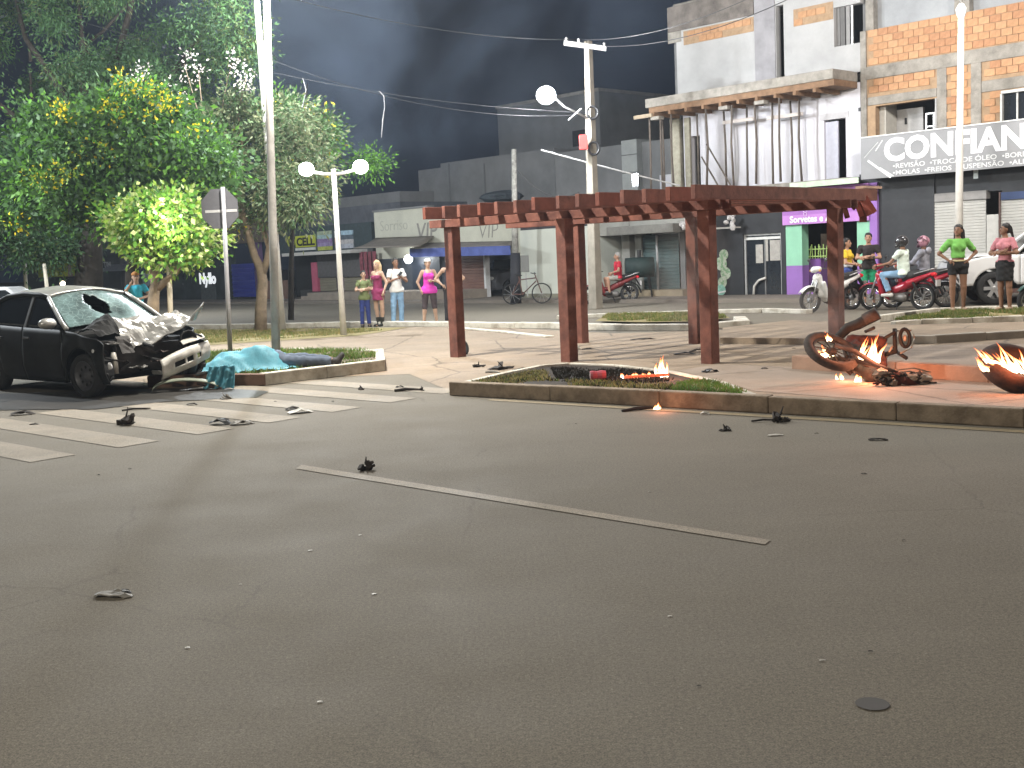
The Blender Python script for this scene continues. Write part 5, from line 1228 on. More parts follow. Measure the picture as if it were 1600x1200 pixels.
# grass blades
def grass(name, polys, z, n, h, mats, wts, seed, lean=0.5):
    rg = np.random.default_rng(seed); pts = []
    for poly in polys:
        P = np.array([(p.x, p.y) for p in poly]); lo, hi = P.min(0), P.max(0); cnt = 0; out = []
        while cnt < n // len(polys):
            q = lo + rg.random((4000, 2)) * (hi - lo); ins = np.zeros(len(q), bool); j = len(P) - 1
            for i in range(len(P)):
                c = ((P[i,1] > q[:,1]) != (P[j,1] > q[:,1])) & (q[:,0] < (P[j,0]-P[i,0])*(q[:,1]-P[i,1])/(P[j,1]-P[i,1]+1e-12)+P[i,0]); ins ^= c; j = i
            q = q[ins]; 
            # bald patches
            nv = np.array([mnoise.noise(Vector((a*1.3, b*1.3, seed))) for a, b in q[:1500]]); q = q[:1500][nv > -0.15 + rg.normal(size=len(nv))*0.1]
            out.append(q); cnt += len(q)
            if not len(q): break
        pts.append(np.concatenate(out)[:n // len(polys)])
    q = np.concatenate(pts); m = len(q); a = rg.random(m)*2*PI; hh_ = h * rg.uniform(0.4, 1.3, m); w_ = 0.012
    dx = np.stack([np.cos(a), np.sin(a)], 1); ln = rg.normal(size=(m, 2)) * lean * hh_[:, None]
    z0 = np.full((m, 1), z)
    A = np.concatenate([q - dx*w_, z0], 1); B_ = np.concatenate([q + dx*w_, z0], 1); C_ = np.concatenate([q + ln, z0 + hh_[:, None]], 1)
    V = np.stack([A, B_, C_], 1).reshape(-1, 3)
    me = bpy.data.meshes.new(name); me.vertices.add(len(V)); me.vertices.foreach_set('co', V.astype(np.float32).ravel())
    me.loops.add(m*3); me.loops.foreach_set('vertex_index', np.arange(m*3, dtype=np.int32)); me.polygons.add(m)
    me.polygons.foreach_set('loop_start', np.arange(0, m*3, 3, dtype=np.int32)); me.polygons.foreach_set('loop_total', np.full(m, 3, np.int32))
    for mm in mats: me.materials.append(mm)
    me.polygons.foreach_set('material_index', rg.choice(len(mats), m, p=np.array(wts)/sum(wts)).astype(np.int32)); me.update()
    o = bpy.data.objects.new(name, me); COL.objects.link(o); o['kind'] = 'stuff'; return o
GR1 = leaf_mat('grass_green', (0.10,0.15,0.03)); GR2 = leaf_mat('grass_straw', (0.26,0.22,0.09)); GR3 = leaf_mat('grass_burnt', (0.02,0.018,0.014)); GR4 = leaf_mat('grass_fresh', (0.12,0.21,0.04))
grass('grass', [[G15(*p) for p in ((1060,598),(1100,591),(1150,606),(1168,614),(1050,609))]], 0.13, 2600, 0.05, [GR4, GR2], (4,1), 1)
grass('grass', [[G15(*p) for p in ((735,597),(800,583),(850,578),(860,592),(1050,600),(1050,608),(850,600))]], 0.13, 5000, 0.045, [GR2, GR3, GR1], (4,2,1), 2)
grass('grass', [[G15(*p) for p in ((860,574),(960,574),(1040,582),(1080,590),(1000,598),(870,590))]], 0.13, 4000, 0.04, [GR3], (1,), 3)
grass('grass', [[p for p in inner]], 0.13, 12000, 0.07, [GR1, GR2, GR4], (3,1,3), 4)
grass('grass', [gp((0,553),(0,526),(262,518),(440,516),(560,515),(620,514),(545,523),(262,541))], 0.01, 26000, 0.05, [GR2, GR1], (4,2), 5)
grass('grass', [[G(x, y, 0.14) for x, y in ((1395,500),(1445,500.5),(1600,495),(1760,489),(1760,479),(1600,483),(1480,486))]], 0.14, 12000, 0.06, [GR1, GR2], (4,2), 6)
grass('grass', [gp((935,507),(1000,509),(1085,508),(1135,503),(1130,498),(1050,495),(950,497))], 0.09, 7000, 0.06, [GR1, GR2], (3,3), 7)
# ================================================================== the wrecked car
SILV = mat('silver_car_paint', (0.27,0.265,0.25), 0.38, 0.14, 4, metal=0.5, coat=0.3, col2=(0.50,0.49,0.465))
SILV_SHADE = mat('shade_dark_car_paint', (0.012,0.0125,0.0125), 0.62, 0.6, 2.2, spec=0.2)  # near-black colour stands in for shade on the silver car's sides
CGL = mat('car_glass_dark', (0.012,0.014,0.016), 0.12, 0.2, spec=0.7)
ENG = [mat('engine_dark', (0.022,0.018,0.016), 0.7, 0.4, 9), mat('engine_rust', (0.045,0.028,0.023), 0.8, 0.4, 9), mat('engine_grey', (0.12,0.115,0.105), 0.6, 0.3, 9), mat('engine_black', (0.008,0.008,0.008), 0.8)]
def cracked_glass():
    m = bpy.data.materials.new('shattered_windscreen'); m.use_nodes = True; n = m.node_tree; L = n.links; b = n.nodes['Principled BSDF']
    tc = n.nodes.new('ShaderNodeTexCoord'); v = n.nodes.new('ShaderNodeTexVoronoi'); v.feature = 'DISTANCE_TO_EDGE'; v.inputs['Scale'].default_value = 13
    nz = n.nodes.new('ShaderNodeTexNoise'); nz.inputs['Scale'].default_value = 3.2; nz.inputs['Detail'].default_value = 6
    L.new(tc.outputs['Object'], v.inputs['Vector']); L.new(tc.outputs['Object'], nz.inputs['Vector'])
    r1 = n.nodes.new('ShaderNodeValToRGB'); r1.color_ramp.elements[0].position = 0.0; r1.color_ramp.elements[1].position = 0.05
    r1.color_ramp.elements[0].color = (0.5,0.62,0.62,1); r1.color_ramp.elements[1].color = (0.0,0.0,0.0,1); L.new(v.outputs['Distance'], r1.inputs[0])
    r2 = n.nodes.new('ShaderNodeValToRGB'); e = r2.color_ramp.elements; e[0].position = 0.36; e[1].position = 0.68; e[0].color = (0.03,0.045,0.045,1); e[1].color = (0.13,0.20,0.20,1)
    L.new(nz.outputs['Fac'], r2.inputs[0])
    a = n.nodes.new('ShaderNodeMixRGB'); a.blend_type = 'ADD'; a.inputs[0].default_value = 0.28; L.new(r2.outputs[0], a.inputs[1]); L.new(r1.outputs[0], a.inputs[2])
    L.new(a.outputs[0], b.inputs['Base Color']); b.inputs['Roughness'].default_value = 0.28
    bp = n.nodes.new('ShaderNodeBump'); bp.inputs['Strength'].default_value = 0.8; bp.inputs['Distance'].default_value = 0.02; L.new(nz.outputs['Fac'], bp.inputs['Height']); L.new(bp.outputs[0], b.inputs['Normal'])
    return m
SHG = cracked_glass()
hd_ = R(-40)
hf = Vector((math.cos(hd_), math.sin(hd_), 0)); hl = Vector((-math.sin(hd_), math.cos(hd_), 0))
fwp = G(147, 621); oc = fwp + hl * 0.76 + Vector((-0.10, 0.0, 0))
car = thing('wrecked_car', 'crashed car with silver roof, sides coloured dark for shade, crushed front and shattered windscreen', 'car', (oc.x, oc.y, 0), hd_)
def lerp_tab(tab, x):
    if x <= tab[0][0]: return tab[0][1]
    for (a, va), (b, vb) in zip(tab[:-1], tab[1:]):
        if x <= b: 
            t = (x - a)/(b - a); t = t*t*(3-2*t) if False else t; return va + (vb - va)*t
    return tab[-1][1]
belt = [(-3.4,0.93),(-2.9,0.96),(-2.2,0.95),(-1.4,0.92),(-0.45,0.89),(-0.1,0.86),(0.35,0.77),(0.55,0.68),(0.7,0.58)]
wid = [(-3.4,0.66),(-3.1,0.74),(-2.4,0.80),(-1.4,0.82),(-0.4,0.81),(0.2,0.80),(0.5,0.75),(0.7,0.66)]
def cw(x, z):
    w0 = lerp_tab(wid, x); t = (z - 0.55)/0.4
    return w0 - 0.035*max(0, t)**2 - 0.05*max(0, (0.38 - z)/0.2)
def low(x):
    z = 0.19
    for c, r in ((0.0, 0.365), (-2.44, 0.345)):
        if abs(x - c) < r: z = max(z, 0.29 + math.sqrt(r*r - (x-c)**2))
    if x < -2.95: z = max(z, 0.25)
    return z
def panel(name, x0, x1, m, side, nu=26, dent=0.0):
    def fn(i, j):
        x = x0 + (x1-x0)*i; zl = low(x); zh = lerp_tab(belt, x); z = zl + (zh - zl)*j
        y = cw(x, z) + 0.012*math.sin(j*PI) 
        if dent: y -= dent*mnoise.noise(Vector((x*4, z*4, 3)))
        return Vector((x, side*y, z))
    return MB().grid(fn, nu, 10).build(name, m, car, solid=0.018, smooth=True)
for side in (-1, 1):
    panel('front_fender', -0.415, 0.50, SILV_SHADE, side, 30, 0.03 if side < 0 else 0.1)
    d1_ = panel('front_door', -1.44, -0.425, SILV_SHADE, side); d2_ = panel('rear_door', -2.24, -1.45, SILV_SHADE, side)
    panel('rear_quarter', -3.35, -2.25, SILV_SHADE, side, 30)
    for xx, par in ((-1.30, d1_), (-2.10, d2_)):
        MB().box(xx-0.09, xx+0.09, side*(cw(xx,0.78)+0.03)-0.012, side*(cw(xx,0.78)+0.03)+0.012, 0.765, 0.795).build('handle', mat('handle_dark', (0.06,0.06,0.06), 0.4), par, bevel=0.005)
    MB().box(-2.05, -0.42, side*0.79-0.01, side*0.79+0.012, 0.44, 0.48).build('side_strip', BLACK, car, bevel=0.005)
rail = sorted([(-0.36,0.90),(-0.62,1.06),(-1.05,1.315),(-1.3,1.355),(-1.75,1.375),(-2.2,1.345),(-2.5,1.25),(-2.98,0.97)])
def ry(z): return 0.765 - 0.20*max(0, (z-0.9)/0.48)**1.15
for side in (-1, 1):
    def sg2(x0, x1):
        return MB().grid(lambda i, j: (lambda x: (lambda zb, zt: Vector((x, side*(ry(zb + (zt-zb)*j) - 0.008), zb + (zt-zb)*j)))(lerp_tab(belt, x)-0.01, lerp_tab(rail, x)))(x0 + (x1-x0)*i), 14, 6)
    sg2(-1.43, -0.42).build('side_window', CGL, car, smooth=True, solid=0.006); sg2(-2.38, -1.47).build('side_window', CGL, car, smooth=True, solid=0.006)
    sg2(-2.95, -2.40).build('rear_pillar', SILV_SHADE, car, smooth=True, solid=0.02)
    def rp(x, dy=0.0, dz=0.0): z = lerp_tab(rail, x); return (x, side*(ry(z)+dy), z+dz)
    xs = [-0.34,-0.5,-0.62,-0.8,-1.05]
    MB().tube([rp(x) for x in xs], [0.032,0.03,0.03,0.03,0.032], 8).build('front_pillar', SILV, car, smooth=True)
    MB().tube([rp(x) for x in (-1.04,-1.3,-1.75,-2.2,-2.5,-2.98)], 0.034, 8).build('roof_rail', SILV_SHADE, car, smooth=True)
    MB().bar(((-1.45), side*(ry(0.91)+0.004), 0.91), ((-1.45), side*(ry(1.36)+0.004), 1.36), 0.055, 0.02, up=(0,1,0)).build('door_pillar', mat('pillar_grey', (0.10,0.10,0.10), 0.5), car)
MB().tube([(-1.08,-0.57,1.325),(-1.1,-0.3,1.375),(-1.11,0,1.39),(-1.1,0.3,1.375),(-1.08,0.57,1.325)], 0.022, 8).build('roof_edge', SILV, car, smooth=True)
def roof(i, j):
    x = -1.06 - 1.28*i; yr = ry(lerp_tab(rail, x)) + 0.01; y = yr*(2*j-1); z = lerp_tab(rail, x) + 0.075*(1 - (2*j-1)**2) + 0.012
    z += 0.012*mnoise.noise(Vector((x*3, y*3, 1)))*(1-i) - (0.035*math.exp(-((i-0.12)/0.07)**2 - ((2*j-1.6)/0.5)**2))
    return Vector((x, y, z))
MB().grid(roof, 22, 18).build('roof', SILV, car, smooth=True, solid=0.015)
MB().grid(lambda i, j: Vector((-2.34 - 0.62*i, (0.56 + 0.12*i)*(2*j-1), 1.35 - 0.36*i + 0.07*(1-(2*j-1)**2))), 8, 10).build('rear_window', CGL, car, smooth=True)
MB().grid(lambda i, j: Vector((-2.94 - 0.44*i, (0.70 - 0.05*i)*(2*j-1), 0.975 - 0.03*i + 0.02*(1-(2*j-1)**2))), 5, 8).build('boot_lid', SILV_SHADE, car, smooth=True, solid=0.015)
MB().grid(lambda i, j: Vector((-3.36 - 0.05*math.sin(i*PI), (0.68)*(2*j-1), 0.3 + 0.65*i)), 6, 6).build('rear_panel', SILV_SHADE, car, smooth=True, solid=0.015)
# windscreen with a hole punched through
def wsc(i, j):
    y = (2*j-1); w_ = 0.70 - 0.15*i; p = Vector((-0.30 - 0.79*i + 0.10*y*y*-1, w_*y, 0.915 + 0.44*i + 0.045*(1-y*y)))
    p.z -= 0.09*math.exp(-((i-0.5)/0.28)**2 - ((y-0.12)/0.35)**2); return p
nu, nv = 44, 60; mb = MB(); ok = []
vs = [wsc(i/nu, j/nv) for i in range(nu+1) for j in range(nv+1)]
for i in range(nu):
    for j in range(nv):
        y = 2*(j+.5)/nv - 1; x = (i+.5)/nu
        a_ = math.atan2((x-0.60), (y+0.06)); rr = 1 + 0.22*math.sin(3*a_+1) + 0.15*math.sin(7*a_)
        if ((x-0.60)/0.27)**2 + ((y+0.06)/0.27)**2 < rr: continue
        ok.append((i*(nv+1)+j, (i+1)*(nv+1)+j, (i+1)*(nv+1)+j+1, i*(nv+1)+j+1))
mb.add(vs, ok); mb.build('windscreen', SHG, car, smooth=True, solid=0.006)
MB().box(-3.2, 0.1, -0.66, 0.66, 0.2, 0.5).build('floor_pan', ENG[3], car)
MB().box(-1.0, -0.3, -0.66, 0.66, 0.5, 0.86).build('dashboard', ENG[3], car, bevel=0.05)
for sy in (-0.35, 0.35):
    MB().box(-1.75, -1.62, sy-0.22, sy+0.22, 0.5, 1.15).build('seat', ENG[3], car, bevel=0.05)
# door mirror
mm_ = MB().ell((-0.52, -0.93, 0.985), (0.075, 0.13, 0.075), 12, 8); mm_.build('door_mirror', SILV, car, smooth=True)
MB().bar((-0.5,-0.78,0.93), (-0.52,-0.86,0.96), 0.05, 0.04).build('mirror_arm', SILV_SHADE, car)
# crumpled bonnet, popped up at the far corner
def hood(i, j):
    # i: cowl -> nose, j: near -> far
    a = Vector((-0.26, -0.42 + 1.12*j, 0.93 + 0.05*math.sin(j*PI)))
    b = Vector((0.30 + 0.26*j, -0.30 + 1.08*j, 0.60 + 0.10*j + 0.44*j**2.2))
    p = a.lerp(b, i)
    p.z += 0.20*math.sin(i*PI)*(1-j)**1.2*1.0 + 0.05*math.sin(i*PI*2)*(j)
    k = 0.055*min(1, i*3)
    n1 = mnoise.noise(Vector((i*4.2, j*4.5, 2.0))); n2 = abs(mnoise.noise(Vector((i*7+3, j*8, 5.0))))
    p.z += k*(n1*1.6 - n2*1.8); p.x += k*0.8*mnoise.noise(Vector((i*5, j*5, 9.0)))
    return p
MB().grid(hood, 22, 26).build('bonnet', SILV, car, solid=0.012)
# engine bay wreckage
random.seed(21)
bay = thing('x', None, None); bpy.data.objects.remove(bay)
MB().box(-0.25, 0.20, -0.60, 0.66, 0.32, 0.72).build('engine_block', ENG[0], car, bevel=0.05)
MB().box(0.21, 0.29, -0.45, 0.62, 0.28, 0.66).build('radiator', ENG[0], car, bevel=0.02)
for i in range(46):
    x = random.uniform(0.0, 0.50); y = random.uniform(-0.66, 0.72); z = random.uniform(0.24, 0.74 - 0.1*max(0,x))
    x -= 0.12*max(0,-y)
    m_ = random.choice(ENG[:3] + [ENG[0], ENG[3], ENG[1]]); rt = Matrix.Rotation(random.uniform(0, PI), 3, random.choice('XYZ'))
    if i % 3 == 0:
        MB().tube([(x,y,z),(x+random.uniform(-.12,.12),y+random.uniform(-.15,.15),z+random.uniform(-.08,.08)),(x+random.uniform(-.16,.16),y+random.uniform(-.25,.25),z+random.uniform(-.15,.1))], random.uniform(0.01,0.028), 7).build('hose', m_, car, smooth=True)
    elif i % 3 == 1:
        MB().box(-random.uniform(.03,.09), random.uniform(.03,.09), -random.uniform(.03,.12), random.uniform(.03,.12), -random.uniform(.02,.07), random.uniform(.02,.07), rot=rt, at=(x,y,z)).build('engine_piece', m_, car, bevel=0.008)
    else:
        s_ = random.uniform(.06,.15); g_ = MB().grid(lambda a,b: rt @ Vector(((a-.5)*s_*2, (b-.5)*s_*1.4, 0.05*mnoise.noise(Vector((a*4+i, b*4, 1))))) + Vector((x,y,z)), 5, 4); g_.build('torn_sheet', m_, car, solid=0.004)
MB().grid(lambda i, j: Vector((-0.24 + 0.52*i, -0.66 + 0.30*j, 0.78 + 0.30*math.sin((0.15+0.8*i)*PI)*(0.4+0.6*j) + 0.04*mnoise.noise(Vector((i*5,j*5,3))))), 12, 8).build('torn_inner_panel', ENG[3], car, solid=0.008)
MB().tube([(0.30,-0.50,0.30),(0.30,-0.505,0.46),(0.30,-0.50,0.58)], [0.05,0.055,0.03], 12).build('fluid_bottle', mat('bottle_white', (0.42,0.40,0.35), 0.5), car, smooth=True)
MB().lathe([(0.0,0.0),(0.10,0.01),(0.13,0.05),(0.14,0.10),(0.12,0.10),(0.10,0.05)], 16, (0.42,0.52,0.66), 'x').build('headlamp_socket', ENG[3], car, smooth=True)
# torn front bumper hanging on the far side
def bump(i, j):
    # i along bumper from hanging end to far corner, j height
    p = Vector((0.62 - 0.04*i - 0.30*max(0,i-0.6)**1.3, -0.02 + 0.86*i, 0.17 + 0.22*i + (0.26+0.03*math.sin(i*4))*j))
    p.x += 0.05*math.sin(j*PI) + 0.03*mnoise.noise(Vector((i*4, j*3, 7))); return p
vs = []; fs = []; nu, nv = 30, 12
for i in range(nu+1):
    for j in range(nv+1): vs.append(bump(i/nu, j/nv))
for i in range(nu):
    for j in range(nv):
        u_, v_ = (i+.5)/nu, (j+.5)/nv
        if (0.22 < u_ < 0.42 and 0.30 < v_ < 0.55) or (0.47 < u_ < 0.60 and 0.30 < v_ < 0.58) or (0.66 < u_ < 0.78 and 0.32 < v_ < 0.6): continue
        fs.append((i*(nv+1)+j, (i+1)*(nv+1)+j, (i+1)*(nv+1)+j+1, i*(nv+1)+j+1))
mb = MB(); mb.add(vs, fs); mb.build('front_bumper', mat('scuffed_silver', (0.40,0.385,0.35), 0.5, 0.3, 5, metal=0.2), car, solid=0.014, smooth=True)
MB().grid(lambda i, j: bump(i*0.5 + 0.45, 1.0) + Vector((-0.10*j, 0.02*j, 0.05 + 0.05*j)), 10, 2).build('bumper_support', mat('support_pale', (0.36,0.34,0.3), 0.6), car, solid=0.01)
MB().box(-0.1,0.1,-0.012,0.012,-0.025,0.025, rot=Matrix.Rotation(R(18),3,'X') , at=(0.50,0.0,0.27)).build('trim_piece', SILV, car)
# wheels
def wheel(x, y, steer=0.0, flat=0.0):
    W_ = bpy.data.objects.new('wheel', MB().lathe([(0.20,-0.08),(0.265,-0.088),(0.287,-0.06),(0.290,0),(0.287,0.06),(0.265,0.088),(0.20,0.08)], 32, (0,0,0), 'y').mesh('wheel', RUBBER, True))
    COL.objects.link(W_); W_.parent = car; W_.location = (x, y, 0.288); W_.rotation_euler = (0, 0, steer)
    sg3 = -1 if y < 0 else 1
    MB().lathe([(0.0,sg3*0.05),(0.05,sg3*0.062),(0.07,sg3*0.04),(0.16,sg3*0.035),(0.185,sg3*0.07),(0.20,sg3*0.075),(0.20,-0.05)], 24, (0,0,0), 'y').build('rim', mat('rim_dark', (0.09,0.09,0.095), 0.45, 0.3, metal=0.5), W_, smooth=True)
    mb = MB()
    for k in range(8):
        a = 2*PI*k/8; mb.ell((0.115*math.cos(a), sg3*0.042, 0.115*math.sin(a)), (0.022,0.006,0.022), 8, 4)
    mb = mb; q_ = mb.build('rim_vents', ENG[3], W_); q_['kind'] = 'stuff'
wheel(0.0, -0.70, R(8)); wheel(0.0, 0.70, R(8)); wheel(-2.44, -0.70); wheel(-2.44, 0.70)
MB().grid(lambda i, j: Vector((0.0 + 0.38*math.cos(PI*i), -0.55 - 0.24*j, 0.29 + 0.38*math.sin(PI*i))), 16, 2).build('wheel_arch', ENG[3], car)
q = MB().ell((0.30,-0.785,0.62),(0.03,0.012,0.03),8,6); q.build('indicator', mat('lens_clear', (0.6,0.6,0.6), 0.2), car)
MB().ell((0.47,-0.66,0.42),(0.035,0.03,0.05),8,6, jit=0.2).build('lamp_shard', mat('lens_clear', (0.6,0.6,0.6)), car)
for x, z in ((-1.6,0.70),(-2.95,0.66)): 
    pass

# bumper skin lying on the crossing
p = G(285, 612); bf = thing('bumper_skin', 'curved grey green bumper skin lying on the crossing before the wrecked car', 'car part', p, R(4))
def bsk(i, j):
    a = PI*(0.04 + 0.88*i); return Vector((-0.44*math.cos(a) + 0.06, 0.05*math.sin(3*i) - 0.16*(j-.5), 0.02 + 0.15*math.sin(a)*(1 - 0.35*i) + 0.03*math.sin(j*PI)))
MB().grid(bsk, 24, 6).build('skin', mat('grey_green_plastic', (0.19,0.21,0.16), 0.5, 0.25, 4), bf, solid=0.01, smooth=True)
MB().tube([(0.2,0,0.10),(0.36,-0.03,0.06),(0.52,-0.02,0.015)], 0.02, 6).build('strip', ENG[1], bf)

# ================================================================== covered body on the island
TARP = mat('turquoise_sheet', (0.09,0.29,0.365), 0.6, 0.18, 5, 0.3, 30)
p = G(432, 583, 0.14)
JEAN = mat('denim_blue_grey', (0.10,0.125,0.17), 0.9, 0.25, 8); SHOE = mat('dark_shoe', (0.03,0.025,0.022), 0.8)
hp0 = G(428, 577, 0.14)
pers = thing('person', 'person lying under the turquoise sheet with denim legs and dark shoes showing', 'person', hp0)
dx = Vector((0.985, 0.17, 0)); dz = Vector((0, 0, 1)); dy = Vector((-0.17, 0.985, 0))
def L3(a, b, c): return tuple(dx*a + dy*b + dz*c)
mb = soft(MB(), [blob(L3(-0.62,0,0.08),(0.08,0.08,0.08)), cone(L3(-0.5,0,0.10),L3(0,0,0.12),0.10,0.11), cone(L3(0,0.08,0.12),L3(0.42,0.10,0.13),0.085,0.06), cone(L3(0.42,0.10,0.13),L3(0.82,0.07,0.09),0.06,0.04),
               cone(L3(0,-0.08,0.12),L3(0.42,-0.10,0.10),0.085,0.06), cone(L3(0.42,-0.10,0.10),L3(0.85,-0.10,0.08),0.06,0.04)], 0.02, 0.03)
mb.build('body', mat('skin_c', (0.25,0.14,0.09), 0.6), pers, smooth=True)
soft(MB(), [cone(L3(-0.1,0,0.13),L3(0.05,0,0.13),0.15,0.15), cone(L3(0,0.08,0.12),L3(0.42,0.10,0.13),0.10,0.075), cone(L3(0.42,0.10,0.13),L3(0.80,0.07,0.09),0.072,0.058,True),
            cone(L3(0,-0.08,0.12),L3(0.42,-0.10,0.10),0.10,0.075), cone(L3(0.42,-0.10,0.10),L3(0.82,-0.10,0.08),0.072,0.058,True)], 0.02, 0.03, mod=lambda P, d: d + 0.006*np.sin(P[...,0]*60)*np.cos(P[...,2]*50)).build('jeans', JEAN, pers, smooth=True)
for sy in (0.07, -0.10):
    soft(MB(), [cone(L3(0.84,sy,0.07),L3(0.90,sy,0.06),0.05,0.05), cone(L3(0.90,sy,0.06),L3(0.98,sy+0.02,0.15),0.045,0.035)], 0.015, 0.02).build('shoe', SHOE, pers, smooth=True)
def tarp(i, j):
    # i along body (-0.95..0.35), j across
    x = -1.05 + 1.40*i; y = (j-0.5)*1.0
    prof = 0.30*math.exp(-((y-0.02)/0.27)**4) * (0.55 + 0.45*math.sin(min(1,max(0,(x+0.9)/1.3))*PI)) 
    prof *= 1/(1+math.exp((x-0.27)*14)) * 1/(1+math.exp(-(x+0.93)*12))
    z = 0.02 + prof*(1 + 0.25*mnoise.noise(Vector((x*3.1, 0.3, 8)))) + 0.05*mnoise.noise(Vector((x*4+y*3, y*5, 1))) + 0.055*abs(mnoise.noise(Vector((x*7+y*9, y*4-x*2, 4)))) + 0.02*mnoise.noise(Vector((x*19, y*14+x*8, 4)))
    y2 = y*(0.9 + 0.15*math.sin(x*3)) 
    if x > 0.05: y2 = y2*(1-0.4*(x-0.05)) + 0.25*(x-0.05)*2
    return Vector(L3(x, y2, max(0.012, z)))
cl_ = MB().grid(tarp, 46, 34).build('sheet', TARP, None, hp0, smooth=True, solid=0.006)
tag(cl_, 'crumpled turquoise sheet draped over the lying person beside the grey lamp post', 'sheet')
fold = G(352, 607, 0.0)
def tail(i, j):
    a = (j-0.5); x = a*(0.34 + 0.10*i); z = 0.30*(1-i)**1.1 + 0.02
    return Vector((x - 0.05*i, -0.05 - 0.10*i + 0.035*math.sin(j*22 + i*2)+0.02*mnoise.noise(Vector((i*6, j*9, 2))), z + 0.02*mnoise.noise(Vector((i*7,j*7,8)))))
MB().grid(tail, 18, 30).build('hanging_fold', TARP, cl_, tuple(Vector(fold) - Vector(hp0) + Vector((0,-0.02,0))), smooth=True, solid=0.006)
# ================================================================== people
SKIN = {'a': mat('skin_a', (0.36,0.20,0.13), 0.55, 0.08, 5), 'b': mat('skin_b', (0.22,0.115,0.07), 0.55, 0.08, 5), 'c': mat('skin_c', (0.25,0.14,0.09), 0.6), 'd': mat('skin_d', (0.42,0.27,0.19), 0.55, 0.08, 5)}
HAIRM = {'black': mat('hair_black', (0.012,0.010,0.009), 0.55, 0.2, 20), 'blonde': mat('hair_blonde', (0.50,0.36,0.20), 0.5, 0.25, 20), 'grey': mat('hair_grey', (0.3,0.28,0.26), 0.6)}
def cloth(name, col, var=0.12): return mat(name, col, 0.85, var, 7, 0.3, 25)
EYEM = mat('eye_dark', (0.02,0.015,0.012), 0.3); LIPM = mat('lip', (0.28,0.09,0.07), 0.5)
def person(lab, loc, face, H=1.70, skin='a', hair='black', hairlen=0, arms=None, legs=None, top=None, bottom=None, shoes=None, female=False,
           cap=None, helmet=None, seated=False, lean=0.0, look=0.0, build_w=1.0, group=None, extra=None, hres=0.017):
    """local frame: faces -y, +x is the person's left. face = rotation about z"""
    k = H / 1.75
    root = thing('person', lab, 'person', loc, face, group)
    def S_(p): return np.array(p, float) * k
    hipz = 0.93 if not seated else 0.62
    ly = -lean
    hipw = 0.078 * (1.08 if female else 1.0) * build_w; shw = (0.135 if female else 0.158) * build_w
    hip = [(-hipw, 0, hipz), (hipw, 0, hipz)]
    tor = lambda z: (0, ly * (z - 0.93) / 0.5, z - 0.93 + hipz)
    sh = [(-shw, tor(1.42)[1], tor(1.42)[2]), (shw, tor(1.42)[1], tor(1.42)[2])]
    LG = legs or [((-0.095,0,0.49), (-0.11,0.02,0.08)), ((0.095,0,0.49), (0.11,0.02,0.08))]
    AR = arms or [((-0.25,0.03,1.14), (-0.26,-0.04,0.90)), ((0.25,0.03,1.14), (0.26,-0.04,0.90))]
    AR = [tuple(tuple(np.array(q) + np.array((0, 0, hipz - 0.93))) for q in a) for a in AR]
    neck = tor(1.49); head = (tor(1.63)[0], tor(1.63)[1] - 0.012, tor(1.63)[2])
    ch = 0.118 * build_w; wa = (0.098 if female else 0.11) * build_w
    body = [cone(S_(hip[0]), S_(hip[1]), 0.098*build_w*k, 0.098*build_w*k), cone(S_(tor(0.95)), S_(tor(1.12)), 0.115*build_w*k, wa*k), cone(S_(tor(1.12)), S_(tor(1.34)), wa*k, ch*k),
            cone(S_((-shw*0.8,) + tor(1.40)[1:]), S_((shw*0.8,) + tor(1.40)[1:]), 0.07*k, 0.07*k), cone(S_(tor(1.40)), S_(neck), 0.06*k, 0.052*k), cone(S_(neck), S_(tor(1.56)), 0.05*k, 0.048*k)]
    for i in (0, 1):
        kn, an = LG[i]; an = np.array(an)
        body += [cone(S_(hip[i]), S_(kn), 0.082*build_w*k, 0.058*k), cone(S_(kn), S_(an), 0.056*k, 0.037*k), blob(S_(np.array(kn)*0.72 + an*0.28 + (0,0.015,0)), (0.055*k,0.06*k,0.1*k))]
        fdir = np.array((0.02*(1 if i else -1), -1, 0)); ft = an.copy(); ft[2] = max(0.035, an[2] - 0.045) if not seated else an[2]-0.045
        body += [cone(S_(ft + (0,0.03,0)), S_(ft + fdir*0.15), 0.035*k, 0.026*k)]
        el, wr = AR[i]
        body += [cone(S_(sh[i]), S_(el), 0.048*build_w*k, 0.038*k), cone(S_(el), S_(wr), 0.037*k, 0.025*k)]
    if female: body += [blob(S_((-0.065, tor(1.3)[1]-0.10, tor(1.3)[2])), S_((0.06,0.05,0.06))), blob(S_((0.065, tor(1.3)[1]-0.10, tor(1.3)[2])), S_((0.06,0.05,0.06)))]
    # head with nose, brow, chin, ears
    lk = Matrix.Rotation(look, 3, 'Z')
    def HP(x, y, z): v = lk @ Vector((x, y, z)); return (np.array(head) + np.array(v)) * k
    hp = [blob(HP(0, 0.012, 0.025), S_((0.076,0.092,0.092))), blob(HP(0,-0.02,-0.035), S_((0.060,0.072,0.078))), cone(HP(0,-0.088,0.012), HP(0,-0.108,-0.022), 0.010*k, 0.016*k), blob(HP(0,-0.075,-0.085), S_((0.026,0.022,0.020))),
          blob(HP(-0.078,0.01,-0.01), S_((0.012,0.022,0.03))), blob(HP(0.078,0.01,-0.01), S_((0.012,0.022,0.03)))]
    mb = MB(); 
    pr_ = body + hp
    soft(mb, pr_, hres*k, 0.022*k)
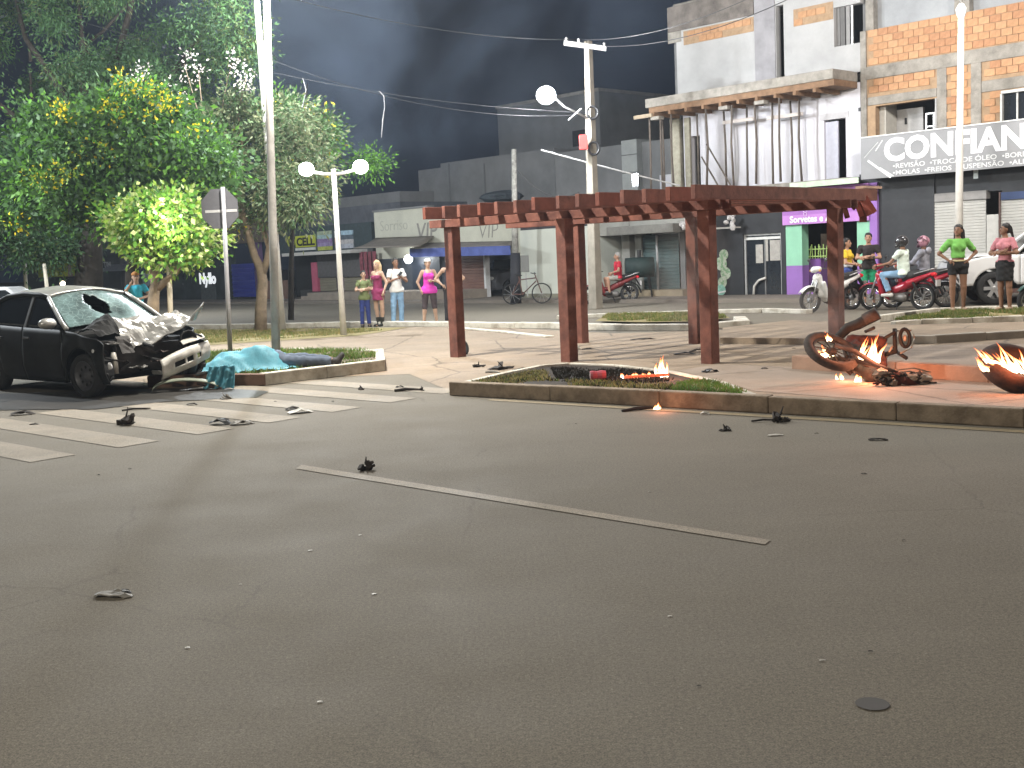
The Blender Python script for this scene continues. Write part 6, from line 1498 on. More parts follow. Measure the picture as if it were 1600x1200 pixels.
    # hands: palm, four fingers, thumb
    for i in (0, 1):
        el, wr = np.array(AR[i][0]), np.array(AR[i][1]); d = wr - el; d /= np.linalg.norm(d); s_ = 1 if i else -1
        side = np.cross(d, (s_, 0, 0.3)); side /= np.linalg.norm(side) + 1e-9; nn = np.cross(d, side)
        pc = wr + d*0.05
        mb.ell(tuple(S_(pc)), tuple(S_((0.032,0.03,0.045))), 8, 6)
        for f_ in range(4):
            b0_ = pc + side*(-0.027 + 0.018*f_) + d*0.03; b1_ = b0_ + d*(0.035 - 0.004*abs(f_-1.5)); b2_ = b1_ + d*0.02 + nn*0.022*s_
            mb.tube([tuple(S_(b0_)), tuple(S_(b1_)), tuple(S_(b2_))], [0.0095*k,0.009*k,0.007*k], 5)
        t0_ = pc - side*0.028 - d*0.01; mb.tube([tuple(S_(t0_)), tuple(S_(t0_ - side*0.022 + d*0.025)), tuple(S_(t0_ - side*0.024 + d*0.05))], [0.012*k,0.0105*k,0.008*k], 5)
    mb.mi = 1
    for sx in (-1, 1): mb.ell(tuple(HP(sx*0.031,-0.078,0.012)), tuple(S_((0.013,0.010,0.008))), 8, 5)
    for sx in (-1, 1): mb.bar(tuple(HP(sx*0.015,-0.088,0.034)), tuple(HP(sx*0.048,-0.078,0.036)), 0.008*k, 0.008*k)
    mb.mi = 2; mb.ell(tuple(HP(0,-0.088,-0.048)), tuple(S_((0.026,0.010,0.008))), 8, 4)
    mb.build('body', [SKIN[skin], EYEM, LIPM], root, smooth=True)
    # hair
    wrk = lambda P, d: d + 0.004*np.sin(P[...,0]*40)*np.sin(P[...,1]*37)*np.cos(P[...,2]*43)
    if not helmet and hair:
        hh = [blob(HP(0,0.025,0.048), S_((0.088,0.098,0.088))), blob(HP(0,0.055,0.0), S_((0.082,0.072,0.09)))]
        if hairlen > 0.05:
            hh += [cone(HP(-0.05,0.06,-0.02), HP(-0.075,0.07,-hairlen), 0.06*k, 0.04*k), cone(HP(0.05,0.06,-0.02), HP(0.08,0.07,-hairlen), 0.06*k, 0.04*k), cone(HP(0,0.09,0), HP(0,0.10,-hairlen), 0.07*k, 0.05*k)]
        elif hairlen < 0: hh += [cone(HP(0.01,0.11,0.02), HP(0.02,0.16,-0.16), 0.04*k, 0.022*k)]
        fc = HP(0,-0.10,-0.03)
        inv = np.array((lk @ Vector((0, -1, 0))))
        def cutface(P, d):
            q = (P - (np.array(head)*k)) ; fwd = q @ inv; up = q[...,2]
            hole = np.maximum(0.045*k - fwd, up - 0.062*k)   # <0 inside face zone
            return np.maximum(wrk(P, d), -hole)
        if hairlen > 0.05:
            soft(MB(), hh, 0.015*k, 0.02*k, mod=cutface).build('hair', HAIRM[hair], root, smooth=True)
        else: soft(MB(), hh, 0.013*k, 0.02*k, mod=cutface).build('hair', HAIRM[hair], root, smooth=True)
    if cap:
        cm, brim = cap
        c_ = MB(); soft(c_, [blob(HP(0,0.015,0.055), S_((0.092,0.102,0.078)))], 0.013*k, 0.01, mod=lambda P, d: np.maximum(d, (0.045+head[2])*k - P[...,2]))
        if brim: 
            pts = [HP(0.075*math.sin(t), -0.075 - 0.075*math.cos(t)*0.9, 0.052) for t in [R(-85) + R(170)*i/8 for i in range(9)]]
            c_.add([tuple(p) for p in pts] + [tuple(p + np.array((0,0,0.008))) for p in pts], [tuple(range(9)), tuple(range(17, 8, -1))] + [(i, i+1, i+10, i+9) for i in range(8)])
        c_.build('cap', cm, root, smooth=True)
    if helmet:
        hm, vis = helmet
        h_ = soft(MB(), [blob(HP(0,0.005,0.02), S_((0.125,0.145,0.135)))], 0.014*k, 0.01, mod=lambda P, d: np.maximum(np.maximum(d, (head[2]-0.085)*k - P[...,2]), 0))
        h_ = soft(MB(), [blob(HP(0,0.005,0.02), S_((0.125,0.145,0.135))), cone(HP(-0.06,-0.09,-0.08), HP(0.06,-0.09,-0.08), 0.045*k, 0.045*k)], 0.014*k, 0.02)
        h_.build('helmet', hm, root, smooth=True)
        MB().ell(tuple(HP(0,-0.085,0.01)), tuple(S_((0.098,0.065,0.05))), 14, 8).build('visor', vis, root, smooth=True)
    fold_ = lambda P, d: d + 0.005*k*np.sin(P[...,2]*55 + P[...,0]*18) * np.cos(P[...,0]*30 + P[...,1]*22)
    # upper clothing
    if top:
        tm, kind = top['m'], top.get('kind', 'tee'); e = 0.014
        lo_z = top.get('hem', 0.90) - 0.93 + hipz
        tp = [cone(S_(tor(0.90)), S_(tor(1.12)), (0.12*build_w+e)*k, (wa+e+0.01)*k), cone(S_(tor(1.12)), S_(tor(1.34)), (wa+e)*k, (ch+e)*k)]
        if kind != 'dress' or True:
            tp += [cone(S_((-hipw,0,tor(0.92)[2])), S_((hipw,0,tor(0.92)[2])), (0.106*build_w+e)*k, (0.106*build_w+e)*k)]
        if kind in ('tee', 'long'):
            tp += [cone(S_((-shw*0.8,) + tor(1.39)[1:]), S_((shw*0.8,) + tor(1.39)[1:]), (0.062+e)*k, (0.062+e)*k)]
            for i in (0, 1):
                el, wr = np.array(AR[i][0]), np.array(AR[i][1]); s0 = np.array(sh[i])
                if kind == 'tee':
                    t_ = top.get('sleeve', 0.62); tp += [cone(S_(s0), S_(s0 + (el - s0)*t_), (0.052*build_w+e)*k, (0.048+e)*k, True)]
                else: tp += [cone(S_(s0), S_(el), (0.058+e)*k, (0.045+e)*k), cone(S_(el), S_(el + (wr-el)*0.92), (0.042+e)*k, (0.034+e)*k, True)]
            topz = tor(1.47)[2]
        else: topz = tor(top.get('neck', 1.37))[2]
        if female: tp += [blob(S_((-0.065, tor(1.3)[1]-0.10, tor(1.3)[2])), S_((0.075,0.062,0.07))), blob(S_((0.065, tor(1.3)[1]-0.10, tor(1.3)[2])), S_((0.075,0.062,0.07)))]
        mod = lambda P, d: np.maximum(np.maximum(fold_(P, d), lo_z*k - P[...,2]), P[...,2] - topz*k)
        soft(MB(), tp, hres*k, 0.022*k, mod=mod).build(top.get('name', 'shirt'), tm, root, smooth=True)
        if kind == 'tank':
            for sx in (-1, 1): MB().tube([tuple(S_((sx*0.09, tor(1.36)[1]-ch*0.85, tor(1.36)[2]))), tuple(S_((sx*0.10, tor(1.44)[1]-0.04, tor(1.45)[2]))), tuple(S_((sx*0.09, tor(1.36)[1]+ch*0.8, tor(1.36)[2])))], 0.012*k, 6).build('strap', tm, root)
    if bottom:
        bm_, ln = bottom['m'], bottom['len']; e = bottom.get('e', 0.010)     # ln: 0..2 (1 = knee, 2 = ankle)
        bp_ = [cone(S_(hip[0]), S_(hip[1]), (0.100*build_w+e)*k, (0.100*build_w+e)*k), cone(S_(tor(0.94)), S_(tor(1.02)), (0.116*build_w+e)*k, (0.112*build_w+e)*k)]
        for i in (0, 1):
            kn, an = np.array(LG[i][0]), np.array(LG[i][1]); h0 = np.array(hip[i])
            if ln <= 1: bp_ += [cone(S_(h0), S_(h0 + (kn-h0)*ln), (0.084*build_w+e)*k, (0.092 - 0.028*ln + e)*k*bottom.get('flare',1), True)]
            else: bp_ += [cone(S_(h0), S_(kn), (0.084*build_w+e)*k, (0.062+e)*k), cone(S_(kn), S_(kn + (an-kn)*(ln-1)), (0.060+e)*k, (0.052+e)*k, True)]
        if bottom.get('skirt'):
            z1_ = (hipz - 0.93) + bottom['skirt']; bp_ += [cone(S_((0,0,hipz)), S_((0,0,z1_)), 0.150*k, 0.160*k, True)]
        ztw = tor(1.04)[2]
        soft(MB(), bp_, hres*k, 0.02*k, mod=lambda P, d: np.maximum(fold_(P, d), P[...,2] - ztw*k)).build(bottom.get('name', 'trousers'), bm_, root, smooth=True)
    if shoes:
        for i in (0, 1):
            an = np.array(LG[i][1]); ft = an.copy(); ft[2] = max(0.04, an[2]-0.045) if not seated else an[2]-0.045
            pr2 = [cone(S_(ft + (0,0.045,0)), S_(ft + (0.02*(1 if i else -1),-0.16,-0.004)), 0.047*k, 0.036*k)]
            if shoes[1]: pr2 += [cone(S_(an), S_(np.array(LG[i][0])*shoes[1] + an*(1-shoes[1])), 0.05*k, 0.062*k, True)]
            soft(MB(), pr2, 0.014*k, 0.02*k).build('boot' if shoes[1] else 'shoe', shoes[0], root, smooth=True)
    if extra: extra(root, S_, AR, head)
    return root

def look_at(px, py, z=0.0, deg=0.0):
    """position on the ground at a pixel, facing the camera turned by deg (positive: to the picture's right)"""
    p = G(px, py, z); a = math.atan2(-p.x, p.y)   # facing -y turned towards the camera
    return p, -math.atan2(p.x, p.y) * 1.0 + R(deg)
FOLDED = [((-0.27,-0.06,1.16), (0.06,-0.20,1.20)), ((0.27,-0.06,1.16), (-0.06,-0.19,1.15))]
HIPS = [((-0.36,0.05,1.18), (-0.19,-0.06,1.03)), ((0.36,0.05,1.18), (0.19,-0.06,1.03))]
PHONE = [((-0.24,-0.06,1.14), (-0.02,-0.22,1.22)), ((0.26,-0.05,1.14), (0.06,-0.24,1.25))]
SIDE = [((-0.26,0.04,1.15), (-0.25,-0.10,0.93)), ((0.26,0.04,1.15), (0.25,-0.10,0.93))]
WIDE = [((-0.13,0,0.49), (-0.17,0.02,0.08)), ((0.13,0,0.49), (0.17,0.02,0.08))]
def phone(root, S_, AR, head):
    p = S_(np.array(AR[1][1]) + (-0.02,-0.05,0.09)); MB().box(-0.035,0.035,-0.005,0.005,-0.07,0.07, rot=Matrix.Rotation(R(-35),3,'X') @ Matrix.Rotation(R(40),3,'Y'), at=tuple(p)).build('phone', BLACK, root, bevel=0.004)

p, a = look_at(572, 511, 0, 10)
person('boy in olive green shirt and blue jeans with folded arms, first of the onlookers', p, a, 1.40, 'd', 'black', 0, FOLDED, None, {'m': cloth('shirt_olive', (0.14,0.17,0.07)), 'hem': 0.84}, {'m': cloth('jeans_blue', (0.025,0.04,0.17)), 'len': 1.95}, (SHOE, 0))
p, a = look_at(594, 510, 0, -35)
person('blonde woman in short maroon dress and dark boots', p, a, 1.64, 'd', 'blonde', 0.38, SIDE, [((-0.09,0,0.49),(-0.05,0.02,0.08)),((0.10,0.0,0.49),(0.06,0.02,0.08))],
       {'m': cloth('dress_maroon', (0.22,0.025,0.085)), 'kind': 'dress', 'hem': 0.74, 'neck': 1.36, 'name': 'dress'}, {'m': cloth('dress_maroon', (0.22,0.025,0.085)), 'len': 0.3, 'skirt': 0.70, 'name': 'skirt'}, (mat('boot_dark', (0.02,0.02,0.015), 0.6), 0.42), True)
p, a = look_at(623, 508, 0, 15)
person('man in white polo shirt and light jeans looking at his phone', p, a, 1.68, 'b', 'black', 0, PHONE, [((-0.11,0,0.49),(-0.13,0.02,0.08)),((0.10,0,0.49),(0.09,0.02,0.08))], {'m': cloth('polo_white', (0.72,0.71,0.68), 0.05), 'hem': 0.86}, {'m': cloth('jeans_light', (0.20,0.33,0.48), 0.25), 'len': 1.95}, (mat('shoe_beige', (0.42,0.33,0.24), 0.8), 0), look=R(10), extra=phone)
p, a = look_at(673, 508, 0, 8)
person('woman in bright pink top, dark cropped leggings and white cap', p, a, 1.62, 'd', 'black', 0, [((-0.29,0.02,1.15),(-0.22,-0.06,0.94)),((0.27,-0.02,1.14),(0.06,-0.22,1.17))], WIDE, {'m': cloth('top_pink', (0.62,0.05,0.42)), 'kind': 'tank', 'hem': 0.84, 'neck': 1.38, 'name': 'top'}, {'m': cloth('leggings_dark', (0.06,0.045,0.05)), 'len': 1.15}, (mat('sandal', (0.3,0.22,0.15), 0.8), 0), True, cap=(cloth('cap_white', (0.7,0.68,0.65)), False), build_w=1.12)
p, a = look_at(706, 508, 0, 0)
person('person in dark clothes almost hidden behind the left pergola post', p, a, 1.66, 'd', 'black', 0, HIPS, None, {'m': cloth('vest_dark', (0.03,0.025,0.03)), 'kind': 'tank', 'name': 'top'}, {'m': cloth('trousers_black', (0.02,0.018,0.02)), 'len': 1.9}, (SHOE, 0))
# person by the car in orange cap
pc_ = PD(211, 425, 24.5)
person('person in orange cap and cyan shirt standing behind the wrecked car, arms raised', (pc_.x, pc_.y, 0), R(25), 1.66 * (pc_.z/1.66), 'd', None, 0, [((-0.26,-0.05,1.30),(-0.16,-0.20,1.46)),((0.26,-0.08,1.20),(0.02,-0.24,1.14))], None, {'m': cloth('shirt_cyan', (0.03,0.36,0.50)), 'hem': 0.86}, {'m': cloth('jeans_dark', (0.05,0.06,0.10)), 'len': 1.9}, (SHOE, 0), cap=(cloth('cap_orange', (0.45,0.20,0.06)), True))
# women on the right lawn
p, a = look_at(1497, 486, 0.15, 14)
def belt_(root, S_, AR, head): 
    MB().lathe([(0.138,-0.016),(0.143,0),(0.138,0.016)], 20, tuple(S_((0,0,1.025)))).build('belt', mat('belt_cream', (0.5,0.42,0.25), 0.7), root)
person('woman in bright green T-shirt and black shorts, hands on hips', p, a, 1.66, 'b', 'black', 0.20, HIPS, [((-0.11,0,0.49),(-0.10,0.02,0.08)),((0.11,0,0.49),(0.11,0.02,0.08))], {'m': cloth('tee_green', (0.16,0.42,0.09), 0.2), 'hem': 1.08, 'sleeve': 0.8}, {'m': cloth('shorts_black', (0.012,0.012,0.013)), 'len': 0.42, 'flare': 1.08, 'name': 'shorts'}, (mat('sandal', (0.3,0.22,0.15)), 0), True, look=R(-35), build_w=1.12, extra=belt_, hres=0.014)
p, a = look_at(1570, 485, 0.15, -25)
person('woman in pale pink T-shirt and black skirt with folded arms at the right edge', p, a, 1.64, 'b', 'black', -1, FOLDED, [((-0.085,0,0.49),(-0.08,0.02,0.08)),((0.085,0,0.49),(0.09,0.02,0.08))], {'m': cloth('tee_pink', (0.48,0.19,0.22)), 'hem': 0.98, 'sleeve': 0.75}, {'m': cloth('skirt_black', (0.012,0.012,0.013)), 'len': 0.6, 'skirt': 0.60, 'name': 'skirt'}, (mat('sandal', (0.3,0.22,0.15)), 0), True, look=R(-40), hres=0.014)
# at the ice cream parlour
p, a = look_at(1358, 478, 0, -5)
person('man in black T-shirt and green shorts with folded arms outside the ice cream parlour', p, a, 1.76, 'a', 'black', 0, FOLDED, None, {'m': cloth('tee_black', (0.02,0.014,0.014)), 'hem': 0.88}, {'m': cloth('shorts_green', (0.02,0.28,0.13)), 'len': 0.85, 'name': 'shorts'}, (SHOE, 0), build_w=1.12)
p, a = look_at(1324, 483, 0, 70)
person('person in yellow and white top and blue shorts beside the white scooter', p, a, 1.66, 'a', 'black', 0.1, [((-0.24,-0.06,1.14),(-0.12,-0.24,1.10)),((0.24,-0.06,1.14),(0.10,-0.26,1.08))], None, {'m': cloth('top_yellow', (0.62,0.42,0.03)), 'hem': 1.10}, {'m': cloth('shorts_blue', (0.04,0.07,0.24)), 'len': 0.7, 'name': 'shorts'}, (SHOE, 0), True,
       extra=lambda root, S_, AR, head: soft(MB(), [cone(S_((0,0,1.06)), S_((0,0,1.14)), 0.145*0.95, 0.14*0.95)], 0.02, 0.02, mod=lambda P, d: np.maximum(np.maximum(d, 1.03*0.95 - P[...,2]), P[...,2] - 1.13*0.95)).build('waistband', cloth('band_white', (0.6,0.6,0.58)), root, smooth=True))

# ================================================================== motorcycles
def moped(lab, loc, heading, col, dark=False, box=False, group=None):
    """local x forward"""
    t = thing('motorcycle', lab, 'motorcycle', loc, heading, group)
    P_ = col; wr = 0.285
    for x in (0.62, -0.60):
        w_ = MB().tube([(x + wr*0.9*math.cos(a), 0, wr + wr*0.9*math.sin(a)) for a in [2*PI*i/28 for i in range(28)]], 0.042, 8, closed=True).build('wheel', RUBBER, t, smooth=True)
        rm = MB().tube([(x + wr*0.74*math.cos(a), 0, wr + wr*0.74*math.sin(a)) for a in [2*PI*i/24 for i in range(24)]], 0.018, 6, closed=True)
        rm.build('rim', CHROME, w_, smooth=True)
        sp = MB()
        for k in range(12):
            a = 2*PI*k/12; sp.bar((x + 0.03*math.cos(a), 0.02*(-1)**k, wr + 0.03*math.sin(a)), (x + wr*0.72*math.cos(a+.2), 0, wr + wr*0.72*math.sin(a+.2)), 0.007, 0.007)
        o_ = sp.build('spokes', mat('spoke', (0.45,0.45,0.45), 0.4, metal=0.6), w_); o_['kind'] = 'stuff'
        MB().lathe([(0.0,-0.05),(0.06,-0.045),(0.06,0.045),(0.0,0.05)], 12, (x,0,wr), 'y').build('hub', mat('hub_grey', (0.25,0.25,0.25), 0.5, metal=0.5), w_)
    for s_ in (-1, 1):
        MB().tube([(0.62, s_*0.075, wr), (0.50, s_*0.075, 0.62), (0.42, s_*0.06, 0.86)], 0.022, 8).build('fork', mat('fork_grey', (0.35,0.35,0.36), 0.4, metal=0.6), t, smooth=True)
        MB().tube([(-0.60, s_*0.10, wr), (-0.42, s_*0.12, 0.62)], 0.03, 8).build('shock', DARKM, t)
    MB().grid(lambda i, j: Vector((0.62 + (wr+0.055)*math.cos(R(35)+R(125)*i), (j-.5)*0.15, wr + (wr+0.055)*math.sin(R(35)+R(125)*i) - 0.03*(2*j-1)**2)), 12, 5).build('front_fender', P_, t, smooth=True, solid=0.008)
    MB().grid(lambda i, j: Vector((-0.62 + (wr+0.06)*math.cos(R(80)+R(100)*i), (j-.5)*0.15, wr + (wr+0.06)*math.sin(R(80)+R(100)*i) - 0.02*(2*j-1)**2)), 10, 4).build('rear_fender', BLACK, t, smooth=True, solid=0.008)
    # leg shield
    soft(MB(), [cone((0.40,0,0.78),(0.32,0,0.42),0.11,0.09), cone((0.35,-0.16,0.66),(0.24,-0.14,0.34),0.05,0.045), cone((0.35,0.16,0.66),(0.24,0.14,0.34),0.05,0.045), cone((0.34,0,0.42),(0.18,0,0.28),0.09,0.06)], 0.016, 0.06).build('leg_shield', P_, t, smooth=True)
    # underbone and side covers
    soft(MB(), [cone((0.28,0,0.46),(0.02,0,0.44),0.055,0.07), cone((0.02,0,0.46),(-0.35,0,0.60),0.09,0.10), cone((-0.30,-0.07,0.60),(-0.78,-0.03,0.78),0.075,0.045), cone((-0.30,0.07,0.60),(-0.78,0.03,0.78),0.075,0.045)], 0.016, 0.05).build('side_cover', P_, t, smooth=True)
    MB().box(-0.62,-0.30,-0.13,-0.128,0.61,0.66).build('decal', mat('decal_white', (0.6,0.6,0.6), 0.5), t)
    soft(MB(), [cone((0.0,0,0.73),(-0.35,0,0.76),0.085,0.10), cone((-0.35,0,0.76),(-0.70,0,0.83),0.10,0.07)], 0.016, 0.04, mod=lambda P, d: np.maximum(d, 0.70 - P[...,2])).build('seat', mat('seat_vinyl', (0.02,0.02,0.02), 0.6), t, smooth=True)
    MB().tube([(-0.45,-0.11,0.80),(-0.85,-0.10,0.90),(-0.92,0,0.91),(-0.85,0.10,0.90),(-0.45,0.11,0.80)], 0.014, 7).build('grab_rail', mat('rail_grey', (0.4,0.4,0.4), 0.4, metal=0.6), t, smooth=True)
    MB().ell((-0.86,0,0.78),(0.06,0.09,0.05),12,8).build('tail_light', mat('tail_red', (0.6,0.02,0.03), 0.25, emit=0.15), t, smooth=True)
    MB().box(-0.97,-0.93,-0.09,0.09,0.52,0.66, rot=None).build('number_plate', mat('plate_pale', (0.45,0.43,0.42), 0.6), t)
    MB().bar((-0.80,0,0.74),(-0.95,0,0.50),0.10,0.02).build('plate_bracket', BLACK, t)
    # engine, exhaust, stand
    soft(MB(), [cone((0.10,0,0.30),(-0.16,0,0.28),0.09,0.11), cone((0.12,0,0.32),(0.26,0,0.34),0.07,0.055)], 0.018, 0.02).build('engine', mat('engine_alloy', (0.20,0.19,0.18), 0.5, 0.2, metal=0.5), t, smooth=True)
    MB().tube([(0.22,-0.08,0.28),(0.05,-0.11,0.19),(-0.25,-0.13,0.20),(-0.45,-0.15,0.27),(-0.88,-0.16,0.40)], [0.02,0.02,0.025,0.045,0.05], 10).build('exhaust', mat('exhaust_dark', (0.10,0.09,0.085), 0.4, 0.2, metal=0.7), t, smooth=True)
    MB().tube([(0.0,-0.24,0.20),(0.0,0.24,0.20)], 0.02, 6).build('footrest', BLACK, t); MB().tube([(-0.05,0.08,0.2),(-0.08,0.20,0.02)], 0.013, 6).build('side_stand', DARKM, t)
    MB().bar((-0.15,0,0.28),(-0.60,-0.07,0.285),0.03,0.06).build('swing_arm', DARKM, t)
    # handlebar cowl
    soft(MB(), [cone((0.42,-0.09,0.99),(0.42,0.09,0.99),0.06,0.06), blob((0.49,0,0.97),(0.07,0.09,0.07))], 0.015, 0.03).build('handlebar_cowl', P_, t, smooth=True)
    MB().ell((0.535,0,0.965),(0.035,0.07,0.055),12,8).build('headlight', mat('headlight', (0.7,0.7,0.7), 0.15), t, smooth=True)
    MB().tube([(0.32,-0.34,1.0),(0.36,-0.22,1.0),(0.42,0,0.98),(0.36,0.22,1.0),(0.32,0.34,1.0)], 0.014, 7).build('handlebar', BLACK, t, smooth=True)
    for s_ in (-1, 1):
        MB().tube([(0.37,s_*0.2,1.0),(0.40,s_*0.27,1.16)], 0.007, 5).build('mirror_stem', BLACK, t); MB().ell((0.40,s_*0.29,1.19),(0.012,0.055,0.04),10,6).build('mirror', mat('mirror_back', (0.04,0.04,0.04), 0.4), t, smooth=True)
        MB().ell((0.46,s_*0.16,0.95),(0.03,0.03,0.025),8,6).build('indicator', mat('indicator_orange', (0.55,0.25,0.05), 0.3), t)
    return t
REDP = mat('red_motorcycle_paint', (0.36,0.012,0.03), 0.28, 0.1, 3, coat=0.4); WHP = mat('white_scooter_paint', (0.68,0.68,0.66), 0.3, 0.05, 3, coat=0.4)
RIDE_L = [((-0.16,-0.42,0.60), (-0.17,-0.26,0.20)), ((0.16,-0.42,0.60), (0.17,-0.26,0.20))]
def rider(lab, bike, x, z, **kw):
    hd = bike.rotation_euler[2]; f_ = Vector((math.cos(hd), math.sin(hd), 0))
    loc = Vector(bike.location) + f_ * x; loc.z = z
    return person(lab, loc, hd + PI/2, seated=True, **kw)
w1_ = G(1364, 484); w2_ = G(1441, 484)
c = (w1_ + w2_)/2; hd = math.atan2((w1_-w2_).y, (w1_-w2_).x)
m1 = moped('nearer red motorcycle ridden by the man in the white shirt', (c.x, c.y, 0), hd, REDP)
rider('motorcyclist in white T-shirt, light jeans and black helmet on the nearer red motorcycle', m1, -0.16, 0.19, H=1.75, skin='b', arms=[((-0.24,-0.20,1.18),(-0.30,-0.47,1.12)),((0.24,-0.20,1.18),(0.30,-0.47,1.12))], legs=RIDE_L,
      top={'m': cloth('tee_white', (0.62,0.70,0.62), 0.06), 'hem': 0.9}, bottom={'m': cloth('jeans_light', (0.20,0.33,0.48)), 'len': 1.9}, shoes=(mat('shoe_white', (0.6,0.58,0.55), 0.7), 0), helmet=(mat('helmet_black', (0.03,0.028,0.03), 0.25, 0.6, 9, coat=0.5), mat('visor_dark', (0.01,0.01,0.012), 0.1)), lean=0.02, hres=0.016)
c2m = c + Vector((hf.x, hf.y, 0))*0 + (w2_-w1_).normalized()*0.42 + Vector((0.35, 0.75, 0))
m2 = moped('farther red motorcycle carrying the rider in grey hoodie', (c2m.x, c2m.y, 0), hd + R(6), REDP)
rider('motorcyclist in grey hoodie and pink and black helmet on the farther red motorcycle', m2, -0.12, 0.19, H=1.72, skin='b', arms=[((-0.24,-0.18,1.16),(-0.27,-0.44,1.10)),((0.24,-0.18,1.16),(0.27,-0.44,1.10))], legs=RIDE_L,
      top={'m': cloth('hoodie_grey', (0.27,0.27,0.31), 0.1), 'kind': 'long', 'name': 'hoodie'}, bottom={'m': cloth('trousers_black', (0.02,0.018,0.02)), 'len': 1.9}, shoes=(SHOE, 0), helmet=(mat('helmet_pink', (0.05,0.02,0.03), 0.3, 0.2, 7, col2=(0.45,0.22,0.28), thr=(0.45,0.55), coat=0.4), mat('visor_dark', (0.01,0.01,0.012))),
      extra=lambda root, S_, AR, head: soft(MB(), [blob((0,0.11,1.10),(0.12,0.06,0.09))], 0.02, 0.02).build('hood', cloth('hoodie_grey', (0.27,0.27,0.31)), root, smooth=True), hres=0.016)
q = G(1300, 487)
moped('white scooter parked half hidden by the right pergola post', (q.x+0.05, q.y+0.2, 0), R(205), WHP)
q = G(955, 474)
m4 = moped('dark red motorcycle parked behind the concrete utility pole', (q.x, q.y, 0), R(190), mat('dark_red_paint', (0.16,0.02,0.02), 0.4, 0.2, 3))
rider('man in red T-shirt and pale shorts sitting sideways on the dark red motorcycle', m4, -0.25, 0.19, H=1.66, skin='a', hair='grey', arms=[((-0.25,-0.02,1.14),(-0.14,-0.22,1.02)),((0.25,-0.05,1.16),(0.10,-0.24,1.10))], legs=[((-0.14,-0.40,0.60), (-0.16,-0.34,0.18)), ((0.14,-0.40,0.60), (0.15,-0.34,0.18))],
      top={'m': cloth('tee_red', (0.45,0.02,0.04)), 'hem': 0.9}, bottom={'m': cloth('shorts_pale', (0.30,0.28,0.24)), 'len': 0.9, 'name': 'shorts'}, shoes=(SHOE, 0))
bpy.context.view_layer.update()

# bicycle by the slim pole
q = G(824, 475)
bc = thing('bicycle', 'bicycle leaning beside the slim dark footed pole before the cream wall', 'bicycle', q, R(-14))
for x in (-0.5, 0.5):
    w_ = MB().tube([(x + 0.32*math.cos(a), 0, 0.34 + 0.32*math.sin(a)) for a in [2*PI*i/28 for i in range(28)]], 0.022, 6, closed=True).build('wheel', RUBBER, bc, smooth=True)
    sp = MB(); 
    for k in range(10): a = 2*PI*k/10; sp.bar((x,0.01*(-1)**k,0.34),(x+0.3*math.cos(a),0,0.34+0.3*math.sin(a)),0.006,0.006)
    o_ = sp.build('spokes', mat('spoke', (0.45,0.45,0.45)), w_); o_['kind'] = 'stuff'
fr_ = mat('bicycle_frame', (0.10,0.05,0.04), 0.4)
mb = MB()
for a, b in (((-0.5,0.34),(-0.15,0.32)),((-0.5,0.34),(-0.22,0.80)),((-0.15,0.32),(-0.25,0.92)),((-0.15,0.32),(0.33,0.75)),((-0.22,0.80),(0.31,0.85)),((0.5,0.34),(0.29,0.98))): mb.tube([(a[0],0,a[1]),(b[0],0,b[1])], 0.02, 7)
mb.build('frame', fr_, bc); MB().ell((-0.26,0,0.95),(0.13,0.06,0.03),10,6).build('saddle', BLACK, bc, smooth=True); MB().tube([(0.22,-0.27,1.02),(0.30,-0.1,0.99),(0.30,0.1,0.99),(0.22,0.27,1.02)], 0.014, 6).build('handlebar', BLACK, bc)
MB().lathe([(0.0,-0.02),(0.09,-0.015),(0.09,0.015),(0,0.02)], 14, (-0.15,0.03,0.32), 'y').build('chain_ring', DARKM, bc)

# ================================================================== pickup at the right edge
pk_w = PD(1541, 441, 27.0)
pk = thing('pickup_truck', 'white pickup truck parked behind the two women at the right edge', 'pickup', (pk_w.x, pk_w.y, 0.0), R(168))
WCP = mat('white_car_paint', (0.66,0.66,0.66), 0.3, 0.04, 2, coat=0.4)
# local x forward (to the picture's left), y left -> towards... side seen is y>0
pro_low = 0.42; FR = 0.95
def tpanel(name, x0, x1, ztop, m=WCP, side=1):
    def fn(i, j):
        x = x0 + (x1-x0)*i; zl = 0.45
        for c_ in (0.0, -3.1):
            if abs(x-c_) < 0.46: zl = max(zl, 0.36 + math.sqrt(0.46**2 - (x-c_)**2))
        zt__ = lerp_tab(ztop, x); z = zl + (zt__-zl)*j; return Vector((x, side*(0.90 - 0.05*max(0,(z-0.8))**1.5 - 0.12*max(0,x-0.5)**2), z))
    return MB().grid(fn, 26, 8).build(name, m, pk, smooth=True, solid=0.02)
topz_ = [(-4.2,1.08),(-0.5,1.12),(0.2,1.10),(0.75,1.02),(0.95,0.88)]
for s_ in (1, -1):
    tpanel('front_fender', -0.55, 0.9, topz_, side=s_); tpanel('front_door', -1.62, -0.56, topz_, side=s_); tpanel('rear_door', -2.55, -1.63, topz_, side=s_); tpanel('bed_side', -4.2, -2.56, topz_, side=s_)
MB().grid(lambda i, j: Vector((0.9 - 1.35*i, (2*j-1)*0.86, 0.98 + 0.13*min(1,i*2.5) + 0.05*(1-(2*j-1)**2))), 10, 8).build('bonnet', WCP, pk, smooth=True, solid=0.02)
MB().grid(lambda i, j: Vector((0.90 + 0.08*math.sin(i*PI), (2*j-1)*0.84, 0.35 + 0.62*i)), 6, 6).build('front_bumper', WCP, pk, smooth=True, solid=0.03)
MB().grid(lambda i, j: Vector((-0.45 - 0.62*i, (2*j-1)*(0.78-0.1*i), 1.13 + 0.52*i)), 6, 8).build('windscreen', CGL, pk, smooth=True)
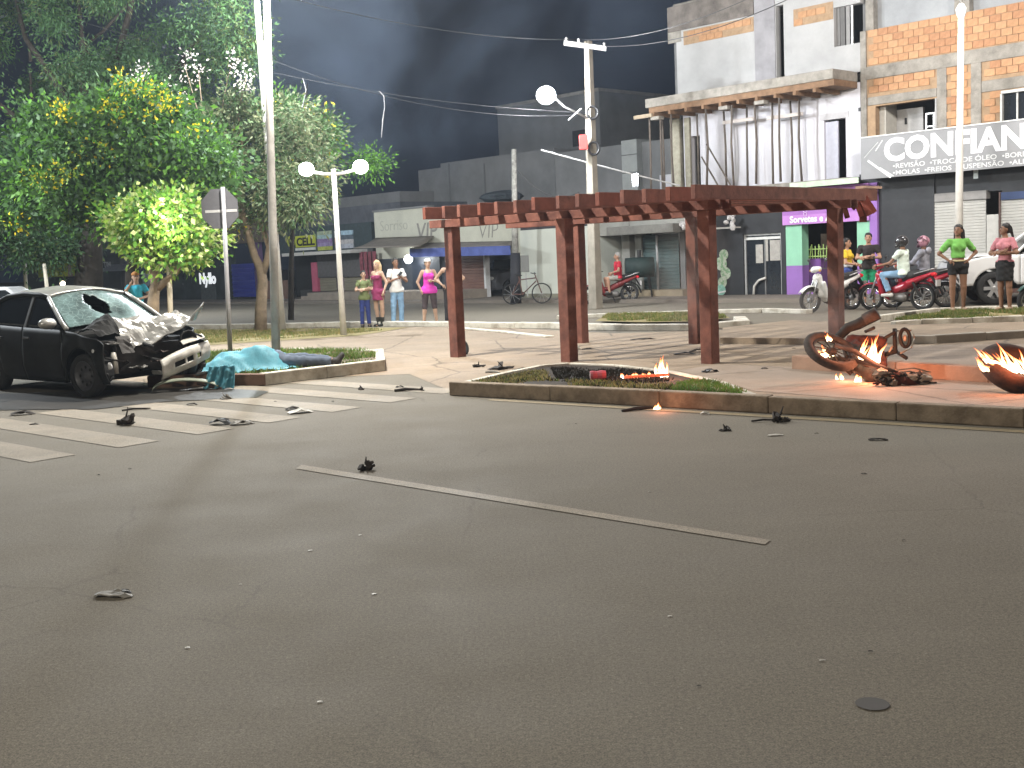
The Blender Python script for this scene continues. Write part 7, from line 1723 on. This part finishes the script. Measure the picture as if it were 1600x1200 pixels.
MB().grid(lambda i, j: Vector((-1.05 - 1.35*i, (2*j-1)*0.68, 1.65 + 0.05*math.sin(i*PI) + 0.03*(1-(2*j-1)**2))), 8, 8).build('roof', WCP, pk, smooth=True, solid=0.03)
for s_ in (1, -1):
    MB().grid(lambda i, j: Vector((-0.60 - 1.8*i + (-0.40*j if i < 0.3 else 0)*(1-i*3.3), s_*(0.86-0.17*j), 1.12 + 0.5*j)), 10, 4).build('side_window', CGL, pk, smooth=True)
    MB().tube([(-0.46,s_*0.83,1.12),(-0.78,s_*0.77,1.42),(-1.1,s_*0.69,1.66)], 0.035, 8).build('front_pillar', WCP, pk, smooth=True)
MB().box(-4.1,0.8,-0.7,0.7,0.35,0.6).build('chassis', BLACK, pk)
for x in (0, -3.1):
    for s_ in (1, -1):
        W_ = bpy.data.objects.new('wheel', MB().lathe([(0.24,-0.11),(0.34,-0.12),(0.375,-0.09),(0.38,0),(0.375,0.09),(0.34,0.12),(0.24,0.11)], 30, (0,0,0), 'y').mesh('wheel', RUBBER, True)); COL.objects.link(W_); W_.parent = pk; W_.location = (x, s_*0.80, 0.38)
        MB().lathe([(0.0,s_*0.05),(0.235,s_*0.03),(0.25,s_*0.11),(0.25,-0.05)], 24, (0,0,0), 'y').build('rim', mat('rim_shadow', (0.05,0.05,0.05), 0.5), W_, smooth=True)
        spk = MB()
        for k in range(6):
            a_ = 2*PI*k/6; spk.bar((0.04*math.cos(a_), s_*0.085, 0.04*math.sin(a_)), (0.22*math.cos(a_), s_*0.08, 0.22*math.sin(a_)), 0.03, 0.075, up=(-math.sin(a_),0,math.cos(a_)))
        spk.ell((0,s_*0.09,0),(0.06,0.02,0.06),10,6); spk.build('spokes', mat('alloy', (0.5,0.5,0.5), 0.35, metal=0.6), W_)
MB().grid(lambda i, j: Vector((0.46*math.cos(PI*i), 0.6+0.29*j, 0.36 + 0.46*math.sin(PI*i))), 16, 2).build('wheel_arch', BLACK, pk)
# second motorcycle at the very right edge with a sitting rider
q = G(1618, 492, 0)
m5 = moped('dark green motorcycle cut off by the right edge of the view', (q.x+0.55, q.y, 0), R(180), mat('dark_green_paint', (0.02,0.06,0.05), 0.4))
rider('rider in sea green shirt reaching to the handlebar at the very right edge', m5, -0.10, 0.19, H=1.72, skin='b', arms=[((-0.24,-0.24,1.16),(-0.26,-0.50,1.06)),((0.24,-0.24,1.16),(0.26,-0.50,1.06))], legs=RIDE_L, top={'m': cloth('shirt_sea', (0.12,0.26,0.20)), 'hem': 0.9}, bottom={'m': cloth('jeans_dark', (0.05,0.06,0.10)), 'len': 1.9}, shoes=(SHOE, 0))
# dark car inside the garage and white car behind the trees
def small_car(lab, loc, rz, paint, cat='car'):
    t = thing('parked_car', lab, cat, loc, rz)
    L2 = [(-1.9,0.45),(-1.95,0.75),(-1.7,0.98),(-1.1,1.05),(-0.6,1.42),(0.6,1.45),(1.15,1.0),(1.85,0.9),(2.0,0.6),(1.95,0.4)]
    arch = []
    for c_ in (1.25, -1.25): arch += [(c_ + 0.36*math.cos(a), 0.3 + 0.36*math.sin(a)) for a in [PI*k/8 for k in range(9)]]
    low_ = [(1.9,0.3)] + arch[:9] + arch[9:] + [(-1.9,0.3)]
    pl = low_ + L2[:]
    body = MB(); k = len(pl)
    def P(p, s_): 
        z = p[1]; return (p[0], s_*(0.82 - 0.22*max(0,(z-0.95)/0.5)), z)
    body.add([P(p,-1) for p in pl] + [P(p,1) for p in pl], [tuple(range(k)), tuple(range(2*k-1,k-1,-1))] + [(i,k+i,k+(i+1)%k,(i+1)%k) for i in range(k)])
    body.build('body', paint, t, bevel=0.03)
    for s_ in (-1,1):
        MB().add([(-1.0,s_*0.815,1.05),(1.0,s_*0.815,1.03),(0.55,s_*0.65,1.38),(-0.58,s_*0.66,1.36)], [(0,1,2,3)]).build('side_window', CGL, t, solid=0.02)
        MB().ell((1.93,s_*0.55,0.72),(0.06,0.16,0.08),10,6).build('headlight', mat('headlight', (0.7,0.7,0.7)), t)
        for x in (1.25,-1.25): MB().lathe([(0.0,s_*0.09),(0.17,s_*0.07),(0.19,s_*0.1),(0.29,s_*0.09),(0.30,0),(0.28,-s_*0.09)], 20, (x, s_*0.72, 0.30), 'y').build('wheel', RUBBER, t, smooth=True)
    MB().add([(0.66,-0.6,1.42),(0.66,0.6,1.42),(1.12,0.74,1.06),(1.12,-0.74,1.06)], [(0,1,2,3)]).build('windscreen', CGL, t, solid=0.03)
    return t
gp_ = fw(FP(786, 440, 1.6)[0], 2.4, 0.05)
small_car('dark car parked nose out inside the dark garage bay behind the slim pole', gp_, FANG - PI/2, mat('garage_car_paint', (0.10,0.10,0.11), 0.3, coat=0.4))
wp = PD(-20, 470, 25)
small_car('white car parked behind the wrecked car at the left edge', (wp.x, wp.y, 0), R(188), mat('parked_white_paint', (0.5,0.5,0.52), 0.4))
# ================================================================== fire
def flame_mat(name, s0=16.0):
    m = bpy.data.materials.new(name); m.use_nodes = True; n = m.node_tree; L = n.links; n.nodes.clear()
    out = n.nodes.new('ShaderNodeOutputMaterial'); e = n.nodes.new('ShaderNodeEmission'); tc = n.nodes.new('ShaderNodeTexCoord'); sp = n.nodes.new('ShaderNodeSeparateXYZ')
    L.new(tc.outputs['Generated'], sp.inputs[0]); r = n.nodes.new('ShaderNodeValToRGB'); el = r.color_ramp.elements
    el[0].position = 0.0; el[0].color = (1.0,0.74,0.48,1); el[1].position = 1.0; el[1].color = (0.95,0.13,0.03,1)
    a = el.new(0.35); a.color = (1.0,0.66,0.36,1); b = el.new(0.72); b.color = (1.0,0.36,0.12,1)
    L.new(sp.outputs['Z'], r.inputs[0]); L.new(r.outputs[0], e.inputs[0])
    r2 = n.nodes.new('ShaderNodeMapRange'); r2.inputs['From Min'].default_value = 0.0; r2.inputs['From Max'].default_value = 1.0; r2.inputs['To Min'].default_value = s0; r2.inputs['To Max'].default_value = 1.2
    L.new(sp.outputs['Z'], r2.inputs['Value']); L.new(r2.outputs[0], e.inputs[1])
    tr = n.nodes.new('ShaderNodeBsdfTransparent'); mx = n.nodes.new('ShaderNodeMixShader'); nz = n.nodes.new('ShaderNodeTexNoise'); nz.inputs['Scale'].default_value = 14
    L.new(tc.outputs['Object'], nz.inputs['Vector'])
    r3 = n.nodes.new('ShaderNodeMapRange'); r3.inputs['From Min'].default_value = 0.35; r3.inputs['From Max'].default_value = 0.6; r3.inputs['To Min'].default_value = 0.35; r3.inputs['To Max'].default_value = 1.0; L.new(nz.outputs['Fac'], r3.inputs['Value'])
    L.new(r3.outputs[0], mx.inputs[0]); L.new(tr.outputs[0], mx.inputs[1]); L.new(e.outputs[0], mx.inputs[2]); L.new(mx.outputs[0], out.inputs[0])
    return m
FLM = flame_mat('flame')
def flame(lab, loc, w_, h_, n=7, power=25, seed=1, lean=(0.0, 0.0), parent=None, group=None, ry_=0.5):
    rr = random.Random(seed); t = thing('flame', lab, 'flame', loc)
    for i in range(n):
        x = (rr.random()-.5)*w_; y = (rr.random()-.5)*w_*ry_; hh_ = h_*rr.uniform(0.35, 1.0)*(1.15 - abs(x)/max(w_, .01)); r0 = max(0.012, w_/n*rr.uniform(0.5, 0.9))
        pts = []; k = 8; ph = rr.uniform(0, 6)
        for j in range(k+1):
            u = j/k; pts.append((x + lean[0]*u*h_ + 0.10*h_*math.sin(u*4+ph)*u, y + lean[1]*u*h_, -0.01 + hh_*u))
        rad = [r0*(0.55 + 0.9*math.sin(min(1, (j/k)*1.6)*PI*0.5))*(1-(j/k))**0.9 + 0.001 for j in range(k+1)]
        MB().tube(pts, rad, 7).build('tongue', FLM, t, smooth=True)
    if power: lamp_light('fire_light', (lean[0]*h_*0.4, -0.22, h_*0.35 + 0.05), power, (1.0, 0.33, 0.16), 0.10, t)
    return t

# ================================================================== burning motorcycle wreck
CHAR = mat('charred_metal', (0.015,0.012,0.010), 0.75, 0.5, 12, 0.6, 40); ASH = mat('ashy_rubber', (0.045,0.037,0.033), 0.9, 0.5, 10, 0.6, 40); RUSTB = mat('burnt_rust', (0.06,0.018,0.013), 0.85, 0.5, 9, 0.6, 40)
CHR2 = mat('scorched_aluminium', (0.30,0.26,0.21), 0.6, 0.35, 9, metal=0.3)
wb = G(1350, 600); wk = thing('burning_motorcycle', 'charred wreck of a burning motorcycle lying on its side under the pergola end', 'motorcycle', wb)
def W(px, py, d): return PD(px, py, d) - wb
wc = W(1299, 549, 13.00)
ax1 = Vector((0.94, 0.0, -0.30)).normalized(); ax2 = Vector((0.25, 0.86, 0.48)); ax2 = (ax2 - ax1*ax2.dot(ax1)).normalized(); ax3 = ax1.cross(ax2)
def ring(R_, r_, off=0.0, n=36, k=10): return MB().tube([tuple(wc + ax1*R_*math.cos(a) + ax2*R_*math.sin(a) + ax3*off) for a in [2*PI*i/n for i in range(n)]], r_, k, closed=True)
ww = ring(0.275, 0.052).build('wheel', ASH, wk, smooth=True)
ring(0.215, 0.018).build('rim', CHAR, ww, smooth=True)
for i in range(10):
    a = 2*PI*i/10; MB().bar(tuple(wc + ax3*0.02), tuple(wc + ax1*0.21*math.cos(a) + ax2*0.21*math.sin(a)), 0.012, 0.012).build('spoke', CHAR, ww)
MB().ell(tuple(wc), (0.07,0.06,0.05), 10, 7, jit=0.12).build('hub', CHAR, ww)
for o in (-0.09, 0.09): MB().tube([tuple(wc + ax3*o), tuple(W(1335, 556, 12.90) + Vector((0,0,o*0.6))), tuple(W(1372, 572, 12.70)), tuple(W(1402, 583, 12.55))], [0.026,0.028,0.03,0.024], 8).build('fork', ASH if o > 0 else CHAR, wk, smooth=True)
MB().tube([tuple(W(1310, 527, 13.40)), tuple(W(1325, 512, 13.35)), tuple(W(1340, 507, 13.30)), tuple(W(1372, 490, 13.20))], [0.05,0.06,0.062,0.07], 12).build('silencer', CHAR, wk, smooth=True)
MB().tube([tuple(W(1350, 500, 13.25)), tuple(W(1371, 489, 13.20))], [0.068,0.078], 12).build('silencer_sleeve', ASH, wk, smooth=True)
soft(MB(), [cone(W(1330, 532, 13.30), W(1378, 532, 13.20), 0.07, 0.055), cone(W(1338, 545, 13.20), W(1352, 566, 13.00), 0.09, 0.07), cone(W(1375, 545, 13.20), W(1380, 570, 13.00), 0.04, 0.05)], 0.02, 0.05, mod=lambda P, d: d + 0.012*np.sin(P[...,0]*50)*np.sin(P[...,2]*44)*np.cos(P[...,1]*40)).build('burnt_body', RUSTB, wk, smooth=True)
for a, b, r_ in (((1376,532),(1400,518),0.02),((1398,514),(1399,552),0.026),((1377,556),(1402,548),0.03),((1400,517),(1424,516),0.010),((1424,516),(1429,528),0.008),((1429,528),(1424,543),0.008),((1424,543),(1407,552),0.010),((1403,551),(1417,560),0.022),((1352,518),(1366,512),0.02),((1380,567),(1395,540),0.012)):
    MB().tube([tuple(W(*a, 13.20)), tuple(W(*b, 13.10))], r_, 7).build('frame_tube', CHR2 if r_ <= 0.012 else CHAR, wk, smooth=True)
sc_c = W(1414, 528, 13.10)
sp_ = [tuple(sc_c + Vector((0.055*math.cos(a), 0.02*math.sin(a), 0.10*math.sin(a)))) for a in [2*PI*i/20 for i in range(20)]]
MB().tube(sp_, 0.022, 7, closed=True).build('sprocket', CHAR, wk, smooth=True); MB().ell(tuple(sc_c), (0.025,0.03,0.04), 8, 6).build('sprocket_hub', CHR2, wk)
soft(MB(), [cone(W(1322, 540, 13.2), W(1348, 552, 13.1), 0.05, 0.07), cone(W(1348, 552, 13.1), W(1380, 575, 13.0), 0.07, 0.05), cone(W(1340, 575, 13.0), W(1362, 590, 12.9), 0.06, 0.07), cone(W(1362, 590, 12.9), W(1392, 592, 12.9), 0.07, 0.06)], 0.02, 0.05, mod=lambda P, d: d + 0.014*np.sin(P[...,0]*55)*np.sin(P[...,2]*48)*np.cos(P[...,1]*44)).build('burnt_engine', CHAR, wk, smooth=True)
for a, b in (((1318,545),(1332,583)),((1300,560),(1330,585)),((1345,540),(1336,580))): MB().tube([tuple(W(*a, 13.0)), tuple(W(*b, 12.95))], 0.02, 7).build('frame_tube', CHAR, wk, smooth=True)
rr = random.Random(5)
for i in range(34):
    u = rr.random(); p = W(1366 + 82*u, 597 - 6*u + rr.uniform(-8, 2), 12.45 + 0.1*rr.random()); p.z = max(0.03, rr.uniform(0.02, 0.17)*(1-u*0.6))
    rt = Matrix.Rotation(rr.uniform(0, PI), 3, rr.choice('XYZ')) @ Matrix.Rotation(rr.uniform(0, PI), 3, 'X'); mm2 = rr.choice([CHAR, CHAR, ASH, RUSTB, CHR2])
    s_ = rr.uniform(0.03, 0.075)
    if i % 3: MB().ell(tuple(p), (s_*1.3, s_, s_*0.7), 8, 5, rot=rt, jit=0.35).build('burnt_piece', mm2, wk)
    else: MB().tube([tuple(p), tuple(p + rt @ Vector((0.12,0,0.02))), tuple(p + rt @ Vector((0.2,0.03,0.0)))], 0.012, 6).build('burnt_tube', mm2, wk)
for a, b in (((1395,583),(1448,590)),((1400,578),(1455,582))): MB().tube([tuple(W(*a, 12.60)), tuple(W((a[0]+b[0])/2, a[1]-3, 12.60)), tuple(W(*b, 12.60))], 0.008, 6).build('wire', CHR2, wk)
F = PD(1357, 566, 12.90); flame('largest flame in the middle of the burning motorcycle', F, 0.24, 0.38, 18, 34, 3, (0.15, 0))
F = PD(1294, 557, 13.00); flame('flame inside the raised wheel of the burning motorcycle', F, 0.16, 0.16, 6, 5, 4, (-0.2, 0))
F = PD(1291, 531, 13.20); flame('small flame licking over the top of the raised wheel', F, 0.12, 0.12, 5, 0, 5, (-0.3, 0))
F = G(1313, 594); flame('low flame on the ground under the raised wheel', F, 0.11, 0.12, 5, 6, 6, (-0.2, 0))
F = G(1345, 597); flame('low flame on the ground at the fork of the wreck', F, 0.18, 0.14, 6, 7, 7, (0.2, 0))
# burning tyre at the right edge
tb = G(1592, 612); tb.z = 0.0
ty = thing('burning_wreckage', 'tilted tyre burning on the plaza at the right edge', 'tyre', tb)
a1 = Vector((0.92, -0.1, -0.26)).normalized(); a2 = Vector((0.2, 0.80, 0.42)); a2 = (a2 - a1*a2.dot(a1)).normalized(); a3 = a1.cross(a2); tc_ = Vector((0.04, 0.12, 0.21))
MB().tube([tuple(tc_ + a1*0.30*math.cos(a) + a2*0.30*math.sin(a)) for a in [2*PI*i/36 for i in range(36)]], 0.10, 12, closed=True).build('tread', mat('scorched_rubber', (0.012,0.008,0.007), 0.85, 0.5, 8, 0.5, 30, col2=(0.07,0.028,0.016)), ty, smooth=True)
MB().tube([tuple(tc_ + a1*0.19*math.cos(a) + a2*0.19*math.sin(a)) for a in [2*PI*i/30 for i in range(30)]], 0.03, 8, closed=True).build('rim', CHAR, ty, smooth=True)
rr = random.Random(9)
t = flame('broad white hot flame burning inside the tilted tyre', tb + Vector((-0.03, 0.02, 0.20)), 0.56, 0.30, 30, 14, 9, (-0.5, 0), ry_=0.3)
t2 = flame('flame tongue streaming left from the rim of the burning tyre', tb + Vector((-0.26, 0.0, 0.30)), 0.14, 0.2, 8, 5, 10, (-0.8, 0))

# planter fire
F = G15(1040, 587); flame('tall thin flame at the right end of the smouldering plank in the planter', F, 0.20, 0.24, 10, 9, 11, (-0.1, 0))
F = G15(973, 590); flame('small flame at the left end of the smouldering plank in the planter', F, 0.10, 0.07, 5, 3, 12)
F = G15(1003, 589); flame('thin row of flames along the smouldering plank in the planter', F, 0.26, 0.09, 9, 3, 13, ry_=0.1)
pk0 = G15(976, 592); pk1 = G15(1045, 588)
tag(MB().bar((0,0,0.02), tuple(pk1 - pk0 + Vector((0,0,0.02))), 0.05, 0.03).build('plank', mat('ember_wood', (0.30,0.11,0.07), 0.9, 0.5, 14), None, pk0), 'glowing reddish plank smouldering in the burnt planter', 'plank')
F = G(1028, 640); flame('small flame on the road edge under the long kerb', F, 0.10, 0.10, 6, 3.5, 14, (0.3, 0))
cn = G15(936, 593); can = thing('crushed_can', 'crushed pinkish red canister lying in the burnt planter grass', 'can', cn + Vector((0,0,0.05)))
MB().lathe([(0.0,-0.10),(0.05,-0.10),(0.055,-0.07),(0.048,-0.02),(0.055,0.03),(0.05,0.08),(0.0,0.085)], 12, (0,0,0), 'x').build('shell', mat('pink_red_tin', (0.45,0.08,0.11), 0.5, 0.25, 12), can)
MB().lathe([(0.0,-0.003),(0.035,0.0),(0.05,0.004)], 12, (-0.103,0,0), 'x').build('lid', mat('tin_lid', (0.4,0.3,0.3), 0.5), can)

# ================================================================== debris
def shard(loc, sx, sy, sz, m, seed, kind=0):
    rr = random.Random(seed); mb = MB()
    if kind == 0:   # crumpled flat piece
        mb.grid(lambda i, j: Vector(((i-.5)*sx*(1-0.5*abs(j-.5)), (j-.5)*sy*(1-0.3*i), 0.004 + sz*(0.5+0.5*mnoise.noise(Vector((i*3+seed, j*3, seed)))) * math.sin(PI*min(1,max(0.05,i)))**0.5)), 6, 5)
    elif kind == 1: # jagged lump
        for k in range(4):
            mb.box(-sx*rr.uniform(.15,.32), sx*rr.uniform(.12,.3), -sy*rr.uniform(.08,.2), sy*rr.uniform(.08,.25), -sz*.10, sz*.12, rot=Matrix.Rotation(rr.uniform(-.9,.9),3,'X') @ Matrix.Rotation(rr.uniform(-.8,.8),3,'Y') @ Matrix.Rotation(rr.uniform(0,3),3,'Z'), at=(rr.uniform(-.3,.3)*sx, rr.uniform(-.3,.3)*sy, sz*rr.uniform(.2,.55)))
            mb.ell((rr.uniform(-.3,.3)*sx, rr.uniform(-.3,.3)*sy, sz*.15), (sx*rr.uniform(.1,.2), sy*rr.uniform(.15,.25), sz*.2), 6, 4, jit=0.5)
        mb.tube([(0,0,sz*.5),(rr.uniform(-.2,.2)*sx,0,sz*1.2)], [0.012,0.004], 5)
    else:           # rod
        mb.tube([(-sx/2,0,0.012),(-sx*.1,sy*.3,0.02),(sx*.2,sy*.2,0.014),(sx/2,-sy*.3,0.012)], [sz*.5,sz*.6,sz*.5,sz*.3], 6)
    return mb.build('debris', m, None, loc, rr.uniform(-0.4, 0.4), solid=min(0.006, sx*0.04) if kind == 0 else 0)
GP = mat('grey_plastic', (0.20,0.19,0.17), 0.6, 0.3, 8); WPL = mat('pale_plastic', (0.50,0.48,0.43), 0.5, 0.2, 8); DBR = mat('dark_brown_debris', (0.028,0.022,0.018), 0.8, 0.4, 10)
D = [  # px, py, sx, sy, sz, material, kind, label
 (198,664,0.22,0.16,0.16,DBR,1,'jagged dark engine lump with a prong on the middle crossing stripes'),
 (36,648,0.30,0.14,0.07,DBR,0,'flat black shard left of the crossing stripes under the car'),
 (345,663,0.24,0.16,0.09,BLACK,0,'black folded shard at the end of the third crossing stripe'),
 (379,663,0.26,0.13,0.06,GP,0,'grey brown shard right of the black folded shard'),
 (213,641,0.32,0.05,0.022,DBR,2,'thin bent black rod between two crossing stripes'),
 (470,645,0.30,0.18,0.05,WPL,0,'pale scrap at the tip of the upper crossing stripe'),
 (458,640,0.18,0.12,0.05,DBR,0,'small dark scrap just above the pale scrap on the crossing'),
 (572,735,0.13,0.10,0.09,DBR,1,'small dark leafy lump beside the start of the lane line'),
 (178,932,0.22,0.09,0.03,GP,0,'long grey scrap alone on the near asphalt at the left'),
 (195,928,0.07,0.05,0.03,BLACK,0,'black tip of the long grey scrap on the near asphalt'),
 (785,577,0.42,0.2,0.10,DBR,1,'tangle of dark motorcycle parts left of the planter tip'),
 (816,579,0.30,0.10,0.05,DBR,0,'long dark scrap at the right of the tangle beside the planter'),
 (748,574,0.22,0.12,0.07,DBR,1,'small curled dark part on the plaza left of the tangle'),
 (770,583,0.22,0.06,0.03,GP,2,'curved grey rod between the two dark parts on the plaza'),
 (1070,554,0.36,0.14,0.05,BLACK,0,'flat black fairing piece between the right front posts'),
 (1090,551,0.30,0.10,0.09,DBR,0,'arched dark fairing piece leaning by the right front post'),
 (1110,582,0.24,0.16,0.07,BLACK,0,'black wedge of plastic before the right front post foot'),
 (1195,577,0.10,0.06,0.03,BLACK,0,'little black chip right of the black wedge on the plaza'),
 (1133,673,0.13,0.09,0.05,DBR,1,'dark lump on the road below the long kerb'),
 (1219,659,0.20,0.12,0.12,DBR,1,'black knob of debris against the long kerb on the right'),
 (1198,659,0.28,0.03,0.018,DBR,2,'thin black wire beside the black knob at the kerb'),
 (1372,688,0.16,0.05,0.02,DBR,0,'narrow black scrap on the road right of the yellow edge line'),
 (1212,681,0.14,0.05,0.012,WPL,0,'pale chip on the road below the black knob'),
 (1102,648,0.10,0.05,0.04,WPL,0,'pale lump on the yellow edge line under the kerb'),
 (1000,641,0.40,0.06,0.03,BLACK,2,'charred stick lying along the yellow edge line by the small flame'),
 (745,616,0.30,0.12,0.10,DBR,1,'dark clod pressed against the left end of the long kerb'),
 (638,611,0.34,0.08,0.04,DBR,2,'bent black strip on the dusty road between the two islands'),
 (660,611,0.09,0.07,0.05,DBR,1,'small clod right of the bent black strip'),
 (625,606,0.12,0.06,0.04,DBR,0,'small flake left of the bent black strip'),
 (565,609,0.11,0.08,0.05,DBR,1,'small clod near the white kerb of the left island'),
 (300,633,0.14,0.06,0.03,DBR,0,'small brown flake before the curved bumper skin'),
 (352,624,0.20,0.12,0.07,GP,1,'grey brown lump right of the curved bumper skin'),
 (318,611,0.40,0.06,0.03,DBR,2,'black rod sticking out right of the wrecked car'),
 (54,664,0.12,0.05,0.02,DBR,0,'tiny flake on the lowest full crossing stripe'),
 (903,545,0.14,0.06,0.05,WPL,1,'pale scrap behind the middle front post of the pergola'),
 (917,546,0.18,0.05,0.03,DBR,0,'dark sliver beside the pale scrap behind the middle post'),
 (1005,531,0.5,0.10,0.04,DBR,0,'long dark sliver far back on the plaza between the posts'),
 (1350,741,0.10,0.04,0.015,DBR,0,None),
 (154,743,0.06,0.04,0.02,DBR,0,None),(203,733,0.08,0.03,0.01,DBR,0,None),(900,663,0.05,0.04,0.02,DBR,0,None),(1015,769,0.05,0.02,0.01,WPL,0,None),(1276,678,0.09,0.03,0.015,DBR,0,None),
 (1412,845,0.06,0.02,0.01,DBR,0,None),(1360,1019,0.05,0.02,0.01,DBR,0,None),(1092,1073,0.04,0.02,0.01,DBR,0,None),(1430,590,0.1,0.05,0.03,DBR,0,None),(1478,592,0.2,0.05,0.03,DBR,0,None),(1240,545,0.14,0.06,0.04,DBR,0,None),
 (520,628,0.08,0.05,0.03,DBR,0,None),(430,628,0.08,0.05,0.03,DBR,0,None),(485,861,0.06,0.03,0.006,WPL,0,None),(563,837,0.05,0.03,0.006,WPL,0,None),(585,929,0.06,0.03,0.006,WPL,0,None),(1047,964,0.05,0.03,0.006,WPL,0,None),(1285,1033,0.06,0.02,0.006,WPL,0,None),(500,1098,0.05,0.03,0.006,WPL,0,None),(293,1013,0.05,0.03,0.006,WPL,0,None),(376,914,0.04,0.02,0.006,WPL,0,None),
]
CHIPS = {(1350, 741): 'dark chip on open road below the right end of the kerb', (154, 743): 'dark speck left below the lowest crossing stripe', (203, 733): 'dark speck right below the lowest crossing stripe', (900, 663): 'dark speck under the middle of the long kerb', (1015, 769): 'pale speck right of the lane line middle', (1276, 678): 'dark chip right of the pale chip below the kerb knob', (1412, 845): 'dark chip on the road right of the lane line end', (1360, 1019): 'dark chip just above the round road mark', (1092, 1073): 'dark speck nearest the bottom of the road', (1430, 590): 'dark scrap among the ashes right of the wreck', (1478, 592): 'long dark scrap against the terracotta kerb', (1240, 545): 'dark scrap on the plaza left of the wheel in flames', (520, 628): 'dark speck on the top crossing stripe right end', (430, 628): 'dark speck on the upper crossing stripe middle', (485, 861): 'pale chip under the first third of the lane line', (563, 837): 'pale chip nearest below the lane line', (585, 929): 'pale chip at the centre of the near road', (1047, 964): 'pale chip right of centre on the near road', (1285, 1033): 'pale chip left above the round road mark', (500, 1098): 'pale chip nearest the bottom edge', (293, 1013): 'pale chip below the long grey scrap', (376, 914): 'pale chip right of the long grey scrap'}
for i, (px, py, sx, sy, sz, m, kd, lab) in enumerate(D):
    kk = 1.0 if lab else 0.45
    o = shard(G(px, py), sx*kk, sy*kk, sz*kk, m, 100 + i, kd)
    if lab: tag(o, lab, 'debris', 'pieces of wreckage scattered over the road and plaza')
    else: 
        o.name = 'chip'; tag(o, 'tiny ' + CHIPS[(px, py)], 'chip', 'tiny pale chips on the asphalt' if m is WPL else 'tiny dark chips scattered on the ground')
q = G(722, 556); tl_ = thing('loose_wheel', 'dark wheel leaning behind the foot of the left pergola post', 'wheel', q + Vector((0.02, 0.22, 0.0)), R(20))
MB().tube([(0.12*math.cos(a)*0.55, 0.0+0.05*math.sin(a), 0.12+0.10*math.sin(a)) for a in [2*PI*i/22 for i in range(22)]], 0.028, 8, closed=True).build('tyre', RUBBER, tl_, smooth=True)
MB().ell((0,0,0.12),(0.03,0.02,0.03),8,6).build('hub', CHAR, tl_)
q = PD(1560, 487, 23.5); tag(shard(Vector((q.x, q.y, 0.0)), 0.7, 0.5, 0.10, WPL, 77, 0), 'pale heap of sand on the street behind the right lawn', 'sand heap')

# ================================================================== smoke drifting over the street
def smoke_mat(name, dens, scale, lo, hi, col, axis_fall=True):
    m = bpy.data.materials.new(name); m.use_nodes = True; n = m.node_tree; L = n.links; n.nodes.clear()
    out = n.nodes.new('ShaderNodeOutputMaterial'); v = n.nodes.new('ShaderNodeVolumePrincipled'); L.new(v.outputs[0], out.inputs['Volume'])
    v.inputs['Color'].default_value = (*col, 1); v.inputs['Anisotropy'].default_value = 0.0
    tc = n.nodes.new('ShaderNodeTexCoord'); nz = n.nodes.new('ShaderNodeTexNoise'); nz.inputs['Scale'].default_value = scale; nz.inputs['Detail'].default_value = 4; nz.inputs['Roughness'].default_value = 0.55; nz.inputs['Distortion'].default_value = 0.7
    L.new(tc.outputs['Object'], nz.inputs['Vector']); r = n.nodes.new('ShaderNodeMapRange'); r.interpolation_type = 'SMOOTHSTEP'
    r.inputs['From Min'].default_value = lo; r.inputs['From Max'].default_value = hi; r.inputs['To Min'].default_value = 0; r.inputs['To Max'].default_value = dens; L.new(nz.outputs['Fac'], r.inputs['Value'])
    g = n.nodes.new('ShaderNodeTexGradient'); g.gradient_type = 'SPHERICAL'; mp = n.nodes.new('ShaderNodeMapping')
    L.new(tc.outputs['Generated'], mp.inputs[0]); mp.inputs['Location'].default_value = (-1,-1,-1); mp.inputs['Scale'].default_value = (2,2,2); L.new(mp.outputs[0], g.inputs[0])
    r2 = n.nodes.new('ShaderNodeMapRange'); r2.interpolation_type = 'SMOOTHSTEP'; r2.inputs['From Max'].default_value = 0.5; L.new(g.outputs['Fac'], r2.inputs['Value'])
    mm = n.nodes.new('ShaderNodeMath'); mm.operation = 'MULTIPLY'; L.new(r.outputs[0], mm.inputs[0]); L.new(r2.outputs[0], mm.inputs[1]); L.new(mm.outputs[0], v.inputs['Density'])
    return m
o = MB().box(-17, 17, -12, 12, -12, 12).build('smoke', smoke_mat('smoke_drift', 0.20, 0.15, 0.47, 0.70, (0.45,0.57,0.78)), None, (-4.0, 47, 15.5)); o['kind'] = 'stuff'

for (px, py, d, w__, h__, dn) in ((1078, 420, 17.6, 1.5, 2.6, 0.55), (1283, 505, 14.6, 1.0, 1.5, 0.7)):
    c_ = PD(px, py, d)
    o = MB().box(-w__/2, w__/2, -w__/2, w__/2, -h__/2, h__/2).build('smoke', smoke_mat('smoke_plume_%d' % px, dn, 1.6, 0.38, 0.7, (0.45,0.42,0.42)), None, (c_.x, c_.y, max(c_.z, h__/2 + 0.05))); o['kind'] = 'stuff'

hz = bpy.data.materials.new('haze'); hz.use_nodes = True; hn = hz.node_tree; hn.nodes.clear()
ho = hn.nodes.new('ShaderNodeOutputMaterial'); hv = hn.nodes.new('ShaderNodeVolumePrincipled'); hn.links.new(hv.outputs[0], ho.inputs['Volume'])
hv.inputs['Color'].default_value = (0.62, 0.72, 0.85, 1); hv.inputs['Density'].default_value = 0.0007; hv.inputs['Anisotropy'].default_value = 0.55
o = MB().box(-75, 75, -30, 110, -1.1, 32).build('haze', hz); o['kind'] = 'stuff'
